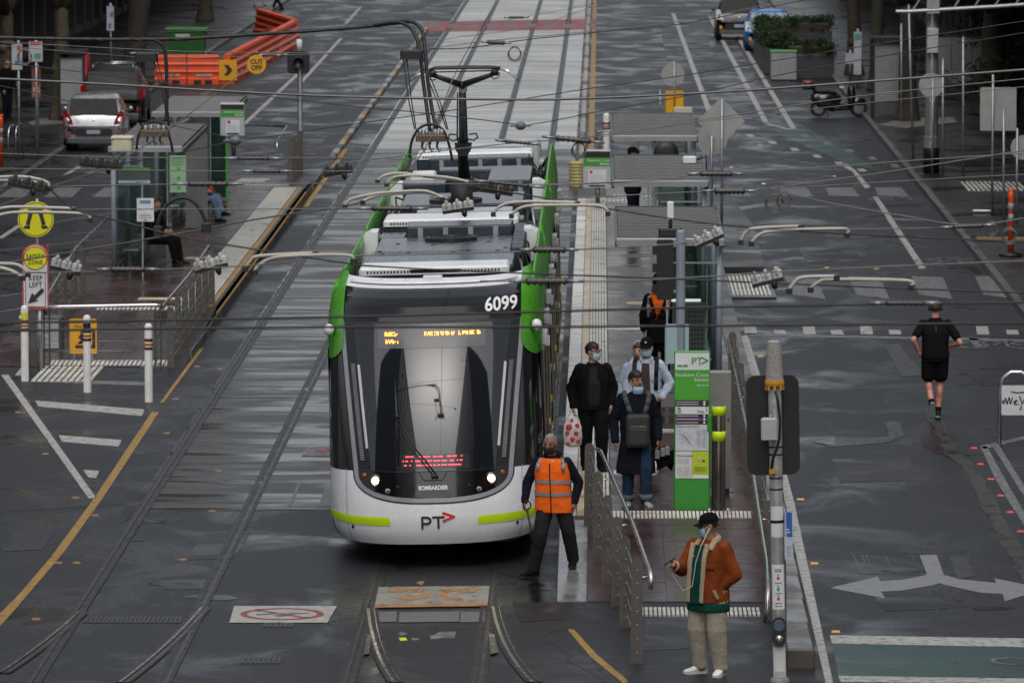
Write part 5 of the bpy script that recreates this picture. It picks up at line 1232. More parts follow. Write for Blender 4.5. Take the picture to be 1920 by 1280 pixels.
strap(t,[(0,.118,1.23),(0,.10,1.38)],.014,mat('print_dark_red',(.05,.022,.024),.6),'back_print',(0,1,0))

# --- people sitting in the left shelter
SIT = dict(pel=(0,.05,.50),chest=(0,.03,.84),neck=(0,.0,1.02),head=(0,-.03,1.18),shL=(.172,.02,.95),shR=(-.172,.02,.95),elL=(.23,-.05,.70),elR=(-.23,-.05,.70),wrL=(.10,-.26,.66),wrR=(-.10,-.26,.66),hipL=(.09,0,.48),hipR=(-.09,0,.48),knL=(.11,-.44,.47),knR=(-.11,-.44,.47),anL=(.11,-.52,.085),anR=(-.11,-.55,.085),hdL=(-.3,-.8,-.3),hdR=(.3,-.8,-.3))
person('person in black clothes with brown hair seated in the nearer left shelter', (-8.62,109.9,.29), R(62), SIT, h=1.72, hair=HBRN, hairstyle='bob', lm=CBLK, tm=CBLK, hem=.46, vs_=.018, bulk=1.05)
person('person in pale jeans and black boots seated in the farther left shelter', (-8.55,120.8,.29), R(66), dict(SIT, knL=(.05,-.44,.53), anL=(-.05,-.60,.22)), h=1.75, hair=HBRN, lm=cloth('denim_mid',(.13,.19,.28)), tm=cloth('cloth_grey',(.09,.085,.08)), hem=.46, shoem=CBLK, vs_=.018)
for o in bpy.data.objects:
    if o.get('label','').startswith('person in pale jeans'): MB().ell((.02,-.30,.68),(.09,.07,.07),12,8).build('red_glove', mat('cloth_red',(.45,.03,.04),.8), o, True)
# --- pedestrians far off on the left
person('pedestrian in dark jacket at the left edge beside the orange post', (-16.75,160.5,.13), R(60), dict(elL=(.22,-.1,1.15),wrL=(.1,-.26,1.1)), h=1.78, hair=HBRN, lm=CNAV, tm=CBLK, hem=.84, bulk=1.1, vs_=.02)
person('pedestrian in shorts crossing at the far top left', (-14.75,247,0), R(-80), dict(anL=(.1,-.25,.085),knL=(.1,-.2,.5),anR=(-.1,.25,.1),knR=(-.1,.05,.5)), h=1.78, hair=HBRN, lm=CBLK2, short=True, tm=CBLK, vs_=.025)
person('pedestrian in dark trousers beside the one in shorts, far top left', (-13.9,245.5,0), R(-90), dict(anL=(.1,-.2,.085),anR=(-.1,.2,.085)), h=1.75, lm=CBLK, tm=CNAV, vs_=.025)
run_jobs()
# ================================================================== STREET FURNITURE
def pole(b, x, y, z0, z1, r, n=10, mi=0): b.tube([(x,y,z0),(x,y,z1)], r, n, mi)
def disc(b, c, r, t=.006, n=32, mi=0, y=0):
    c = Vector(c); b.loft([[c+Vector((r*cos(2*pi*k/n),yy,r*sin(2*pi*k/n))) for k in range(n)] for yy in (t/2,-t/2)], mi)
def plate(b, poly, y, t=.006, mi=0): b.yprism(poly, y-t, y, mi)
def lrun(t, name, posts, rail_pts, h=1.04, wid=.14, m=BRONZE, first=None, wires=5):
    "blade-post railing: steel blades, thin cables, tubular handrail"
    for i, p in enumerate(posts):
        hh = first if (first and i == 0) else h; r = wid/2
        poly = [(p[0]-r,p[2]-.02),(p[0]+r,p[2]-.02)]+[(p[0]+r*.82*cos(R(a)),p[2]+hh-r*.82+r*.82*sin(R(a))) for a in range(0,181,30)]
        b = MB(); b.yprism(poly,p[1]-.012,p[1]+.012); o = b.build('post', m, t, False)
        rv = MB()
        for k in range(7): rv.ell((p[0]+r*.1,p[1]-.014,p[2]+.12+k*(hh-.25)/6),(.010,.006,.010),6,4)
        rv.build('rivets', GALV, o, False)
    for k in range(wires):
        b = MB(); b.tube([(p[0]+.02,p[1],p[2]+.15+k*(h-.3)/max(1,wires-1)) for p in posts],.005,5); b.build('cable', GALV, t, True)
    if rail_pts: MB().tube(rail_pts,.026,10).build('handrail', STEEL, t, True)
    return t
ps = [(.41,61.02,0),(.30,63.66,0),(.21,65.4,0),(.10,66.8,.08),(-.01,68.45,.16),(-.12,70.6,.26)]
t = thing('ramp_railing', 'bronze blade-post railing on the tram side of the right platform ramp', 'railing')
lrun(t,'',ps,[atY(1119,842,70.9),atY(1127,846,70.7),atY(1188,985,65.2),atY(1211,1048,62.3),atY(1219,1068,61.7),atY(1221,1086,61.6),atY(1219,1104,61.6)],first=1.15)
for p in ps[::2]:
    b = MB(); b.tube([(p[0]+.02,p[1],p[2]+.93),(p[0]+.12,p[1],p[2]+.95)],.010,6); b.build('rail_bracket', STEEL, t, True)
t = thing('ramp_railing', 'blade-post railing on the road side of the right platform ramp', 'railing')
lrun(t,'',[(2.0-.02*(i%2),62.0+i*2.3,zR(62+i*2.3)) for i in range(11)],[(1.78,60.4,.55),(1.80,60.25,.72),(1.82,60.6,.93),(1.85,62,.97),(1.88,66,.99),(1.90,72,1.24),(1.93,84.5,1.25)])
for y in (61,66,71,77,83): MB().tube([(1.86+.004*(y-61)/3,y,zR(y)+.93),(2.0,y,zR(y)+.90)],.010,6).build('rail_bracket', STEEL, t, True)
t = thing('ramp_railing', 'railing on the track side of the left platform ramp', 'railing')
lrun(t,'',[(-7.02+.02*i,92.7+i*1.35,zL(92.7+i*1.35)) for i in range(7)],[(-7.15,92.5,1.0),(-7.13,93.2,1.04),(-7.05,97,1.13),(-6.98,101.2,1.32),(-6.98,101.25,1.15)], h=1.0, wid=.12)
t = thing('ramp_railing', 'railing on the road side of the left platform ramp', 'railing')
lrun(t,'',[(-9.45+.02*i,94.5+i*1.6,zL(94.5+i*1.6)) for i in range(6)],[(-9.2,94.1,.74),(-9.2,94.0,.95),(-9.25,95.5,1.05),(-9.3,100.5,1.33),(-9.35,108,1.33)], h=1.0, wid=.12)
t = thing('cross_rail', 'bright tubular rail across the foot of the left platform ramp', 'railing')
y = 92.35; MB().tube([(-9.2,y,.98),(-8.9,y,1.03),(-7.25,y,1.06),(-7.12,y,1.04)],.030,10).build('handrail', STEEL, t, True)
for x in (-9.02,-7.2):
    b = MB()
    for dx in (-.045,.045): b.tube([(x+dx,y,0),(x+dx,y,1.02)],.014,6)
    for k in range(9): b.bar((x-.045,y,.1+k*.1),(x+.045,y,.1+k*.1),.012,.012)
    b.build('ladder_post', BRONZE, t, False)
for k in range(5): MB().tube([(-9.0,y,.15+k*.16),(-7.2,y,.15+k*.16)],.004,5).build('cable', GALV, t, True)
t = thing('ramp_railing', 'railing at the far end of the left platform under the signal pole', 'railing')
lrun(t,'',[(-7.25-.03*i,133+i*1.5,zL(133+i*1.5)) for i in range(6)],[(-7.5,132,1.15),(-7.5,132.2,1.3),(-7.6,138,1.3),(-8.7,139,1.28),(-9.3,139,1.28)], h=1.05, wid=.13)
t = thing('cross_rail', 'tubular rail across the far end of the right platform', 'railing')
MB().tube([(-.1,140,.85),(-.05,140,1.07),(.9,140,1.08),(1.0,140,1.08)],.03,8).build('handrail', STEEL, t, True)
for x in (.0,.95): b = MB(); pole(b,x,140,0,1.06,.022); b.build('post', BRONZE, t, True)

# ---- white bollards
def bollard(label, p, h=1.22, r=.062, sticker=None, stub=False):
    t = thing('bollard', label, 'bollard', p, 0, 'white bollards with red and yellow bands')
    MB().lathe((0,0,0),[(r+.004,0),(r,.03),(r,h-.08),(r*.93,h-.04),(r*.7,h-.012),(r*.25,h)],20).build('post', WHITED, t, 40)
    for z, m in ((h-.28,REDP),(h-.345,mat('band_amber',(.42,.25,.04),.5)),(h-.41,REDP)): MB().lathe((0,0,z),[(r+.003,0),(r+.003,.045),(r+.001,.046)],20).build('band', mat('band_maroon',(.16,.02,.025),.45) if m is REDP else m, t, True)
    if sticker: MB().grid(lambda u, v: Vector(((r+.004)*cos(R(-150+120*u)),(r+.004)*sin(R(-150+120*u)),h-.22+.10*v)),8,1).build('sticker', sticker, t, True)
    if stub: MB().ell((-r,0,h-.2),(.03,.03,.035),10,8).build('side_cap', WHITE, t, True)
for lab, px, py, st_, sb in (('white bollard with yellow sticker, left of the three at the safety zone',47,714,SYEL,True),('white bollard with black sticker, middle of the three at the safety zone',164,735,BLK,False),('rust-streaked white bollard, right of the three at the safety zone',279,753,None,False)):
    bollard(lab, at(px,py), sticker=st_, stub=sb)
bollard('white bollard beyond the far end of the right platform', at(1137,300), 1.2, .09)

# ---- signs at the left safety zone
Ys = 91.9
t = thing('sign_post', 'pole with round yellow crossing sign above SAFETY ZONE KEEP LEFT board', 'sign')
f = at(76,702); b = MB(); c0 = atY(67,411,Ys); pole(b,c0.x+.05,Ys+.06,0,1.25,.038); pole(b,c0.x+.02,Ys+.05,1.2,c0.z+.33,.025); b.build('post', GALV, t, True)
b = MB(); disc(b,c0,.292,.008); ds = b.build('crossing_disc', SYEL, t, False)
rg = MB(); n = 40
for k in range(n):
    a0, a1 = 2*pi*k/n, 2*pi*(k+1)/n; rg.add([(c0.x+r*cos(a),c0.y-.008,c0.z+r*sin(a)) for r,a in ((.262,a0),(.272,a0),(.272,a1),(.262,a1))],[(0,1,2,3)])
rg.build('disc_border', LETB, ds, False)
for sg in (-1,1):
    b = MB(); X = lambda v: c0.x+sg*v
    for poly in ([(.035,.14),(.10,.14),(.165,-.09),(.10,-.10)],[(.085,-.105),(.17,-.105),(.205,-.135),(.195,-.15),(.10,-.16)]): plate(b,[(X(x),c0.z+z) for x,z in poly],c0.y-.006,.003)
    b.build('walking_leg', LETB, ds, False)
b = MB(); plate(b,[(c0.x-.13,c0.z+.14),(c0.x+.13,c0.z+.14),(c0.x+.12,c0.z+.165),(c0.x-.12,c0.z+.165)],c0.y-.006,.003); b.build('symbol_hem', LETB, ds, False)
c1 = atY(66.5,518,Ys); W2, H2 = .212, .53
b = MB(); plate(b,rrect(c1.x-W2,c1.x+W2,c1.z-H2,c1.z+H2,.0+.02)[:12]+[(c1.x+W2*cos(R(a)),c1.z+H2-.2+.2*sin(R(a))) for a in range(0,181,12)]+rrect(c1.x-W2,c1.x+W2,c1.z-H2,c1.z+H2,.02)[18:],c1.y,.008); sb = b.build('sign_board', REDP if 0 else mat('sign_red_border',(.65,.06,.035),.4), t, False)
W3 = W2-.022
b = MB(); plate(b,[(c1.x+W3,c1.z-H2+.025)]+[(c1.x+W3*cos(R(a)),c1.z+H2-.215+.19*sin(R(a))) for a in range(0,181,12)]+[(c1.x-W3,c1.z-H2+.025)],c1.y-.009,.002); b.build('sign_face', mat('sign_white',(.62,.64,.66),.4), sb, False)
b = MB(); disc(b,(c1.x,c1.y-.013,c1.z+.295),.185,.003); b.build('yellow_disc', SYEL, sb, False)
rg = MB()
for k in range(n):
    a0, a1 = 2*pi*k/n, 2*pi*(k+1)/n; rg.add([(c1.x+r*cos(a),c1.y-.0165,c1.z+.295+r*sin(a)) for r,a in ((.180,a0),(.192,a0),(.192,a1),(.180,a1))],[(0,1,2,3)])
for x0,x1,z0,z1 in ((-.165,-.155,-.49,.06),(.155,.165,-.49,.06),(-.165,.165,.06,.07),(-.165,.165,-.50,-.49)): rg.b(c1.x+x0,c1.x+x1,c1.y-.0145,c1.y-.012,c1.z+z0,c1.z+z1)
rg.build('sign_border', LETB, sb, False)
for s, z, sz in (('SAFETY',.325,.098),('ZONE',.225,.098),('KEEP',-.03,.115),('LEFT',-.14,.115)): text('sign_text', s, sz, LETB, sb, UP(c1.x,c1.y-.016,c1.z+z), .001, bold=.002, sx=.82, space=1.15)
b = MB(); plate(b,[(c1.x+x,c1.z+z) for x,z in ((.135,-.215),(.10,-.19),(-.035,-.33),(-.02,-.30),(-.06,-.27),(-.125,-.445),(.045,-.40),(.0,-.375),(.02,-.36),(.135,-.255))],c1.y-.014,.003); b.build('sign_arrow', LETB, sb, False)
t = thing('warning_sign', 'amber Drivers Check warning sign with walking figure at the left ramp', 'sign')
c = atY(156,630,93.4); b = MB(); plate(b,rrect(c.x-.225,c.x+.225,c.z-.29,c.z+.29,.02),c.y,.008); o = b.build('sign_face', AMBER, t, False)
text('sign_text','Drivers Check',.066,LETB,o,UP(c.x,c.y-.012,c.z+.235),.001); text('sign_text','Doors',.066,LETB,o,UP(c.x-.06,c.y-.012,c.z+.165),.001)
b = MB()
for poly in ([(-.13,-.20),(.06,-.20),(.06,-.15),(-.13,-.15)],[(.13,-.2),(.2,-.2),(.2,.11),(.10,.11),(.10,.07),(.15,.07),(.15,-.15),(.13,-.15)],[(-.02,-.13),(-.06,-.02),(-.04,.05),(.0,.05),(.01,-.02),(.04,-.13),(.01,-.13),(-.015,-.06),(-.07,-.13),(-.10,-.13)],[(-.08,-.03),(-.05,.03),(-.03,.03),(-.06,-.04)]): plate(b,[(c.x+x,c.z+z) for x,z in poly],c.y-.009,.003)
disc(b,(c.x-.02,c.y-.0105,c.z+.085),.03,.003,16); b.build('symbol', LETB, o, False)
b = MB(); pole(b,c.x-.15,c.y+.02,0,c.z,.02); pole(b,c.x+.15,c.y+.02,0,c.z,.02); b.build('post', GALV, t, True)
t = thing('control_cabinet', 'small grey cabinet behind the left ramp railing', 'cabinet', at(92,664)); MB().bv(-.24,.24,-.2,.2,.05,.66,.03).build('body', DGREY, t, False); MB().b(-.25,.25,-.21,.21,0,.05).build('plinth', KERBM, t, False); MB().b(-.18,.18,-.206,-.2,.12,.6).build('door', LGREY, t, False)

# ---- shelters
def slats(t, x0, x1, y0, y1, z0, z1, n, m):
    me = MB().bv(-(x1-x0)/2,(x1-x0)/2,-.085,.085,-.012,.015,.008).mesh('roof_slat', m, False)
    for i in range(n):
        f_ = (i+.5)/n; o = link('roof_slat', me, t, ((x0+x1)/2, y0+(y1-y0)*f_, z0+(z1-z0)*f_)); o.rotation_euler.x = R(-22)
SLAT = mat('slat_aluminium',(.10,.102,.104),.45,.2,.2,5,stretch=(.5,4,4))
def shelter(label, x0, x1, y0, y1, z, zb=.29, n=15, side=1, ad=None, rl=None):
    "open slatted roof on posts, glass back wall towards the road, end panel and perching bench"
    t = thing('tram_shelter', label, 'shelter')
    slats(t, x0, x1, y0+.12, y1-.1, z, z+.06, n, SLAT)
    b = MB(); b.bv(x0-.03,x1+.03,y0-.10,y0+.06,z-.06,z+.05,.02); b.build('gutter', mat('gutter_alu',(.26,.275,.29),.45,.2), t, False)
    for x in (x0-.02,x1+.02,(x0+x1)/2): MB().bar((x,y0+.05,z-.05),(x,y1,z+.01),.05,.09).build('roof_beam', DGREY, t, False)
    MB().b(x0-.03,x1+.03,y1-.05,y1,z,z+.1).build('rear_fascia', DGREY, t, False)
    xb = x1-.06 if side > 0 else x0+.06; xi = x0+.75 if side > 0 else x1-.75
    for y in (y0+.15,(y0+y1)/2,y1-.15):
        b = MB(); pole(b,xb,y,zb,z,.055,14); b.build('post', mat('post_bluegrey',(.22,.25,.30),.4), t, True)
    for a, c in ((y0+.25,(y0+y1)/2-.1),((y0+y1)/2+.1,y1-.25)):
        g = MB(); g.b(xb-.008,xb+.008,a,c,zb+.15,z-.25); o = g.build('glass_panel', GLS, t, False)
        f_ = MB(); f_.b(xb-.015,xb+.015,a,c,zb+.10,zb+.149); f_.b(xb-.015,xb+.015,a,c,z-.249,z-.20); f_.build('panel_frame', GALV, o, False)
    for y in (y0+.10,y1-.3):
        xa, xc = sorted((xb,xi)); g = MB(); g.b(xa+.06,xc,y,y+.012,zb+.15,z-.35); o = g.build('end_glass', GLS, t, False)
        f_ = MB(); f_.b(xi-.015,xi+.015,y-.004,y+.016,zb,z-.3); f_.b(xa+.06,xc,y-.002,y+.014,z-.349,z-.32); f_.build('panel_frame', GALV, o, False)
    bn = MB(); xa, xc = sorted((xb-.08*side,xb-.42*side)); bn.bv(xa,xc,y0+.9,y1-.9,zb+.42,zb+.46,.01); o = bn.build('bench', STEEL, t, False)
    for y in (y0+1.1,y1-1.1): MB().b(min(xa,xc)+.1,min(xa,xc)+.16,y,y+.05,zb,zb+.42).build('bench_leg', GALV, o, False)
    return t, xb, xi
PERF = mat('perforated_panel',(.15,.15,.15),.45,.3,.2,30)
t, xb, xi = shelter('slatted glass shelter nearest the totem on the right platform', .28, 1.87, 85.9, 91.9, 2.62)
b = MB(); b.b(1.12,1.62,86.6,86.66,.6,1.62); o = b.build('perforated_back', PERF, t, False)
h_ = MB()
for i in range(9):
    for k in range(13): h_.b(1.16+i*.05,1.185+i*.05,86.594,86.599,.70+k*.07,.735+k*.07)
h_.build('perforations', BLK, o, False)
MB().b(1.10,1.55,86.55,86.70,1.645,1.675).build('light_strip', mat('fluorescent',(.9,.9,.9),.4,0,0,rvar=0,emit=(.9,.97,1),estr=.7), t, False)
shelter('middle slatted shelter on the right platform', .26, 1.87, 98.8, 105.0, 2.62)[0]
shelter('farthest slatted shelter on the right platform', .27, 1.9, 111.8, 118.8, 2.62)[0]
# roof-mounted gear on the right shelters
t = thing('cctv_mast', 'white capped antenna mast on the nearest right shelter roof', 'antenna'); c = atY(1257,405,86.2)
b = MB(); pole(b,c.x,86.2,2.68,c.z+.05,.03,8); b.build('mast', BLK, t, True); MB().bv(c.x-.05,c.x+.05,86.15,86.25,c.z-.05,c.z+.22,.015).build('head', WHITE, t, False); MB().bv(c.x-.18,c.x+.18,86.05,86.35,2.68,2.80,.02).build('base_box', BLK, t, False)
t = thing('antenna_box', 'white junction box on the middle shelter roof edge', 'box'); c = at(1293,300,2.75); MB().bv(c.x-.12,c.x+.12,c.y-.1,c.y+.1,2.70,2.82,.02).build('box', WHITE, t, False); b = MB(); b.tube([(c.x+.12,c.y,2.75),(c.x+.3,c.y,2.82),(c.x+.32,c.y,2.2)],.02,6); b.build('conduit', BLK, t, True)
t = thing('round_speaker', 'black round speaker under the middle shelter on the right platform', 'speaker'); c = atY(1249,288,108); b = MB(); b.loft([[(c.x+r*cos(2*pi*k/24),y,c.z+r*sin(2*pi*k/24)) for k in range(24)] for r,y in ((.2,108.06),(.24,108.0),(.23,107.9),(.12,107.88))]); b.build('horn', BLK, t, True); MB().tube([(c.x,108.05,c.z),(c.x,108.05,2.62)],.02,6).build('bracket', GALV, t, True)
t = thing('shelter_post_sign', 'thin green edged stop panel at the back of the middle shelter', 'panel'); c = atY(1318,370,104.5)
MB().b(c.x-.05,c.x+.05,104.48,104.54,.29,2.5).build('panel', SGRN, t, False); MB().b(c.x-.35,c.x-.05,104.5,104.53,.5,2.2).build('glass', GLS, t, False)

t, xb, xi = shelter('nearer glass shelter on the left platform with white notice', -9.2, -7.85, 106.6, 113.2, 2.72, side=-1)
b = MB(); a = atY(246,395,106.7); b.b(-9.05,-8.45,106.70,106.715,.4,2.35); b.build('front_glass', GLS, t, False)
MB().b(-9.05,-8.45,106.68,106.70,2.12,2.30).build('header_panel', DGREY, t, False); MB().b(-9.05,-8.45,106.675,106.699,2.30,2.36).build('green_header', SGRN, t, False); MB().b(-9.05,-8.45,106.676,106.699,2.06,2.118).build('pale_strip', mat('pale_cyan',(.35,.52,.56),.4), t, False)
text('header_text','Spencer St',.05,mat('letter_teal',(.02,.1,.1),.4),t,UP(-8.62,106.672,2.09),.001)
c = atY(272,394,106.6); nb_ = MB(); nb_.b(c.x-.16,c.x+.16,106.66,106.675,c.z-.22,c.z+.22); o = nb_.build('notice', WHITE, t, False)
for dz, w_, h2, m in ((.15,.10,.03,mat('print_blue',(.08,.28,.45),.5)),(-.10,.10,.02,LGREY),(-.15,.12,.012,LGREY),(-.195,.03,.008,LETB)): MB().b(c.x-w_,c.x+w_,106.655,106.659,c.z+dz-h2,c.z+dz+h2).build('notice_print', m, o, False)
t, xb, xi = shelter('farther glass shelter on the left platform', -9.3, -7.7, 118.2, 123.6, 2.72, side=-1)
b = MB(); b.b(-8.62,-8.16,118.1,118.16,.35,2.35); o = b.build('info_panel', mat('panel_mid',(.12,.125,.13),.4), t, False); c = atY(333,330,118); MB().b(c.x-.17,c.x+.17,118.08,118.099,c.z-.35,c.z+.42).build('poster', mat('poster_green',(.28,.46,.30),.5), o, False)
for k in range(3): MB().b(c.x-.02,c.x+.05,118.074,118.079,c.z-.28+k*.2,c.z-.22+k*.2).build('poster_icon', mat('icon_green',(.10,.35,.06),.5), o, False)
for k in range(4): MB().b(c.x-.14,c.x+.14-.05*(k%2),118.074,118.079,c.z+.36-k*.045,c.z+.375-k*.045).build('poster_text', mat('icon_green',(.10,.35,.06),.5), o, False)
t = thing('glass_screen', 'frosted green glass end screen at the far left shelter', 'screen'); a, c = atY(392,255,127), atY(428,388,127)
MB().b(a.x,c.x-.05,127,127.02,.35,2.4).build('pane', glass('green_glass',(.25,.52,.42),.5), t, False); MB().b(c.x-.05,c.x,126.97,127.05,.29,1.6).build('green_post', SGRN, t, False); MB().b(c.x-.05,c.x,126.98,127.04,1.6,2.5).build('grey_post', GALV, t, False); MB().b(a.x,c.x-.05,126.995,127.025,2.4,2.46).build('top_rail', mat('purple_trim',(.05,.03,.07),.4), t, False)
t = thing('roof_unit', 'cream ventilation box on the nearer left shelter roof', 'roof box'); c = at(230,272,2.85); MB().bv(c.x-.19,c.x+.19,c.y-.25,c.y+.25,2.76,2.98,.03).build('box', mat('cream_paint',(.55,.53,.40),.5), t, False); MB().bv(c.x-.20,c.x+.20,c.y-.26,c.y+.26,2.98,3.02,.015).build('lid', mat('cream_paint',(.55,.53,.40),.5), t, False)
t = thing('warning_sleeve', 'lime and black caution cover hanging on the left shelter', 'sign'); c = atY(363,346,121.5); b = MB(); b.loft([[(c.x+w_*x,121.5,c.z+z) for x in (-1,1)]+[(c.x+w_*x,121.54,c.z+z) for x in (1,-1)] for w_,z in ((.09,-.16),(.12,0),(.16,.16))]); b.build('cover', LIME, t, False); MB().b(c.x+.05,c.x+.11,121.5,121.55,.29,1.1).build('strip', LIME, t, False)

# ---- stop flags
def flag(label, cx, y0, y1, w_px, Y, base):
    t = thing('stop_flag', label, 'sign'); a, c = atY(cx-w_px/2,y0,Y), atY(cx+w_px/2,y1,Y); x0, x1, z1, z0 = a.x, c.x, a.z, c.z; H = z1-z0
    MB().bv(x0,x1,Y-.06,Y+.06,z0,z1,.01).build('case', LGREY, t, False); MB().b(x0+.01,x1-.01,Y-.07,Y-.061,z1-.03,z1+.012).build('lamp_hood', WHITE, t, False)
    MB().b(x0+.012,x1-.012,Y-.066,Y-.061,z1-H*.20,z1-.035).build('black_header', BLK, t, False); MB().b(x0+.012,x1-.012,Y-.067,Y-.061,z1-H*.42,z1-H*.20).build('green_panel', SGRN, t, False)
    text('stop_name','Southern Cross',.085*(x1-x0)/.62,LETW,t,UP(x1-.03,Y-.070,z1-H*.275),.001,'RIGHT',sx=.9); text('stop_name','Station',.085*(x1-x0)/.62,LETW,t,UP(x1-.03,Y-.070,z1-H*.365),.001,'RIGHT',sx=.9)
    p_ = MB(); p_.b(x0+.12,x1-.10,Y-.067,Y-.061,z0+H*.08,z0+H*.48); o = p_.build('notice', mat('notice_paper',(.62,.66,.70),.5), t, False)
    b = MB(); disc(b,(x0+.18,Y-.070,z0+H*.42),.035,.004,16); b.build('notice_icon', REDP, o, False)
    for k in range(4): MB().b(x0+.15,x1-.16,Y-.071,Y-.068,z0+H*(.14+k*.055),z0+H*(.152+k*.055)).build('notice_line', LGREY, o, False)
    MB().b(x0+.14,x1-.12,Y-.075,Y-.061,z0+H*.045,z0+H*.07).build('tray', BLK, t, False)
    b = MB(); pole(b,(x0+x1)/2+.02,Y,base,z0,.05,10); b.build('post', BRONZE, t, True)
flag('green and white Southern Cross Station stop flag on the left platform', 436, 193, 254, 46, 117.4, 1.9)
flag('green and white Southern Cross Station stop flag on the right platform', 1119, 281, 352, 52, 126, .29)

# ---- totem, smart-card post, cabinet
p = at(1297,955,.29); t = thing('stop_totem', 'tall green PT information totem reading Southern Cross Station', 'totem', p)
TG = mat('totem_green',(.035,.27,.03),.3,0,.04,3); w_ = .228; Ht = 2.03
MB().bv(-w_,w_,-.06,.06,0,Ht,.012).build('body', TG, t, False)
MB().b(-w_+.012,w_-.012,-.066,-.061,Ht-.235,Ht-.02).build('header', WHITE, t, False)
text('header_text','PT',.135,mat('letter_green',(.04,.30,.05),.4),t,UP(.06,-.069,Ht-.13),.001,bold=.001)
b = MB()
for pz in ((Ht-.075,Ht-.115),(Ht-.155,Ht-.115)): b.bar((.115,-.070,pz[0]),(.20,-.070,pz[1]),.016,.003,0,(0,-1,0))
b.build('logo_arrow', mat('letter_green',(.04,.30,.05),.4), t, False)
for x in (-.16,-.09): MB().yprism([(x-.03,Ht-.195),(x+.03,Ht-.195),(x+.035,Ht-.17),(x-.025,Ht-.17)],-.070,-.066).build('logo_mark', mat('letter_green',(.04,.30,.05),.4), t, False)
MB().b(-w_+.006,w_-.006,-.064,-.0605,Ht-.62,Ht-.238).build('name_panel', mat('name_green',(.075,.38,.035),.35), t, False)
for s, z, sz in (('Southern Cross',Ht-.30,.066),('Station',Ht-.36,.066),('Bourke St',Ht-.43,.036)): text('stop_name',s,sz,LETW,t,UP(w_-.02,-.068,z),.001,'RIGHT')
for z0, z1, m in ((Ht-.70,Ht-.62,mat('strip_slate',(.03,.032,.04),.4)),(Ht-.80,Ht-.705,WHITE),(Ht-.84,Ht-.803,BLK),(Ht-.885,Ht-.843,mat('strip_purple',(.16,.02,.20),.4)),(Ht-.925,Ht-.888,BLK)): MB().b(-w_+.018,w_-.018,-.066,-.0605,z0,z1).build('route_strip', m, t, False)
text('stop_word','Stop',.045,LETB,t,UP(.11,-.069,Ht-.765),.001); text('stop_number','1',.10,LETB,t,UP(.185,-.069,Ht-.745),.001)
for k,s in enumerate(('High','Tram','Zone')): text('stop_word',s,.024,LETB,t,UP(-.19,-.069,Ht-.725-k*.025),.001,'LEFT',bold=.001)
for k,z in enumerate((Ht-.645,Ht-.675,Ht-.822,Ht-.864,Ht-.907)):
    MB().b(-w_+.03,.08,-.0685,-.066,z-.006,z+.006).build('strip_text', LGREY, t, False); bb = MB(); disc(bb,(.155,-.068,z),.014,.003,14); bb.build('strip_icon', LETW, t, False)
MB().b(-w_+.018,w_-.018,-.066,-.0605,Ht-1.265,Ht-.935).build('map_panel', mat('map_paper',(.58,.61,.66),.35,0,.1,20), t, False)
text('map_title','Melbourne tram network',.028,LETB,t,UP(-w_+.03,-.069,Ht-.955),.001,'LEFT')
rs = random.Random(2); b = MB()
for k in range(26):
    a = rs.uniform(0,2*pi); x, z = -.085+rs.uniform(-.09,.09), Ht-1.10+rs.uniform(-.09,.09); L = rs.uniform(.03,.10)
    dx, dz = L*cos(a), L*sin(a); b.bar((x-dx/2,-.0685-.0001*k,z-dz/2),(x+dx/2,-.0685-.0001*k,z+dz/2),.0035,.001,0,(0,-1,0))
b.build('map_lines', LGREY, t, False)
b = MB(); b.bar((-.12,-.072,Ht-1.06),(-.02,-.072,Ht-1.18),.007,.001,0,(0,-1,0)); b.build('map_route', mat('map_dark',(.12,.13,.15),.5), t, False)
b = MB()
for k in range(16): b.b(.06,.115 if k%3 else .1,-.0685,-.0665,Ht-1.0-k*.0145,Ht-.994-k*.0145); b.b(.13,.19 if k%2 else .175,-.0685,-.0665,Ht-1.0-k*.0145,Ht-.994-k*.0145)
b.build('map_legend', LGREY, t, False)
MB().b(-w_+.018,-.0,-.066,-.0605,Ht-1.62,Ht-1.275).build('notice_panel', mat('notice_paper2',(.62,.62,.60),.45), t, False)
text('notice_title','Tram service changes',.024,LETB,t,UP(-w_+.03,-.069,Ht-1.33),.001,'LEFT',bold=.0006)
b = MB()
for k in range(14):
    if k not in (5,6): b.b(-w_+.035,-w_+.105,-.0685,-.0665,Ht-1.37-k*.016,Ht-1.364-k*.016); b.b(-w_+.12,-w_+.19,-.0685,-.0665,Ht-1.37-k*.016,Ht-1.364-k*.016)
b.build('notice_lines', LGREY, t, False)
for k in range(18): pass
MB().b(.003,w_-.018,-.066,-.0605,Ht-1.57,Ht-1.275).build('poster_lime', mat('poster_lime',(.48,.58,.02),.4), t, False)
for x,z,a_,c_,m in ((.06,Ht-1.40,.05,.03,LGREY),(.13,Ht-1.41,.035,.025,DGREY),(.09,Ht-1.38,.02,.03,WHITE)): MB().b(x,x+a_,-.0695,-.0665,z,z+c_).build('poster_picture', m, t, False)
b = MB()
for k in range(5): b.b(.03,.19-.02*(k%2),-.0685,-.0665,Ht-1.48-k*.014,Ht-1.475-k*.014)
b.build('poster_lines', mat('poster_ink',(.18,.24,.02),.5), t, False)
MB().b(.003,w_-.018,-.066,-.0605,Ht-1.62,Ht-1.575).build('poster_foot', WHITE, t, False)
p = at(1347,957,.28); t = thing('fare_post', 'bronze card-reader post with two lime bands beside the green totem', 'post', p)
MB().lathe((0,0,0),[(.14,0),(.14,.012),(.088,.02),(.085,1.33),(.08,1.345)],20).build('post', mat('bronze_polish',(.13,.115,.10),.22,.8), t, 40)
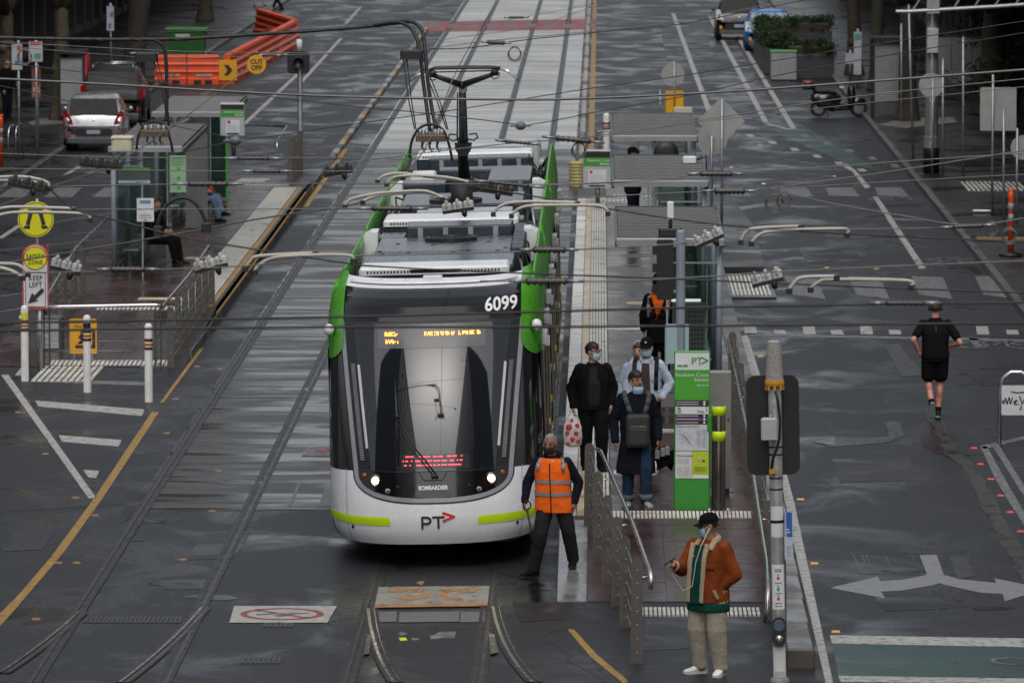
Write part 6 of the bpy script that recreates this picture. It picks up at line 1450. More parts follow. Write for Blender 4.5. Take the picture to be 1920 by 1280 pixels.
for z in (1.22,.90): MB().lathe((0,0,z),[(.088,0),(.088,.12),(.086,.121)],20).build('lime_band', LIME, t, True)
b = MB(); b.bv(-.15,-.08,-.06,.05,1.02,1.24,.02); b.build('card_reader', TG, t, False)
for x in (-.12,.12): MB().ell((x,-.05,.02),(.03,.03,.02),8,6).build('bolt', STEEL, t, True)
p = at(1356,928,.29); t = thing('service_cabinet', 'tall stainless cabinet behind the fare post', 'cabinet', p); MB().bv(-.19,.10,-.1,.14,.10,1.62,.008).build('body', mat('cabinet_steel',(.26,.25,.235),.4,.5,.12,4), t, False); MB().b(-.15,.08,-.08,.12,0,.10).build('plinth', BLK, t, False); MB().ell((.06,-.102,1.0),(.012,.006,.02),8,6).build('lock', BLK, t, True)

# ---- signals
def stick_label(t, x, y, z0, z1, r, m, name='sticker', a0=-150, a1=-30):
    return MB().grid(lambda u, v: Vector((x+r*cos(R(a0+(a1-a0)*u)),y+r*sin(R(a0+(a1-a0)*u)),z0+(z1-z0)*v)),8,1).build(name, m, t, True)
p = at(1462,1277); t = thing('signal_post', 'weathered signal pole with push button and black backboard seen from behind', 'traffic signal', p)
t.rotation_euler.y = R(-1.25); PL = mat('signal_pole',(.30,.31,.31),.5,.3,.2,6,dirt=(.14,.12,.09),dscale=5,damt=.4)
MB().lathe((0,0,0),[(.105,0),(.10,.03),(.072,.05),(.070,3.2),(.066,3.21)],18).build('pole', PL, t, 40)
CAPM = mat('lichen_cap',(.36,.34,.31),.8,0,.2,25,.4,60,dirt=(.10,.09,.08),dscale=25,damt=.45)
MB().lathe((0,0,3.22),[(.095,0),(.092,.02),(.085,.18),(.078,.34),(.07,.40),(.05,.415)],18).build('finial', CAPM, t, 40)
b = MB(); b.lathe((0,0,3.155),[(.10,0),(.105,.03),(.098,.065)],18)
for k in range(8): a = 2*pi*k/8; b.b(.09*cos(a)-.012,.09*cos(a)+.012,.09*sin(a)-.012,.09*sin(a)+.012,3.11,3.16)
b.build('yellow_collar', mat('collar_amber',(.55,.26,.02),.5), t, False)
b = MB(); b.yprism(rrect(-.30,.26,2.19,3.25,.10),.14,.155); o = b.build('backboard', BLKG if 0 else mat('backboard',(.012,.012,.013),.55), t, False)
b = MB(); b.bv(-.14,.12,.156,.32,2.3,3.15,.03); b.build('lamp_housing', BLK, o, False); b = MB(); b.b(-.155,-.145,.13,.139,2.3,3.15); b.b(.095,.105,.13,.139,2.3,3.15); b.build('rib', BLK, o, False)
b = MB(); b.bv(-.155,.015,-.19,-.075,2.60,2.83,.015); o = b.build('junction_box', LGREY, t, False); MB().ell((-.05,-.14,2.845),(.012,.012,.014),8,6).build('eyelet', STEEL, o, True)
MB().tube([(.0,-.07,3.15),(.03,-.08,3.0),(.05,-.085,2.8),(.04,-.085,2.6),(.01,-.085,2.5),(-.03,-.08,2.4),(-.05,-.07,2.28)],.014,8).build('cable', BLK, t, True)
for z in (2.5,2.42,2.17,2.05): MB().lathe((0,0,z),[(.074,0),(.074,.016),(.072,.017)],16).build('strap', BLK, t, True)
MB().b(-.075,.0,-.095,-.071,2.23,2.28).build('clamp', mat('collar_amber',(.55,.26,.02),.5), t, False)
stick_label(t,0,0,1.55,1.88,.0735,WHITED); MB().lathe((0,0,1.70),[(.076,0),(.076,.03),(.075,.031)],16).build('strap', BLK, t, True)
b = MB(); b.xprism([(-.10,1.30),(.02,1.28),(.02,1.80),(-.10,1.82)],.085,.095); b.yprism([(.075,1.32),(.16,1.31),(.16,1.82),(.075,1.83)],-.09,-.085); o = b.build('notice_board', mat('board_pale',(.50,.55,.64),.4), t, False)
MB().yprism([(.078,1.56),(.157,1.555),(.157,1.817),(.078,1.827)],-.094,-.0905).build('blue_panel', mat('board_blue',(.03,.12,.42),.4), o, False)
for k in range(6): MB().b(.09,.145-.01*(k%3),-.096,-.0945 if k<2 else -.091,1.36+k*.03+(.12 if k>3 else 0),1.37+k*.03+(.12 if k>3 else 0)).build('notice_line', LETW if k>3 else LGREY, o, False)
sg_ = stick_label(t,0,0,.78,1.26,.0738,WHITE,'walk_card')
for z, m in ((1.12,LETR),(1.00,mat('print_green',(.02,.30,.12),.5)),(.90,LETR)):
    b = MB(); disc(b,(0,-.076,z+.03),.010,.003,10); b.yprism([(-.012,z-.02),(.012,z-.02),(.016,z+.012),(-.016,z+.012)],-.077,-.0745); b.build('walk_figure', m, sg_, False)
for z in (1.21,1.19,1.065,.955,.85,.82): MB().b(-.035,.035,-.0765,-.0745,z-.004,z+.004).build('card_text', mat('print_ink',(.08,.2,.12),.5), sg_, False)
b = MB(); b.yprism(rrect(-.072,.072,.40,.70,.07),-.13,-.06); o = b.build('button_housing', BLK, t, False)
b = MB(); b.loft([[(r*cos(2*pi*k/20),y,.62+r*sin(2*pi*k/20)) for k in range(20)] for r,y in ((.06,-.13),(.06,-.137),(.05,-.138),(.045,-.132))]); b.build('arrow_ring', mat('ring_blue',(.10,.14,.20),.3,.5), o, False); b = MB(); b.ell((0,-.132,.475),(.042,.022,.042),16,8); b.build('button', STEEL, o, True)
stick_label(t,0,0,.02+.02,.38,.0738,WHITED,'worn_sticker')
MB().b(-.055,.055,-.08,-.0745,.05,.12).build('card_text', LGREY, t, False)
# left far signal
p = at(563,270); t = thing('signal_post', 'black signal head with white sensor on a grey pole past the left platform', 'traffic signal', p); k_ = 152/10667
MB().lathe((0,0,0),[(.09,0),(.075,.05),(.072,2.3),(.07,2.31)],12).build('pole', GALV, t, True); c = atY(558,116,p.y)
b = MB(); b.yprism(rrect(-.34,.26,c.z-.32,c.z+.28,.1),-.06,.06); o = b.build('backboard', BLK, t, False); bb = MB(); bb.loft([[(-.04+r*cos(2*pi*k/20),y,c.z-.02+r*sin(2*pi*k/20)) for k in range(20)] for r,y in ((.16,-.06),(.16,-.2),(.13,-.2),(.12,-.1))]); bb.build('visor', BLK, o, True)
MB().lathe((-.02,0,c.z+.28),[(.085,0),(.08,.3),(.05,.32)],14).build('sensor', WHITE, t, True)
# signal behind the totem
t = thing('signal_post', 'blue-grey signal pole with black signal back rising behind the totem', 'traffic signal', (1.15,80.2,.29)); pb = mat('post_bluegrey',(.22,.25,.30),.4)
MB().lathe((0,0,0),[(.07,0),(.066,.05),(.066,2.9),(.06,2.93),(.045,2.94)],16).build('pole', pb, t, True)
b = MB(); b.yprism(rrect(-.34,-.10,1.95,2.80,.03),-.02,.05); o = b.build('signal_back', BLK, t, False)
for z in (2.1,2.4,2.65): MB().b(-.40,-.34,-.0,.04,z-.06,z+.06).build('visor', BLK, o, False)
for z in (2.05,2.7): MB().b(-.12,.0,-.015,.015,z,z+.04).build('bracket', GALV, t, False)
b = MB(); b.bv(-.22,-.04,-.08,.10,1.05,1.60,.02); b.build('map_case', mat('case_cyan',(.33,.46,.48),.4), t, False); b = MB(); b.bv(.06,.12,-.06,.08,1.05,1.60,.01); b.build('map_case', mat('case_cyan',(.33,.46,.48),.4), t, False)

# ---- poles and sign backs along the right road
def signback(label, px, ytop, ybot, shape, cx, cy, r, r_pole=.03, z=.13):
    p = at(px,ybot,z); t = thing('sign_post', label, 'sign', p); c = atY(cx,cy,p.y)-p; top = atY(px,ytop,p.y).z-z
    b = MB(); pole(b,0,0,0,top,r_pole,10); b.build('post', GALV, t, True)
    m = mat('sign_back_grey',(.34,.345,.34),.5,.1,.1,5)
    b = MB(); s = p.y/10667*r
    if shape == 'disc': disc(b,(c.x,.04,c.z),s,.006)
    elif shape == 'diamond': b.yprism([(c.x-s,c.z),(c.x,c.z-s),(c.x+s,c.z),(c.x,c.z+s)],.05,.056)
    else: b.yprism(rrect(c.x-s,c.x+s,c.z-s*1.2,c.z+s*1.2,.04),.05,.056)
    b.build('sign_back', m, t, False)
signback('back of a diamond sign on a grey pole beside the right shelters',1353,185,430,'diamond',1352,228,45)
signback('back of a round sign on a grey pole beside the diamond sign',1334,232,420,'disc',1335,262,29)
signback('back of a round sign on the right footpath near the big steel pole',1748,140,330,'disc',1746,160,23,.025)
signback('back of a round sign at the right edge of the footpath',1906,240,420,'disc',1918,277,23)
signback('back of a rounded square sign on the right footpath',1860,140,400,'square',1872,205,34)
signback('round sign back far off in front of the yellow boards',1264,115,225,'disc',1262,140,22,.03,0)
for i,(px,y0,y1) in enumerate(((1712,10,300),(1768,110,330),(1806,70,335),(1882,205,420),(1238,170,235),(1690,45,230))):
    p = at(px,y1,.13); t = thing('signpole', ['bare leaning pole left of the big steel pole','bare slim pole just right of the big steel pole','bare pole between the steel pole and the grey sign','short bare pole near the right edge','short pole by the farthest right shelter','slim pole in front of the right plane tree'][i], 'pole', p); top = atY(px-(8 if i==0 else 0),y0,p.y)-p
    MB().tube([(0,0,0),tuple(top)],.03,8).build('post', GALV, t, True); MB().ell(tuple(top),(.035,.035,.02),8,6).build('cap', GALV, t, True)
p = at(1746,325,.13); t = thing('steel_pole', 'thick silver steel pole with black base on the right footpath', 'pole', p); top = atY(1746,55,p.y).z
MB().lathe((0,0,0),[(.19,0),(.18,.9),(.165,.91),(.15,3.2),(.14,9.0)],18).build('shaft', mat('pole_silver',(.42,.43,.44),.3,.6,.15,3), t, 40); MB().lathe((0,0,.0),[(.20,0),(.195,.62),(.19,.63)],18).build('black_base', BLK, t, True)
b = MB(); b.bv(-.14,.14,-.30,-.16,2.95,3.55,.02); b.build('control_box', LGREY, t, False); MB().b(-.05,.06,-.19,-.16,1.75,2.0).build('blue_sticker', WHITE, t, False); MB().b(-.03,.04,-.194,-.19,1.80,1.92).build('blue_mark', mat('board_blue',(.03,.12,.42),.4), t, False)
b = MB()
for z in (3.95,4.35): b.tube([(-.9,-.3,z),(-.6,-.3,z-.1+.1),(1.5,-.3,z+.12),(4.0,-.3,z+.3)],.05,8)
for i in range(9): b.bar((-.5+i*.5,-.3,3.98+.03*i),(-.25+i*.5,-.3,4.36+.03*i),.04,.04)
b.build('bracket_truss', GALV, t, False); b = MB(); b.b(-.15,.15,-.34,-.15,3.9,4.5); b.build('truss_clamp', GALV, t, False)
# hoop barrier sign
p = at(1874,834); t = thing('hoop_sign', 'steel hoop with white graffitied plate at the right edge of the road', 'sign', p); s = p.y/10667
b = MB(); b.tube([(0,0,0),(0,0,.82),(.05,0,.98),(.16,0,1.06),(.30,0,1.06),(.44,0,.98),(.49,0,.82),(.49,0,0)],.030,10); b.build('hoop', STEEL, t, True)
b = MB(); b.yprism(rrect(.02,.62,.44,.87,.02),-.05,-.035); o = b.build('plate', mat('plate_white',(.62,.63,.66),.35,0,.08,4), t, False)
b = MB()
for q in ([(.05,.60),(.08,.69),(.10,.60),(.13,.70),(.15,.60),(.18,.70)],[(.19,.63),(.25,.66),(.20,.60),(.27,.60)],[(.28,.72),(.32,.60),(.36,.70),(.38,.60),(.42,.71)],[(.43,.62),(.48,.66),(.44,.59),(.52,.61)],[(.16,.78),(.24,.765),(.36,.775)],[(.30,.58),(.31,.54),(.28,.52)],[(.05,.66),(.03,.63),(.06,.62)]):
    for a, c in zip(q,q[1:]): b.bar((a[0],-.053,a[1]),(c[0],-.053,c[1]),.016,.004,0,(0,-1,0))
b.build('graffiti', LETB, o, False)
# T-top bollards
def tbol(label, p, h=1.3):
    t = thing('traffic_bollard', label, 'bollard', p); MB().lathe((0,0,0),[(.24,0),(.24,.04),(.12,.08),(.07,.1)],16).build('base', BLK, t, True)
    MB().lathe((0,0,.09),[(.062,0),(.055,h-.25),(.065,h-.2),(.06,h-.12),(.03,h-.09)],14).build('post', ORNG, t, True)
    for z in (.70,.92): MB().lathe((0,0,z),[(.0595,0),(.0585,.14),(.058,.141)],14).build('reflective_band', LGREY, t, True)
    b = MB(); b.tube([(-.06,0,h),(.06,0,h+.03)],.03,8); b.build('handle', ORNG, t, True)
tbol('orange flexible bollard on the right footpath corner', at(1895,480,.13)); tbol('orange and white bollard at the left edge of the street', at(2,322,.13),1.35)
t = thing('fallen_tube', 'white tube lying on the right footpath', 'tube', at(1843,398,.15)); MB().tube([(-.22,0,.03),(.22,0,.03)],.03,8).build('tube', WHITE, t, True)
# amber marker boards and yellow drum on the far median
p = at(1264,228); t = thing('marker_board', 'pair of amber hazard boards with a cream box behind the right shelters', 'marker', p); s = p.y/10667
for x in (-.13,.15): MB().bv(x-.125,x+.125,-.02,.03,.05,.90,.03).build('board', AMBER, t, False)
MB().bv(-.02,.52,-.3,-.1,.12,.42,.02).build('box', mat('cream_paint',(.55,.53,.40),.5), t, False); MB().b(-.3,.3,-.1,.1,0,.05).build('base', BLK, t, False)
p = at(1081,348); t = thing('crash_drum', 'pale yellow ribbed drum at the head of the right platform', 'drum', p)
MB().lathe((0,0,0),[(.18,0)]+[(.17+.012*(i%2),.02+i*.04) for i in range(14)]+[(.12,.58)],18).build('drum', mat('drum_yellow',(.45,.38,.16),.5), t, False)
# orange water barriers
def barrier(label, p, q, h=.95, group='orange water-filled barriers'):
    p, q = Vector(p), Vector(q); L = (q-p).length; t = thing('water_barrier', label, 'barrier', p, math.atan2(q.y-p.y,q.x-p.x), group)
    prof = [(-.25,0),(-.25,.18),(-.17,.24),(-.17,.34),(-.21,.40),(-.14,.47),(-.13,.58),(-.17,.64),(-.11,.71),(-.10,.82),(-.13,.86),(-.10,h),(.10,h),(.13,.86),(.10,.82),(.11,.71),(.17,.64),(.13,.58),(.14,.47),(.21,.40),(.17,.34),(.17,.24),(.25,.18),(.25,0)]
    MB().xprism(prof,.02,L-.02).build('body', ORNG, t, False)
    for x in (.35,L-.35): MB().b(x-.12,x+.12,-.262,-.24,.02,.14).build('fork_slot', BLK, t, False)
    for i in range(3): MB().b(.3+i*(L-.6)/3,.3+i*(L-.6)/3+.22,-.215,-.18,.26,.33).build('white_tab', LGREY, t, False)
def run(lab, a, c, n):
    a, c = at(*a), at(*c)
    for i in range(n): barrier(lab[i] if isinstance(lab,list) else lab, a.lerp(c,i/n), a.lerp(c,(i+1)/n))
run(['orange barrier nearest the green bin','orange barrier ending under the chevron sign'],(290,158),(412,158),2)
run([w_+' orange barrier in the receding row behind the CUT OFF sign' for w_ in ('nearest','second','third','fourth','fifth','farthest')],(425,158),(552,86),6)
run(['orange barrier at the far bend of the row','orange barrier closing the far end of the row'],(553,84),(486,62),2)
t = thing('chevron_sign', 'amber square sign with black chevron in front of orange barriers', 'sign', at(427,158)); s = 183/10667; b = MB(); b.b(-.30,.30,-.02,.02,.12,.78); o = b.build('face', AMBER, t, False)
MB().yprism([(-.12,.62),(.02,.62),(.16,.45),(.02,.28),(-.12,.28),(.0,.45)],-.03,-.021).build('chevron', LETB, o, False); b = MB(); pole(b,0,.05,0,.7,.03); b.build('post', GALV, t, True)
p = at(350,112); t = thing('skip_bin', 'large green plastic bin standing behind the orange barriers', 'bin', p); BG = mat('bin_green',(.02,.10,.02),.45,0,.12,3)
MB().loft([[(x*.60,y*.45,.15) for x,y in ((-1,-1),(1,-1),(1,1),(-1,1))],[(x*.70,y*.55,1.05) for x,y in ((-1,-1),(1,-1),(1,1),(-1,1))]]).build('body', BG, t, False)
MB().bv(-.75,.75,-.6,.6,1.05,1.13,.03).build('lid', mat('bin_lid',(.03,.16,.025),.45), t, False)
for x in (-.5,.5): MB().lathe((x,-.35,.0),[(.08,0),(.08,.14),(.05,.15)],10).build('castor', BLK, t, True)
MB().b(-.35,.15,-.585,-.56,.78,.92).build('bin_label', LGREY, t, False)
# ---- left footpath signs, hoops, booth
def signboard(label, cx, y0, y1, w_px, base, cols, px=None):
    p = at(px or cx, base, .13); t = thing('sign_post', label, 'sign', p); a, c = atY(cx-w_px/2,y0,p.y)-p, atY(cx+w_px/2,y1,p.y)-p
    b = MB(); pole(b,0,.03,0,a.z+.1,.035); b.build('post', GALV, t, True); H = a.z-c.z
    b = MB(); b.b(a.x,c.x,-.02,.0,c.z,a.z); o = b.build('face', cols[0], t, False)
    for (f0,f1,g0,g1,m) in cols[1:]: MB().b(a.x+(c.x-a.x)*g0,a.x+(c.x-a.x)*g1,-.026,-.0205,c.z+H*f0,c.z+H*f1).build('print', m, o, False)
PB = mat('print_blue2',(.06,.14,.40),.5); PR = mat('print_red2',(.50,.08,.06),.5); PG = mat('print_green2',(.08,.30,.22),.5)
SW = mat('sign_white_cool',(.42,.44,.48),.45)
signboard('white parking sign left of pair beside the first left tree',32,83,131,20,300,(SW,(.75,.95,.5,.9,PR),(.2,.35,.3,.7,PB)),36)
signboard('white parking sign right of pair beside the first left tree',67,78,116,26,300,(SW,(.82,.98,.1,.9,PR),(.15,.4,.4,.85,PG)),69)
signboard('orange and blue bus stop board below the white parking sign',68,128,183,17,298,(mat('board_orange2',(.42,.09,.03),.5),(.55,.78,.15,.85,PB),(.10,.35,.15,.85,SW)),71)
signboard('tall narrow white parking sign before the thick left trunk',207,12,58,14,150,(SW,(.55,.75,.5,.9,PB),(.1,.3,.3,.6,PB)),208)
for i,(px,py) in enumerate(((23,300),(37,298),(156,186),(166,184))):
    t = thing('bike_hoop', 'stainless bike parking hoop, '+['leftmost of four','second from left','third from left','nearest the dark car'][i], 'bike hoop', at(px,py,.13), R(80), 'bike hoops on the left footpath')
    MB().tube([(-.35,0,0),(-.35,0,.65),(-.28,0,.80),(-.12,0,.87),(.12,0,.87),(.28,0,.80),(.35,0,.65),(.35,0,0)],.028,8).build('hoop', STEEL, t, True)
def booth(label, p, w_=.9, h=2.2, red=False):
    t = thing('phone_booth', label, 'booth', p)
    for x in (-w_/2,w_/2):
        for y in (0,.8): MB().b(x-.035,x+.035,y-.035,y+.035,0,h).build('frame_post', BLK, t, False)
    MB().bv(-w_/2-.06,w_/2+.06,-.08,.9,h,h+.12,.02).build('roof', BLK, t, False); b = MB()
    for i in range(14): b.b(-w_/2+.05+i*(w_-.1)/14,-w_/2+.05+i*(w_-.1)/14+.02,-.01,.01,.5,h-.15)
    for k in range(24): b.b(-w_/2+.04,w_/2-.04,-.012,.012,.5+k*(h-.7)/24,.52+k*(h-.7)/24)
    b.build('mesh_panel', LGREY, t, False)
    MB().b(-w_/2+.04,w_/2-.04,.02,.04,.15,h-.1).build('back_sheet', DGREY, t, False)
    if red: MB().b(w_/2+.036,w_/2+.09,-.05,.85,.3,h).build('red_edge', REDP, t, False)
booth('dark phone booth with mesh panel behind the right scooter', at(1667,222,.13)); booth('dark booth with red edge beside the first left tree', at(135,228,.13), .7, 1.9, True)
signboard('narrow white sign with small green top behind the scooter',1608,60,140,14,165,(SW,(.8,.95,.1,.9,PG)),1608)
signboard('small white notice on a pole right of the grey planter',1594,100,120,18,158,(SW,),1594)
t = thing('utility_cabinet', 'pale grey utility cabinet with green lid beside the hedge planter', 'cabinet', at(1469,152)); MB().bv(-.42,.42,-.25,.25,.06,.95,.02).build('body', mat('cab_grey',(.27,.28,.29),.5), t, False); MB().bv(-.44,.44,-.27,.27,.95,1.0,.02).build('lid', SGRN, t, False); MB().b(-.40,.40,-.23,.23,0,.06).build('plinth', BLK, t, False)
t = thing('grey_hoarding', 'pale grey panel fence far up the right footpath', 'panel', at(1795,185,.13))
for i in range(3): MB().b(-.8+i*.62,-.8+i*.62+.60,-.02,.02,.45,1.85).build('panel', mat('hoard_grey',(.16,.165,.17),.55), t, False)
for x in (-.82,1.08): MB().b(x-.03,x+.03,-.03,.03,0,1.9).build('post', GALV, t, False)
# ================================================================== VEHICLES
TYRE = mat('tyre',(.012,.012,.012),.7); RIM = mat('wheel_rim',(.25,.26,.27),.35,.6); TAIL = mat('tail_red',(.30,.012,.014),.2,0,.1,5,coat=.5)
CARG = mat('car_glass',(.006,.007,.008),.12,0,0,spec=.15,rvar=0)
def car(label, loc, rz, paint_, L=3.6, W=1.6, H=1.47, suv=False, front=False, name='parked_car', pale=False):
    "hatchback; local -y is the end towards the camera (its tail unless front)"
    t = thing(name, label, 'car', loc, rz); w = W/2; zb = .20 if not suv else .27; belt = .86*H/1.47; f = H/1.47
    s = [(-.0,.86,.40,.62,.62,.60),(.03,.95,.28,.86,.90,.80),(.12,1.0,.22,.90,1.02,.84),(.30,1.0,.20,.93,1.30,.80),(.50,1.0,.19,.94,1.42,.76),(.80,1.0,.19,.94,1.465,.74),(1.6,1.0,.19,.93,1.47,.74),(2.1,1.0,.19,.91,1.41,.73),(2.45,1.0,.19,.90,1.22,.74),(2.80,.99,.19,.885,.98,.80),(3.2,.95,.20,.80,.86,.80),(3.5,.86,.26,.66,.72,.72),(3.6,.70,.36,.56,.60,.6)]
    rings = []
    for y, ww, z0, zbelt, zr, wr in s:
        y *= L/3.6; a = w*ww; z0 = z0*f+(zb-.2); zbelt *= f; zr *= f; c = w*wr
        h = [(a*.80,z0),(a*.97,z0+.10),(a,z0+.26),(a,zbelt-.18),(a*.975,zbelt),((c+a*.975)/2*1.01,(zbelt+zr)/2),(c,zr-.05*f),(c*.85,zr-.01),(c*.4,zr)]
        rings.append([(x,y,z) for x,z in h]+[(-x,y,z) for x,z in h[::-1]])
    MB().loft(rings).build('body', paint_, t, 50)
    def quad(b, pts, mi=0): b.add(pts,[(0,1,2,3),(3,2,1,0)],mi)
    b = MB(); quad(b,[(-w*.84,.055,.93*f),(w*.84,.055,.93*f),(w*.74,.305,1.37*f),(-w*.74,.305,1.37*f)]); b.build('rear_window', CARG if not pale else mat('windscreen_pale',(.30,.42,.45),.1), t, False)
    b = MB(); quad(b,[(-w*.78,L*.82-.0,.975*f),(w*.78,L*.82,.975*f),(w*.68,L*.60,1.42*f),(-w*.68,L*.60,1.42*f)]); b.build('windscreen', CARG, t, False)
    for sg in (-1,1):
        for (ya,yb,za,zc) in ((.45,1.15,1.36,1.40),(1.2,2.0,1.40,1.37),(2.05,2.62,1.34,1.05)):
            b = MB(); quad(b,[(sg*w*.985,ya,.955*f),(sg*w*.98,yb,.945*f),(sg*w*(.80 if zc>1.2 else .93),yb-.0,zc*f-.04),(sg*w*.80,ya+.05,za*f-.04)]); b.build('side_window', CARG, t, False)
        b = MB(); b.ell((sg*(w+.07),2.35,1.0*f),(.07,.05,.06),10,8); b.build('door_mirror', paint_, t, True)
        b = MB(); b.loft([[(sg*w*x,y,z*f) for x,y,z in q] for q in ([(.66 if not suv else .80,-.02,.70),(1.01,.04,.74),(1.02,.30,.80),(.70 if not suv else .82,-.01,.82)],[(.84,.03,1.0),(1.0,.10,1.02),(1.01,.34,1.04),(.87,.05,1.08)])]); b.build('tail_lamp' if not front else 'head_lamp', TAIL if not front else WHITE, t, False)
        MB().b(sg*w*.80-.05,sg*w*.80+.05,-.012,.05,.40*f,.52*f).build('reflector', TAIL if not front else AMBER, t, False)
        for y in (.62,L-.75):
            wh = MB(); r = .30*f; wh.loft([[(sg*x,y+rr*cos(2*pi*k/22),r+rr*sin(2*pi*k/22)) for k in range(22)] for x,rr in ((w-.20,r),(w-.02,r),(w+.005,r*.93),(w+.005,r*.66))]); o = wh.build('wheel', TYRE, t, 40)
            wh = MB(); wh.loft([[(sg*x,y+rr*cos(2*pi*k/18),r+rr*sin(2*pi*k/18)) for k in range(18)] for x,rr in ((w-.02,r*.66),(w+.012,r*.6),(w+.012,r*.15))]); wh.build('rim', RIM, o, 40)
    b = MB(); b.yprism(rrect(-w*.62,w*.62,.40*f,.60*f,.08),-.03,.03); b.build('bumper_insert', BLK, t, False); MB().b(-w*.22,w*.22,-.045,-.03,.46*f,.56*f).build('number_plate', mat('plate_blue_white',(.36,.40,.52),.5), t, False)
    b = MB(); b.bv(-w*.88,w*.88,-.05,.12,.22*f,.36*f,.03); b.build('lower_bumper', DGREY, t, False)
    MB().ell((0,.028,.80*f),(.055,.012,.04),12,8).build('badge', STEEL, t, True)
    MB().tube([(0,.5,H+.0),(0,.42,H+.10)],.008,5).build('aerial', BLK, t, True)
    if suv:
        for sg in (-1,1): MB().tube([(sg*w*.62,.35,H+.0),(sg*w*.62,.45,H+.06),(sg*w*.62,2.3,H+.05),(sg*w*.62,2.4,H-.02)],.02,6).build('roof_rail', STEEL, t, True)
        for y in (.7,1.6): MB().tube([(-w*.66,y,H+.09),(w*.66,y,H+.09)],.022,6).build('cross_bar', STEEL, t, True)
    return t
SILV = mat('car_silver',(.42,.43,.45),.28,.5,.05,3,coat=.6)
c = at(172,284); car('silver hatchback with red tail lamps parked at the left kerb', (c.x+.05,c.y,0), R(2), SILV)
c = at(218,240); car('dark grey wagon with roof bars parked ahead of the silver car', (c.x-.1,c.y,0), R(2), mat('car_charcoal',(.022,.024,.027),.4,0,.05,3,spec=.3), 4.4, 1.8, 1.68, True)
car('bright blue car facing us beyond the hedge planter', (6.15,206.5,0), R(0), mat('car_blue',(.02,.16,.55),.25,0,.05,3,coat=.6), 3.9, 1.72, 1.5, front=True, pale=True)
car('dark car beside the blue car, far right', (5.3,216,0), R(0), mat('car_black',(.015,.015,.017),.25,.3,.05,3,coat=.6), 4.2, 1.75, 1.6, front=True)
# scooter parked square to the kerb, nose to the right
p = Vector((6.3,165,0)); t = thing('motor_scooter', 'black and red motor scooter with top box parked at the right kerb', 'scooter', p, R(4)); SB = mat('scooter_black',(.012,.012,.013),.22,0,.1,5,coat=.6)
for x, r in ((.05,.24),(1.22,.25)):
    b = MB(); b.loft([[(x+rr*cos(2*pi*k/24),y,.25+rr*sin(2*pi*k/24)) for k in range(24)] for y,rr in ((.05,r*.62),(.06,r*.9),(.03,r),(-.03,r),(-.06,r*.9),(-.05,r*.62))]); o = b.build('wheel', TYRE, t, 50)
    b = MB(); b.loft([[(x+rr*cos(2*pi*k/16),y,.25+rr*sin(2*pi*k/16)) for k in range(16)] for y,rr in ((.045,r*.6),(-.052,r*.6),(-.055,r*.2))]); b.build('rim', RIM, o, 40)
b = MB(); b.loft([[(x+dx*a,.14*c_,z+dz*s_) for a,c_,s_ in [(cos(2*pi*k/14)*.5,cos(2*pi*k/14),sin(2*pi*k/14)) for k in range(14)]] for x,z,dx,dz in ((-.18,.60,.02,.05),(0,.55,.06,.19),(.25,.48,.06,.27),(.48,.38,.06,.24),(.58,.30,.03,.08))]); b.build('tail_body', SB, t, True)
b = MB(); b.bv(.45,.95,-.15,.15,.22,.32,.04); b.build('footboard', SB, t, False)
b = MB(); b.loft([[(x-.03,-w_,z),(x+.03,-w_,z),(x+.06,0,z),(x+.03,w_,z),(x-.03,w_,z)] for x,w_,z in ((.90,.16,.25),(.98,.20,.45),(1.02,.18,.70),(.97,.10,.88))]); b.build('front_apron', SB, t, True)
MB().loft([[(1.03,-w_,z),(1.08,0,z),(1.03,w_,z),(1.0,0,z)] for w_,z in ((.05,.5),(.14,.66),(.10,.80))]).build('red_panel', mat('scooter_red',(.16,.012,.012),.25,0,.1,5,coat=.6), t, True)
MB().loft([[(x,.15*cos(2*pi*k/12),z+h_*sin(2*pi*k/12)) for k in range(12)] for x,z,h_ in ((-.1,.50,.12),(.1,.45,.22),(.45,.40,.22),(.7,.28,.10),(.95,.27,.08))]).build('lower_body', SB, t, True)
MB().ell((.28,0,.52),(.46,.17,.20),18,10).build('side_shell', SB, t, True)
MB().ell((1.0,0,.62),(.13,.19,.34),16,10).build('leg_shield', SB, t, True)
b = MB(); b.ell((1.2,0,.44),(.24,.09,.14),14,8); b.build('front_guard', SB, t, True)
b = MB(); b.loft([[(x,w_*c_,z+.045*s_) for c_,s_ in [(cos(2*pi*k/12),sin(2*pi*k/12)) for k in range(12)]] for x,w_,z in ((-.12,.08,.74),(0,.13,.76),(.3,.14,.75),(.50,.12,.70),(.58,.05,.68))]); b.build('seat', BLK, t, True)
b = MB(); b.bv(-.42,-.06,-.2,.2,.80,.97,.06); o = b.build('top_box', SB, t, True); b = MB(); b.bv(-.40,-.08,-.18,.18,.97,1.06,.05); b.build('box_lid', mat('box_red',(.14,.02,.022),.3,coat=.4), o, True)
b = MB(); b.tube([(1.18,0,.30),(1.05,0,.65),(.98,0,.95)],.035,8); b.tube([(.92,-.32,1.0),(.98,-.1,.98),(.98,.1,.98),(.92,.32,1.0)],.018,8); b.build('steering', BLK, t, True)
for sg in (-1,1): b = MB(); b.tube([(.96,sg*.2,1.0),(1.0,sg*.28,1.22)],.008,6); b.ell((1.0,sg*.30,1.24),(.02,.07,.045),10,6); b.build('mirror', BLK, t, True)
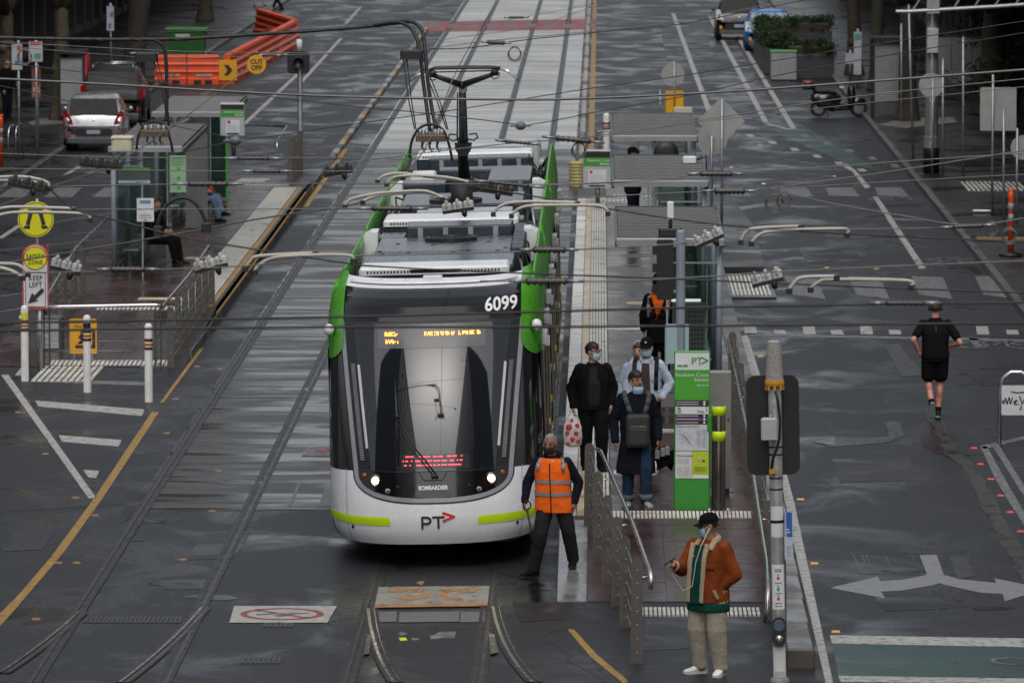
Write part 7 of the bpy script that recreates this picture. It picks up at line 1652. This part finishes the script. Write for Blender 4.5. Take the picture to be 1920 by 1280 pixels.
b = MB(); b.ell((.72,-.16,.86),(.09,.02,.03),10,6); b.build('seat_highlight_cover' if 0 else 'side_badge', WHITE, t, True); MB().b(.28,.31,-.16,-.12,0,.3).build('stand', BLK, t, False); MB().bv(-.22,-.17,-.1,.1,.50,.60,.01).build('tail_lamp', TAIL, t, False)  # white ellipsoid put in as a highlight by the seat

# ================================================================== TREES, HEDGES
BARK = mat('plane_bark',(.075,.063,.042),.85,0,.3,5,.8,30,dirt=(.17,.15,.10),dscale=3.5,damt=.42); BARKD = mat('dark_bark',(.030,.024,.018),.85,0,.3,5,.8,30,dirt=(.055,.045,.03),dscale=3.5,damt=.42)
LEAF = mat('leaf_green',(.020,.040,.012),.6,0,.4,9,spec=.3); LEAFB = mat('leaf_brown',(.05,.035,.014),.65,0,.4,9,spec=.3)
def leaves(n, centers, sp, size, rs):
    b = MB(); vs, fs = [], []
    for i in range(n):
        c = rs.choice(centers); p = Vector(c)+Vector((rs.gauss(0,sp),rs.gauss(0,sp),rs.gauss(0,sp*.7)))
        u = Vector((rs.uniform(-1,1),rs.uniform(-1,1),rs.uniform(-.6,.6))).normalized(); v = u.orthogonal().normalized(); v = Matrix.Rotation(rs.uniform(0,6),3,u)@v; s = size*rs.uniform(.6,1.3)
        k = len(vs); vs += [p-u*s, p+v*s*.45, p+u*s, p-v*s*.45]; fs.append((k,k+1,k+2,k+3))
    return b.add(vs,fs)
def tree(label, loc, r=.28, lean=(0,0), seed=1, bark=BARK, fork=3.2, nl=1400):
    rs = random.Random(seed); t = thing('plane_tree', label, 'tree', loc, 0, 'street plane trees'); b = MB(); n = 14
    path = []; rr = []
    for i in range(9):
        z = fork*i/8; path.append((lean[0]*z+.05*noise.noise(Vector((seed,z,0))), lean[1]*z, z)); rr.append(r*(1.45 if i==0 else 1.12 if i==1 else 1-.03*i)*(1+.12*noise.noise(Vector((z*2,seed*3,1)))))
    b.tube(path,rr,n)
    for k in range(3): z = rs.uniform(.8,fork*.8); a = rs.uniform(0,6); b.ell((lean[0]*z+r*.8*cos(a),lean[1]*z+r*.8*sin(a),z),(r*.4,r*.4,r*.45),10,8)
    vox(b.build('trunk', bark, t, True), .035, .012, 5, 1)
    tips = []; top = Vector(path[-1])
    for k in range(5):
        a = 2*pi*k/5+rs.uniform(-.4,.4); l = MB(); q = top-Vector((0,0,.2)); pts = [q]; d = Vector((cos(a)*.7,sin(a)*.7,.9)).normalized(); rad = [r*.55]
        for i in range(5):
            d = (d+Vector((rs.uniform(-.25,.25),rs.uniform(-.25,.25),.22))).normalized(); q = q+d*rs.uniform(.75,1.1); pts.append(q); rad.append(r*.5*(1-.17*(i+1)))
            if i > 1:
                e = (d+Vector((rs.uniform(-1,1),rs.uniform(-1,1),rs.uniform(-.1,.5)))).normalized(); m_ = q+e*rs.uniform(.7,1.3); l.tube([q,q.lerp(m_,.5)+Vector((0,0,.1)),m_],[rad[-1]*.6,rad[-1]*.4,.015],6); tips.append(m_)
        l.tube(pts,rad,9); tips.append(q); l.build('limb', bark, t, True)
    leaves(nl,[tuple(x) for x in tips],.75,.10,rs).build('crown', LEAFB if seed%2 else LEAF, t, False)
for lab,px,py,r,lean,sd_,bk,fk in (('mottled plane tree trunk by the parked silver car',113,226,.24,(.02,0),3,BARK,3.3),('thick leaning trunk between the booth and the green bin',245,184,.38,(.10,0),4,BARKD,3.8),('plane tree trunk at the top left corner',8,205,.26,(.03,0),5,BARK,2.9),('plane tree on the pale kerb apron, right footpath',1701,228,.27,(.0,0),6,BARKD,3.4),('plane tree left of the phone booth on the right',1643,170,.24,(.01,0),7,BARKD,3.4),('plane tree behind the narrow white sign, right',1602,140,.25,(-.02,0),8,BARKD,3.4),('dark trunk near the right edge behind grey sign',1855,215,.42,(.05,0),9,BARKD,3.0),('plane tree far up the left footpath',385,40,.28,(.03,0),10,BARKD,3.6)):
    tree(lab, at(px,py,.13), r, lean, sd_, bk, fk)
b = MB(); b.prism([tuple(at(*q,.13))[:2] for q in ((1648,236),(1690,224),(1786,222),(1796,231),(1700,242))],.125,.16); b.build('tree_apron', mat('apron_concrete',(.15,.145,.13),.5,0,.15,3), FPR, False)
b = MB(); b.prism([tuple(at(*q,.13))[:2] for q in ((52,232),(70,224),(160,222),(160,230),(60,236))],.125,.15); b.build('tree_apron', mat('apron_concrete',(.15,.145,.13),.5,0,.15,3), FPL, False)
def planter(label, x0, x1, y0, y1, h, hh, seed, slat_face=True):
    t = thing('hedge_planter', label, 'planter', ((x0+x1)/2,(y0+y1)/2,0)); w_, d_ = (x1-x0)/2, (y1-y0)/2; rs = random.Random(seed)
    MB().bv(-w_,w_,-d_,d_,.02,h,.02).build('box', DGREY, t, False)
    for k in range(int(h/.12)): MB().b(-w_-.01,w_+.01,-d_-.012,-d_-.001,.06+k*.12,.15+k*.12).build('cladding_board', mat('board_dark',(.04,.041,.043),.55), t, False)
    cs = [(rs.uniform(-w_,w_),rs.uniform(-d_,d_),h+rs.uniform(.0,hh)) for i in range(int(60*w_*d_)+14)]
    core = MB(); core.bv(-w_*.9,w_*.9,-d_*.95,d_*.95,h,h+hh*.7,.05); core.build('stems', BARKD, t, False)
    leaves(int(4200*w_*max(d_,.5))+3500,cs,.11,.05,rs).build('foliage', LEAF, t, False)
planter('dark planter with clipped hedge beside the grey utility cabinet', 6.15, 7.72, 187.3, 188.6, .80, .38, 1)
planter('long planter with hedge running along the right road', 5.55, 6.3, 190, 205, .85, .50, 2)
planter('planter with hedge across the end in front of the blue car', 6.35, 8.3, 203.5, 204.8, .85, .45, 3)
for lab,px,py,w_,h in (('dark shrub mass at the right edge behind the grey signs',1905,215,1.6,3.4),('dark evergreen shrub beside the right building',1840,160,1.8,3.6)):
    p = at(px,py,.13); rs = random.Random(px); t = thing('shrub', lab, 'shrub', p); cs = [(rs.gauss(0,w_*.4),rs.gauss(0,.5),rs.uniform(.6,h)) for i in range(50)]
    for k in range(6): MB().tube([(0,0,0),(rs.uniform(-.4,.4),rs.uniform(-.2,.2),h*.4),(rs.uniform(-.8,.8),rs.uniform(-.4,.4),h*.9)],[.05,.035,.012],6).build('stem', BARKD, t, True)
    leaves(5000,cs,.26,.07,rs).build('foliage', LEAF, t, False)
run_jobs()
# fallen leaves scattered on the wet road
rs = random.Random(9); LM = mat('fallen_leaf',(.10,.055,.02),.6,0,.4,4)
b = MB()
for i in range(170):
    x, y = rs.choice((rs.uniform(2.6,7.4),rs.uniform(-13,-6.3),rs.uniform(-.3,2))), rs.uniform(60,150); z = .012+(zR(y) if -.5<x<2.1 else zL(y) if -10.15<x<-6.8 else 0); a = rs.uniform(0,6); s = rs.uniform(.02,.045)
    b.add([(x+s*cos(a),y+s*sin(a),z),(x-s*.6*sin(a),y+s*.6*cos(a),z+.008),(x-s*cos(a),y-s*sin(a),z),(x+s*.6*sin(a),y-s*.6*cos(a),z+.004)],[(0,1,2,3)])
o = b.build('leaf_litter', LM, None, False); tag(o,'small brown leaves scattered over the wet paving','leaf litter',kind='stuff')
# parking bay clutter on the right: timber edging board
t = thing('timber_board', 'pale timber board lying at the right footpath edge', 'board', at(1885,450,.14)); MB().bv(-.6,.6,-.25,.25,0,.05,.01).build('plank', mat('ply',(.22,.13,.05),.6,0,.2,6), t, False)
# ================================================================== OVERHEAD LINE
COP = mat('contact_wire',(.20,.17,.14),.4,.6,.2,5); DWIRE = mat('dark_wire',(.022,.022,.024),.5); LWIRE = mat('grey_wire',(.16,.155,.145),.45,.4); INSU = mat('insulator_brown',(.05,.045,.04),.35); ARMW = mat('arm_cream',(.50,.47,.42),.4); GREYB = mat('insulator_grey',(.14,.15,.17),.4)
def smooth(pts, n=6):
    pts = [Vector(p) for p in pts]; out = []
    for i in range(len(pts)-1):
        p0, p1, p2, p3 = pts[max(i-1,0)], pts[i], pts[i+1], pts[min(i+2,len(pts)-1)]
        for k in range(n):
            t = k/n; out.append(.5*((2*p1)+(p2-p0)*t+(2*p0-5*p1+4*p2-p3)*t*t+(3*p1-p0-3*p2+p3)*t**3))
    return out+[pts[-1]]
def rowdist(y, z): return _F*(CAM_H-z)/((y+390)*1.0)
def insul(t, p, d, L=.22, r=.035, n=7):
    r *= .72; L *= .85
    "ribbed strain insulator along direction d"
    d = Vector(d).normalized(); pts, rr = [], []
    for i in range(n*2+1): pts.append(Vector(p)+d*(i/(n*2)-.5)*L); rr.append(r if i%2 else r*.55)
    MB().tube(pts,rr,8).build('insulator', INSU, t, True)
    MB().tube([Vector(p)-d*L*.9,Vector(p)-d*L*.5],[.012,.016],6).build('shackle', GALV, t, True); MB().tube([Vector(p)+d*L*.5,Vector(p)+d*L*.9],[.016,.012],6).build('shackle', GALV, t, True)
def wire(label, pts, z=6.1, r=.008, m=DWIRE, ins=(), coil=(), balls=(), twist=False, Y=None, cat='overhead wire'):
    "span wire surveyed at the photograph's pixels, hung square across the street at one distance"
    Y = Y or rowdist(sum(p[1] for p in pts)/len(pts), z); q = [atY(px,py,Y) for px,py in pts]; ea, eb = [], []
    if pts[0][0] <= 2:
        d = (q[0]-q[1]).normalized(); d.z = max(d.z,.02); k = (-19.9-q[0].x)/d.x if d.x < 0 else 0; ea = [q[0]+d*k]
    if pts[-1][0] >= 1915:
        d = (q[-1]-q[-2]).normalized(); d.z = max(d.z,.02); k = (13.0-q[-1].x)/d.x if d.x > 0 else 0; eb = [q[-1]+d*k]
    t = thing('overhead_wire', label, cat, (0,0,0), 0, 'overhead tramway wires')
    r *= .72; s = ea+smooth(q,5)+eb; MB().tube(s,r,6).build('cable', m, t, True)
    if twist:
        tw = []; tot = 0
        for i in range(len(s)-1):
            n = max(2,int((s[i+1]-s[i]).length/.12))
            for k in range(n): p = s[i].lerp(s[i+1],k/n); a = tot*14; tw.append(p+Vector((0,cos(a)*r*.9,sin(a)*r*.9))); tot += (s[i+1]-s[i]).length/n
        MB().tube(tw,r*.35,5).build('lashing', m, t, True)
    def near(px, py): return atY(px,py,Y)
    for it in ins: p = near(it[0],it[1]); insul(t,p,(1,0,it[2] if len(it)>2 else 0),*(it[3:] if len(it)>3 else (.26,.035)))
    for (px,py,rad) in coil:
        c = near(px,py); rw = rad*Y/10667
        for j in range(3): MB().tube([c+Vector((rw*cos(a)*(1-.1*j),.02*j,rw*1.0*sin(a)-rw*.6+.01*j)) for a in [2*pi*i/18 for i in range(19)]],.005,5).build('coil', m, t, True)
    for (px,py,rad) in balls: c = near(px,py); rw = rad*Y/10667; MB().ell(c,(rw*1.15,rw,rw*.9),14,10).build('ball_insulator', GREYB, t, True); MB().tube([c-Vector((rw*2.2,0,0)),c+Vector((rw*2.2,0,0))],.012,6).build('ball_clamp', GALV, t, True)
    return t
# contact wires
def contact(label, pts, z=5.5):
    t = thing('contact_wire', label, 'contact wire', (0,0,0), 0, 'contact wires over the tracks'); q = [at(px,py,z) for px,py in pts]; q = [q[0]+(q[0]-q[1]).normalized()*70]+smooth(q,6)
    MB().tube(q,.0075,6).build('cable', COP, t, True)
contact('contact wire touching the pantograph and swinging left across the street',[(925,13),(858,129),(806,262),(740,345),(690,372),(640,388),(487,410),(296,445),(0,495),(-200,530)])
contact('contact wire above the left track, rising to the top of the picture',[(628,0),(423,161),(315,243),(205,312),(90,352),(-20,392),(-200,440)])
# feeder bundle and droppers
wire('thick black lashed feeder cable across the top left',[(0,71),(160,74),(300,74),(400,70),(640,54),(770,41)],6.6,.030,DWIRE,twist=True,Y=65.2)
def drop(label, pts, Y0, Y1, r=.022):
    t = thing('feeder_dropper', label, 'feeder cable', (0,0,0), 0, 'feeder droppers'); n = len(pts); q = [atY(px,py,Y0+(Y1-Y0)*i/(n-1)) for i,(px,py) in enumerate(pts)]
    MB().tube(smooth(q,5),r,8).build('cable', DWIRE, t, True)
drop('black feeder cable bending down from the bundle, left of two above the tram',[(700,48),(745,42),(772,55),(786,90),(793,150),(800,200),(806,246)],65.2,64.6)
drop('black feeder cable bending down from the bundle, right of two above the tram',[(720,46),(765,40),(790,55),(797,95),(802,150),(810,205),(818,242)],65.2,64.6)
drop('black feeder cable hanging over the left shelter',[(262,73),(294,77),(308,92),(312,130),(313,190),(311,228)],65.2,65.2,.020)
def hanger(label, cx, cy, top, Y, sc=1.0):
    "suspended section assembly: head clamp, rods, arched jumper, cross plate with hooks"
    t = thing('section_hanger', label, 'overhead fitting', (0,0,0), 0, 'hanging section assemblies'); A = lambda px,py: atY(cx+(px)*sc,cy+py*sc,Y)
    hd = atY(top[0],top[1],Y); MB().bv(hd.x-.13,hd.x+.13,Y-.06,Y+.06,hd.z-.05,hd.z+.06,.02).build('head_clamp', BLK, t, False)
    for dx in (-.10,-.06,.08,.12): e = A(-24 if dx<0 else 24,-22); MB().tube([hd+Vector((dx,0,-.03)),hd.lerp(e,.6)+Vector((dx*.8,0,0)),e+Vector((dx*.4,0,0))],.007,5).build('rod', BLK, t, True)
    MB().tube(smooth([A(-40,30),A(-36,0),A(-22,-24),A(0,-32),A(22,-22),A(34,6),A(40,36)],4),.016,7).build('arched_jumper', DWIRE, t, True)
    b = MB(); c = A(0,-8); b.bv(c.x-.17,c.x+.17,Y-.09,Y+.09,c.z-.05,c.z+.03,.015); b.build('cross_plate', mat('fitting_brown',(.12,.095,.065),.5,.4,.3,20), t, False)
    for dx in (-14,0,14): MB().tube([A(dx,-6),A(dx-3,10),A(dx+2,20),A(dx+5,14)],[.018,.014,.012,.006],6).build('hook', mat('fitting_grey',(.16,.17,.19),.4,.5), t, True)
    for dx in (-20,-8,8,20): MB().ell(A(dx,-16),(.03,.03,.05),8,6).build('bolt', GALV, t, True)
hanger('hanging section assembly above the tram roof, left of the pantograph',808,265,(772,103),64.6)
hanger('hanging section assembly over the nearer left shelter',290,255,(275,108),65.2,.85)
# spans
wire('thin grey wire below the feeder bundle from the top left',[(0,79),(240,92),(400,98),(640,100),(757,97),(905,78),(1077,62),(1280,40),(1500,-4),(1920,-95)],6.3,.007,LWIRE,ins=((930,80,-.05,.26,.05),(505,104,0,.2,.03)),coil=((965,95,13),(46,100,14)))
wire('second thin grey wire from the top left through the CUT OFF sign',[(0,86),(285,109),(400,108),(640,100),(700,96),(860,70),(1000,50),(1150,4),(1500,-60),(1920,-150)],6.2,.006,LWIRE,ins=((515,103),(270,100)))
wire('dark twisted wire curving behind the pantograph',[(805,92),(880,90),(970,77),(1077,65),(1180,55),(1280,45),(1500,2),(1920,-90)],6.1,.010,DWIRE,twist=True)
wire('thin wire crossing the far red band',[(300,60),(640,52),(800,48),(902,45),(985,32),(1077,15),(1200,-10),(1920,-150)],6.0,.006,LWIRE,ins=((968,33),))
wire('thick steel cable crossing above the tram from side to side',[(0,148),(200,158),(400,170),(640,181),(960,187),(1120,184),(1360,172),(1600,155),(1920,131)],6.35,.019,mat('cable_grey',(.12,.12,.12),.35,.5))
wire('thin black wire descending from upper left to the round insulator',[(0,118),(150,135),(302,155),(480,178),(640,197),(800,213),(960,232),(976,236)],5.9,.008,DWIRE,balls=((976,236,9),))
wire('thin black wire rising to the right from the round insulator',[(976,236),(1030,228),(1150,204),(1280,181),(1495,134),(1700,98),(1920,62)],5.9,.008,DWIRE)
wire('black wire with grey ball insulator beside the left stop flag',[(0,161),(100,183),(208,210),(330,237),(430,258),(455,262),(550,250),(640,236),(860,205),(1100,167),(1280,142),(1600,90),(1920,40)],5.8,.008,DWIRE,balls=((441,264,10),))
wire('span wire over the silver car and left shelter',[(0,288),(150,293),(300,296),(640,296),(760,299)],6.0,.007,LWIRE,ins=((475,297,0,.35,.03),))
wire('grey span wire from the tram roof to the far right',[(640,306),(700,299),(860,279),(1000,265),(1077,260),(1280,231),(1600,182),(1920,148)],5.95,.008,LWIRE,ins=((970,267,-.1,.3,.03),(1075,262,-.1,.42,.045)),coil=((1085,275,14),))
wire('thin span wire just under it to the far right',[(1040,266),(1180,250),(1280,233),(1600,196),(1920,163)],5.9,.006,LWIRE)
wire('span wire with insulator beside the far left railing',[(0,316),(200,318),(420,321),(640,321),(700,321)],5.9,.007,LWIRE,ins=((500,321,0,.3,.03),))
wire('slanting wire through the left shelter assemblies',[(0,353),(100,333),(208,311),(320,290),(432,266)],5.6,.009,DWIRE)
wire('span wire level with the left shelter seats',[(92,350),(300,346),(450,345),(640,344),(900,345),(1050,345),(1280,336)],5.9,.007,LWIRE,ins=((390,345,0,.42,.04),(955,345,-.1,.42,.03)))
wire('long wire from the tram roof rising to the right over the zebra',[(990,349),(1160,342),(1330,326),(1535,314),(1700,302),(1920,287)],5.9,.008,LWIRE,ins=((1343,326,0,.35,.04),))
wire('span wire in front of the seated man',[(141,393),(300,392),(480,392),(640,391),(770,390)],5.9,.007,LWIRE,ins=((735,391,0,.4,.04),))
wire('span wire meeting the coil over the right road',[(1040,374),(1160,367),(1280,361),(1380,357),(1440,353),(1560,337),(1680,320),(1920,282)],5.9,.008,LWIRE,ins=((1368,358,0,.32,.05),),coil=((1452,372,18),(1470,368,15)))
wire('upper wire running right from the coil',[(1440,354),(1500,351),(1700,339),(1920,327)],5.9,.007,LWIRE)
wire('wire falling right from the coil to the second coil',[(1440,353),(1542,378),(1640,396),(1713,408),(1785,420),(1850,420),(1920,409)],5.9,.009,LWIRE,ins=((1815,424,.05,.3,.03),),coil=((1893,436,14),(1860,425,11)))
wire('dark wire falling from the tram roof to the lower right',[(882,349),(1000,368),(1150,393),(1280,413),(1400,426),(1508,434),(1700,444),(1920,454)],5.7,.010,DWIRE)
wire('black wire with clamps crossing the left shelter diagonally',[(88,348),(140,393),(240,418),(329,442),(450,463),(640,492),(700,499),(900,509),(1240,522),(1480,532),(1700,541),(1920,549)],5.7,.011,DWIRE)
wire('grey span wire in front of the tram roof',[(560,480),(667,479),(850,475),(1017,470),(1160,464),(1290,456)],5.8,.009,LWIRE,ins=((1030,468,0,.30,.045),))
wire('blurred short wire beside the tram corner',[(900,527),(1010,527),(1150,527),(1300,520),(1468,509),(1700,498),(1920,489)],5.9,.008,LWIRE,ins=((1025,527,0,.36,.045),))
wire('wire above the right crossing with dark bushing',[(1380,430),(1500,431),(1640,429),(1760,427)],5.9,.007,LWIRE)
wire('blurred dark wire crossing the fleet number on the brow',[(0,605),(320,600),(640,594),(960,586),(1280,577),(1600,571),(1920,567)],6.0,.012,DWIRE,ins=((1697,568,0,.3,.03),))
wire('blurred dark wire crossing just above the destination display',[(0,620),(320,616),(640,613),(960,613),(1280,611),(1600,608),(1920,606)],6.0,.012,DWIRE)
wire('thin wire over the seated passengers',[(0,514),(120,510),(300,505),(450,499),(560,488)],5.9,.007,LWIRE,ins=((240,505,0,.3,.035),))
# pull-off arms
def arms(label, ps, z=5.75, r=.014, Y=None):
    t = thing('pull_off_arm', label, 'overhead arm', (0,0,0), 0, 'curved pull-off arms')
    for pts in ps:
        yy = Y or rowdist(pts[0][1],z); q = [atY(px,py,yy) for px,py in pts]; o = MB().tube(smooth(q,5),r,8).build('arm', ARMW, t, True)
        for e in (q[0],q[-1]): MB().bv(e.x-.022,e.x+.022,e.y-.02,e.y+.02,e.z-.03,e.z+.012,.006).build('clamp', BLK, t, False)
arms('pair of cream pull-off arms over the pantograph well',[[(708,339),(722,329),(754,325),(808,332),(875,340),(888,349)],[(725,344),(741,332),(781,329),(840,333),(890,344)]])
arms('pair of cream pull-off arms over the tram\'s left roof edge',[[(647,386),(660,373),(707,363),(757,359),(801,359),(830,372)],[(680,378),(707,367),(757,362),(800,361),(841,374)]])
arms('pair of cream pull-off arms reaching right from the tram roof',[[(925,400),(936,388),(959,380),(1009,378),(1083,380)],[(959,403),(976,390),(1009,385),(1110,385),(1134,390),(1140,399)]])
arms('pair of cream pull-off arms at the far left edge',[[(-30,336),(0,332),(50,332),(87,341),(92,351)],[(-30,336),(0,338),(60,340),(88,352)]])
arms('pair of cream pull-off arms beside the yellow crossing disc',[[(-30,396),(0,391),(34,388),(141,391)],[(-30,410),(0,403),(34,398),(120,399),(162,402),(169,411)]])
arms('pair of cream pull-off arms crossing the left platform edge',[[(460,502),(470,489),(487,480),(591,474)],[(477,508),(490,494),(521,482),(600,478),(655,479),(663,487)]])
arms('pair of cream pull-off arms above the right kerb',[[(1389,452),(1401,433),(1428,427),(1502,424)],[(1409,455),(1424,440),(1455,433),(1579,429),(1588,439)]])
arms('pair of cream pull-off arms over the right zebra crossing',[[(1480,543),(1495,524),(1515,519),(1569,518)],[(1520,541),(1535,529),(1562,524),(1700,526),(1708,537)]])
arms('cream pull-off arms blurred in front of the KEEP LEFT board',[[(-30,493),(0,494),(34,497),(52,512)],[(-30,498),(0,502),(22,508),(42,519)]])
def bracket(label, cx, cy, w_, tilt, m=None, z=5.8, Y=None):
    "cast insulator bar with three lugs and a stem"
    Y = Y or rowdist(cy,z); c = atY(cx,cy,Y); s = Y/10667; t = thing('insulator_bar', label, 'overhead fitting', tuple(c), 0, 'cast insulator bars'); t.rotation_euler.y = R(-tilt)
    m = m or mat('porcelain_white',(.50,.50,.49),.4,0,.15,12); L = w_*s/2
    for k in (-1,0,1):
        b = MB(); x = k*L*.66; b.bv(x-L*.30,x+L*.30,-.04,.04,-.03,.03,.012); b.bv(x-L*.10,x+L*.10,-.06,.06,.0,.055,.012); b.build('lug', m, t, False)
    MB().bv(-L*.96,L*.96,-.025,.025,-.06,-.028,.005).build('bar', BLK, t, False); MB().tube([(L*.35,0,-.05),(L*.35,0,-.09),(L*.38,0,-.11)],[.03,.022,.012],7).build('stem', BLK, t, True)
BRO = mat('fitting_dark',(.04,.038,.036),.45)
bracket('pale insulator bar over the left platform edge',394,492,66,14); bracket('pale insulator bar over the tram roof fan',858,385,62,8); bracket('pale insulator bar at the nearest right shelter post',1326,443,62,24); bracket('pale insulator bar by the crossing tactile mat',1437,518,62,14)
bracket('insulator bar right of the SAFETY ZONE board',125,496,60,-14); bracket('dark insulator bar left of the tram roof',633,317,58,10,BRO); bracket('dark insulator bar at the left edge above the crossing disc',52,343,76,-12,BRO); bracket('dark ribbed insulator bar over the pantograph base',920,350,90,-8,BRO); bracket('dark insulator bar over the left shelter front',190,304,84,-6,BRO)
for i,(cx,cy,rr) in enumerate(((520,505,0),)): pass
arch = thing('jumper_loop', 'black arched jumper loop in front of the seated man', 'overhead fitting'); Y = rowdist(420,5.7); MB().tube(smooth([atY(x,y,Y) for x,y in ((296,428),(298,412),(310,388),(330,373),(350,371),(368,383),(382,405),(387,422))],4),.016,7).build('loop', DWIRE, arch, True)
for x,y in ((296,430),(387,424)): c = atY(x,y,Y); MB().bv(c.x-.04,c.x+.04,Y-.03,Y+.03,c.z-.06,c.z+.03,.01).build('clamp', BLK, arch, False)
# hanging CUT OFF disc
Y = 66.2; c = atY(481,121,Y); t = thing('cut_off_sign', 'round amber CUT OFF sign hanging from the overhead wire', 'sign'); b = MB(); disc(b,c,.112,.006); o = b.build('disc', AMBER, t, False)
for s, dz in (('CUT',.028),('OFF',-.042)): text('sign_text',s,.074,LETB,o,UP(c.x,c.y-.005,c.z+dz),.001,bold=.002)
MB().tube([c+Vector((0,0,.11)),c+Vector((.0,0,.16))],.006,6).build('hook', GALV, t, True)
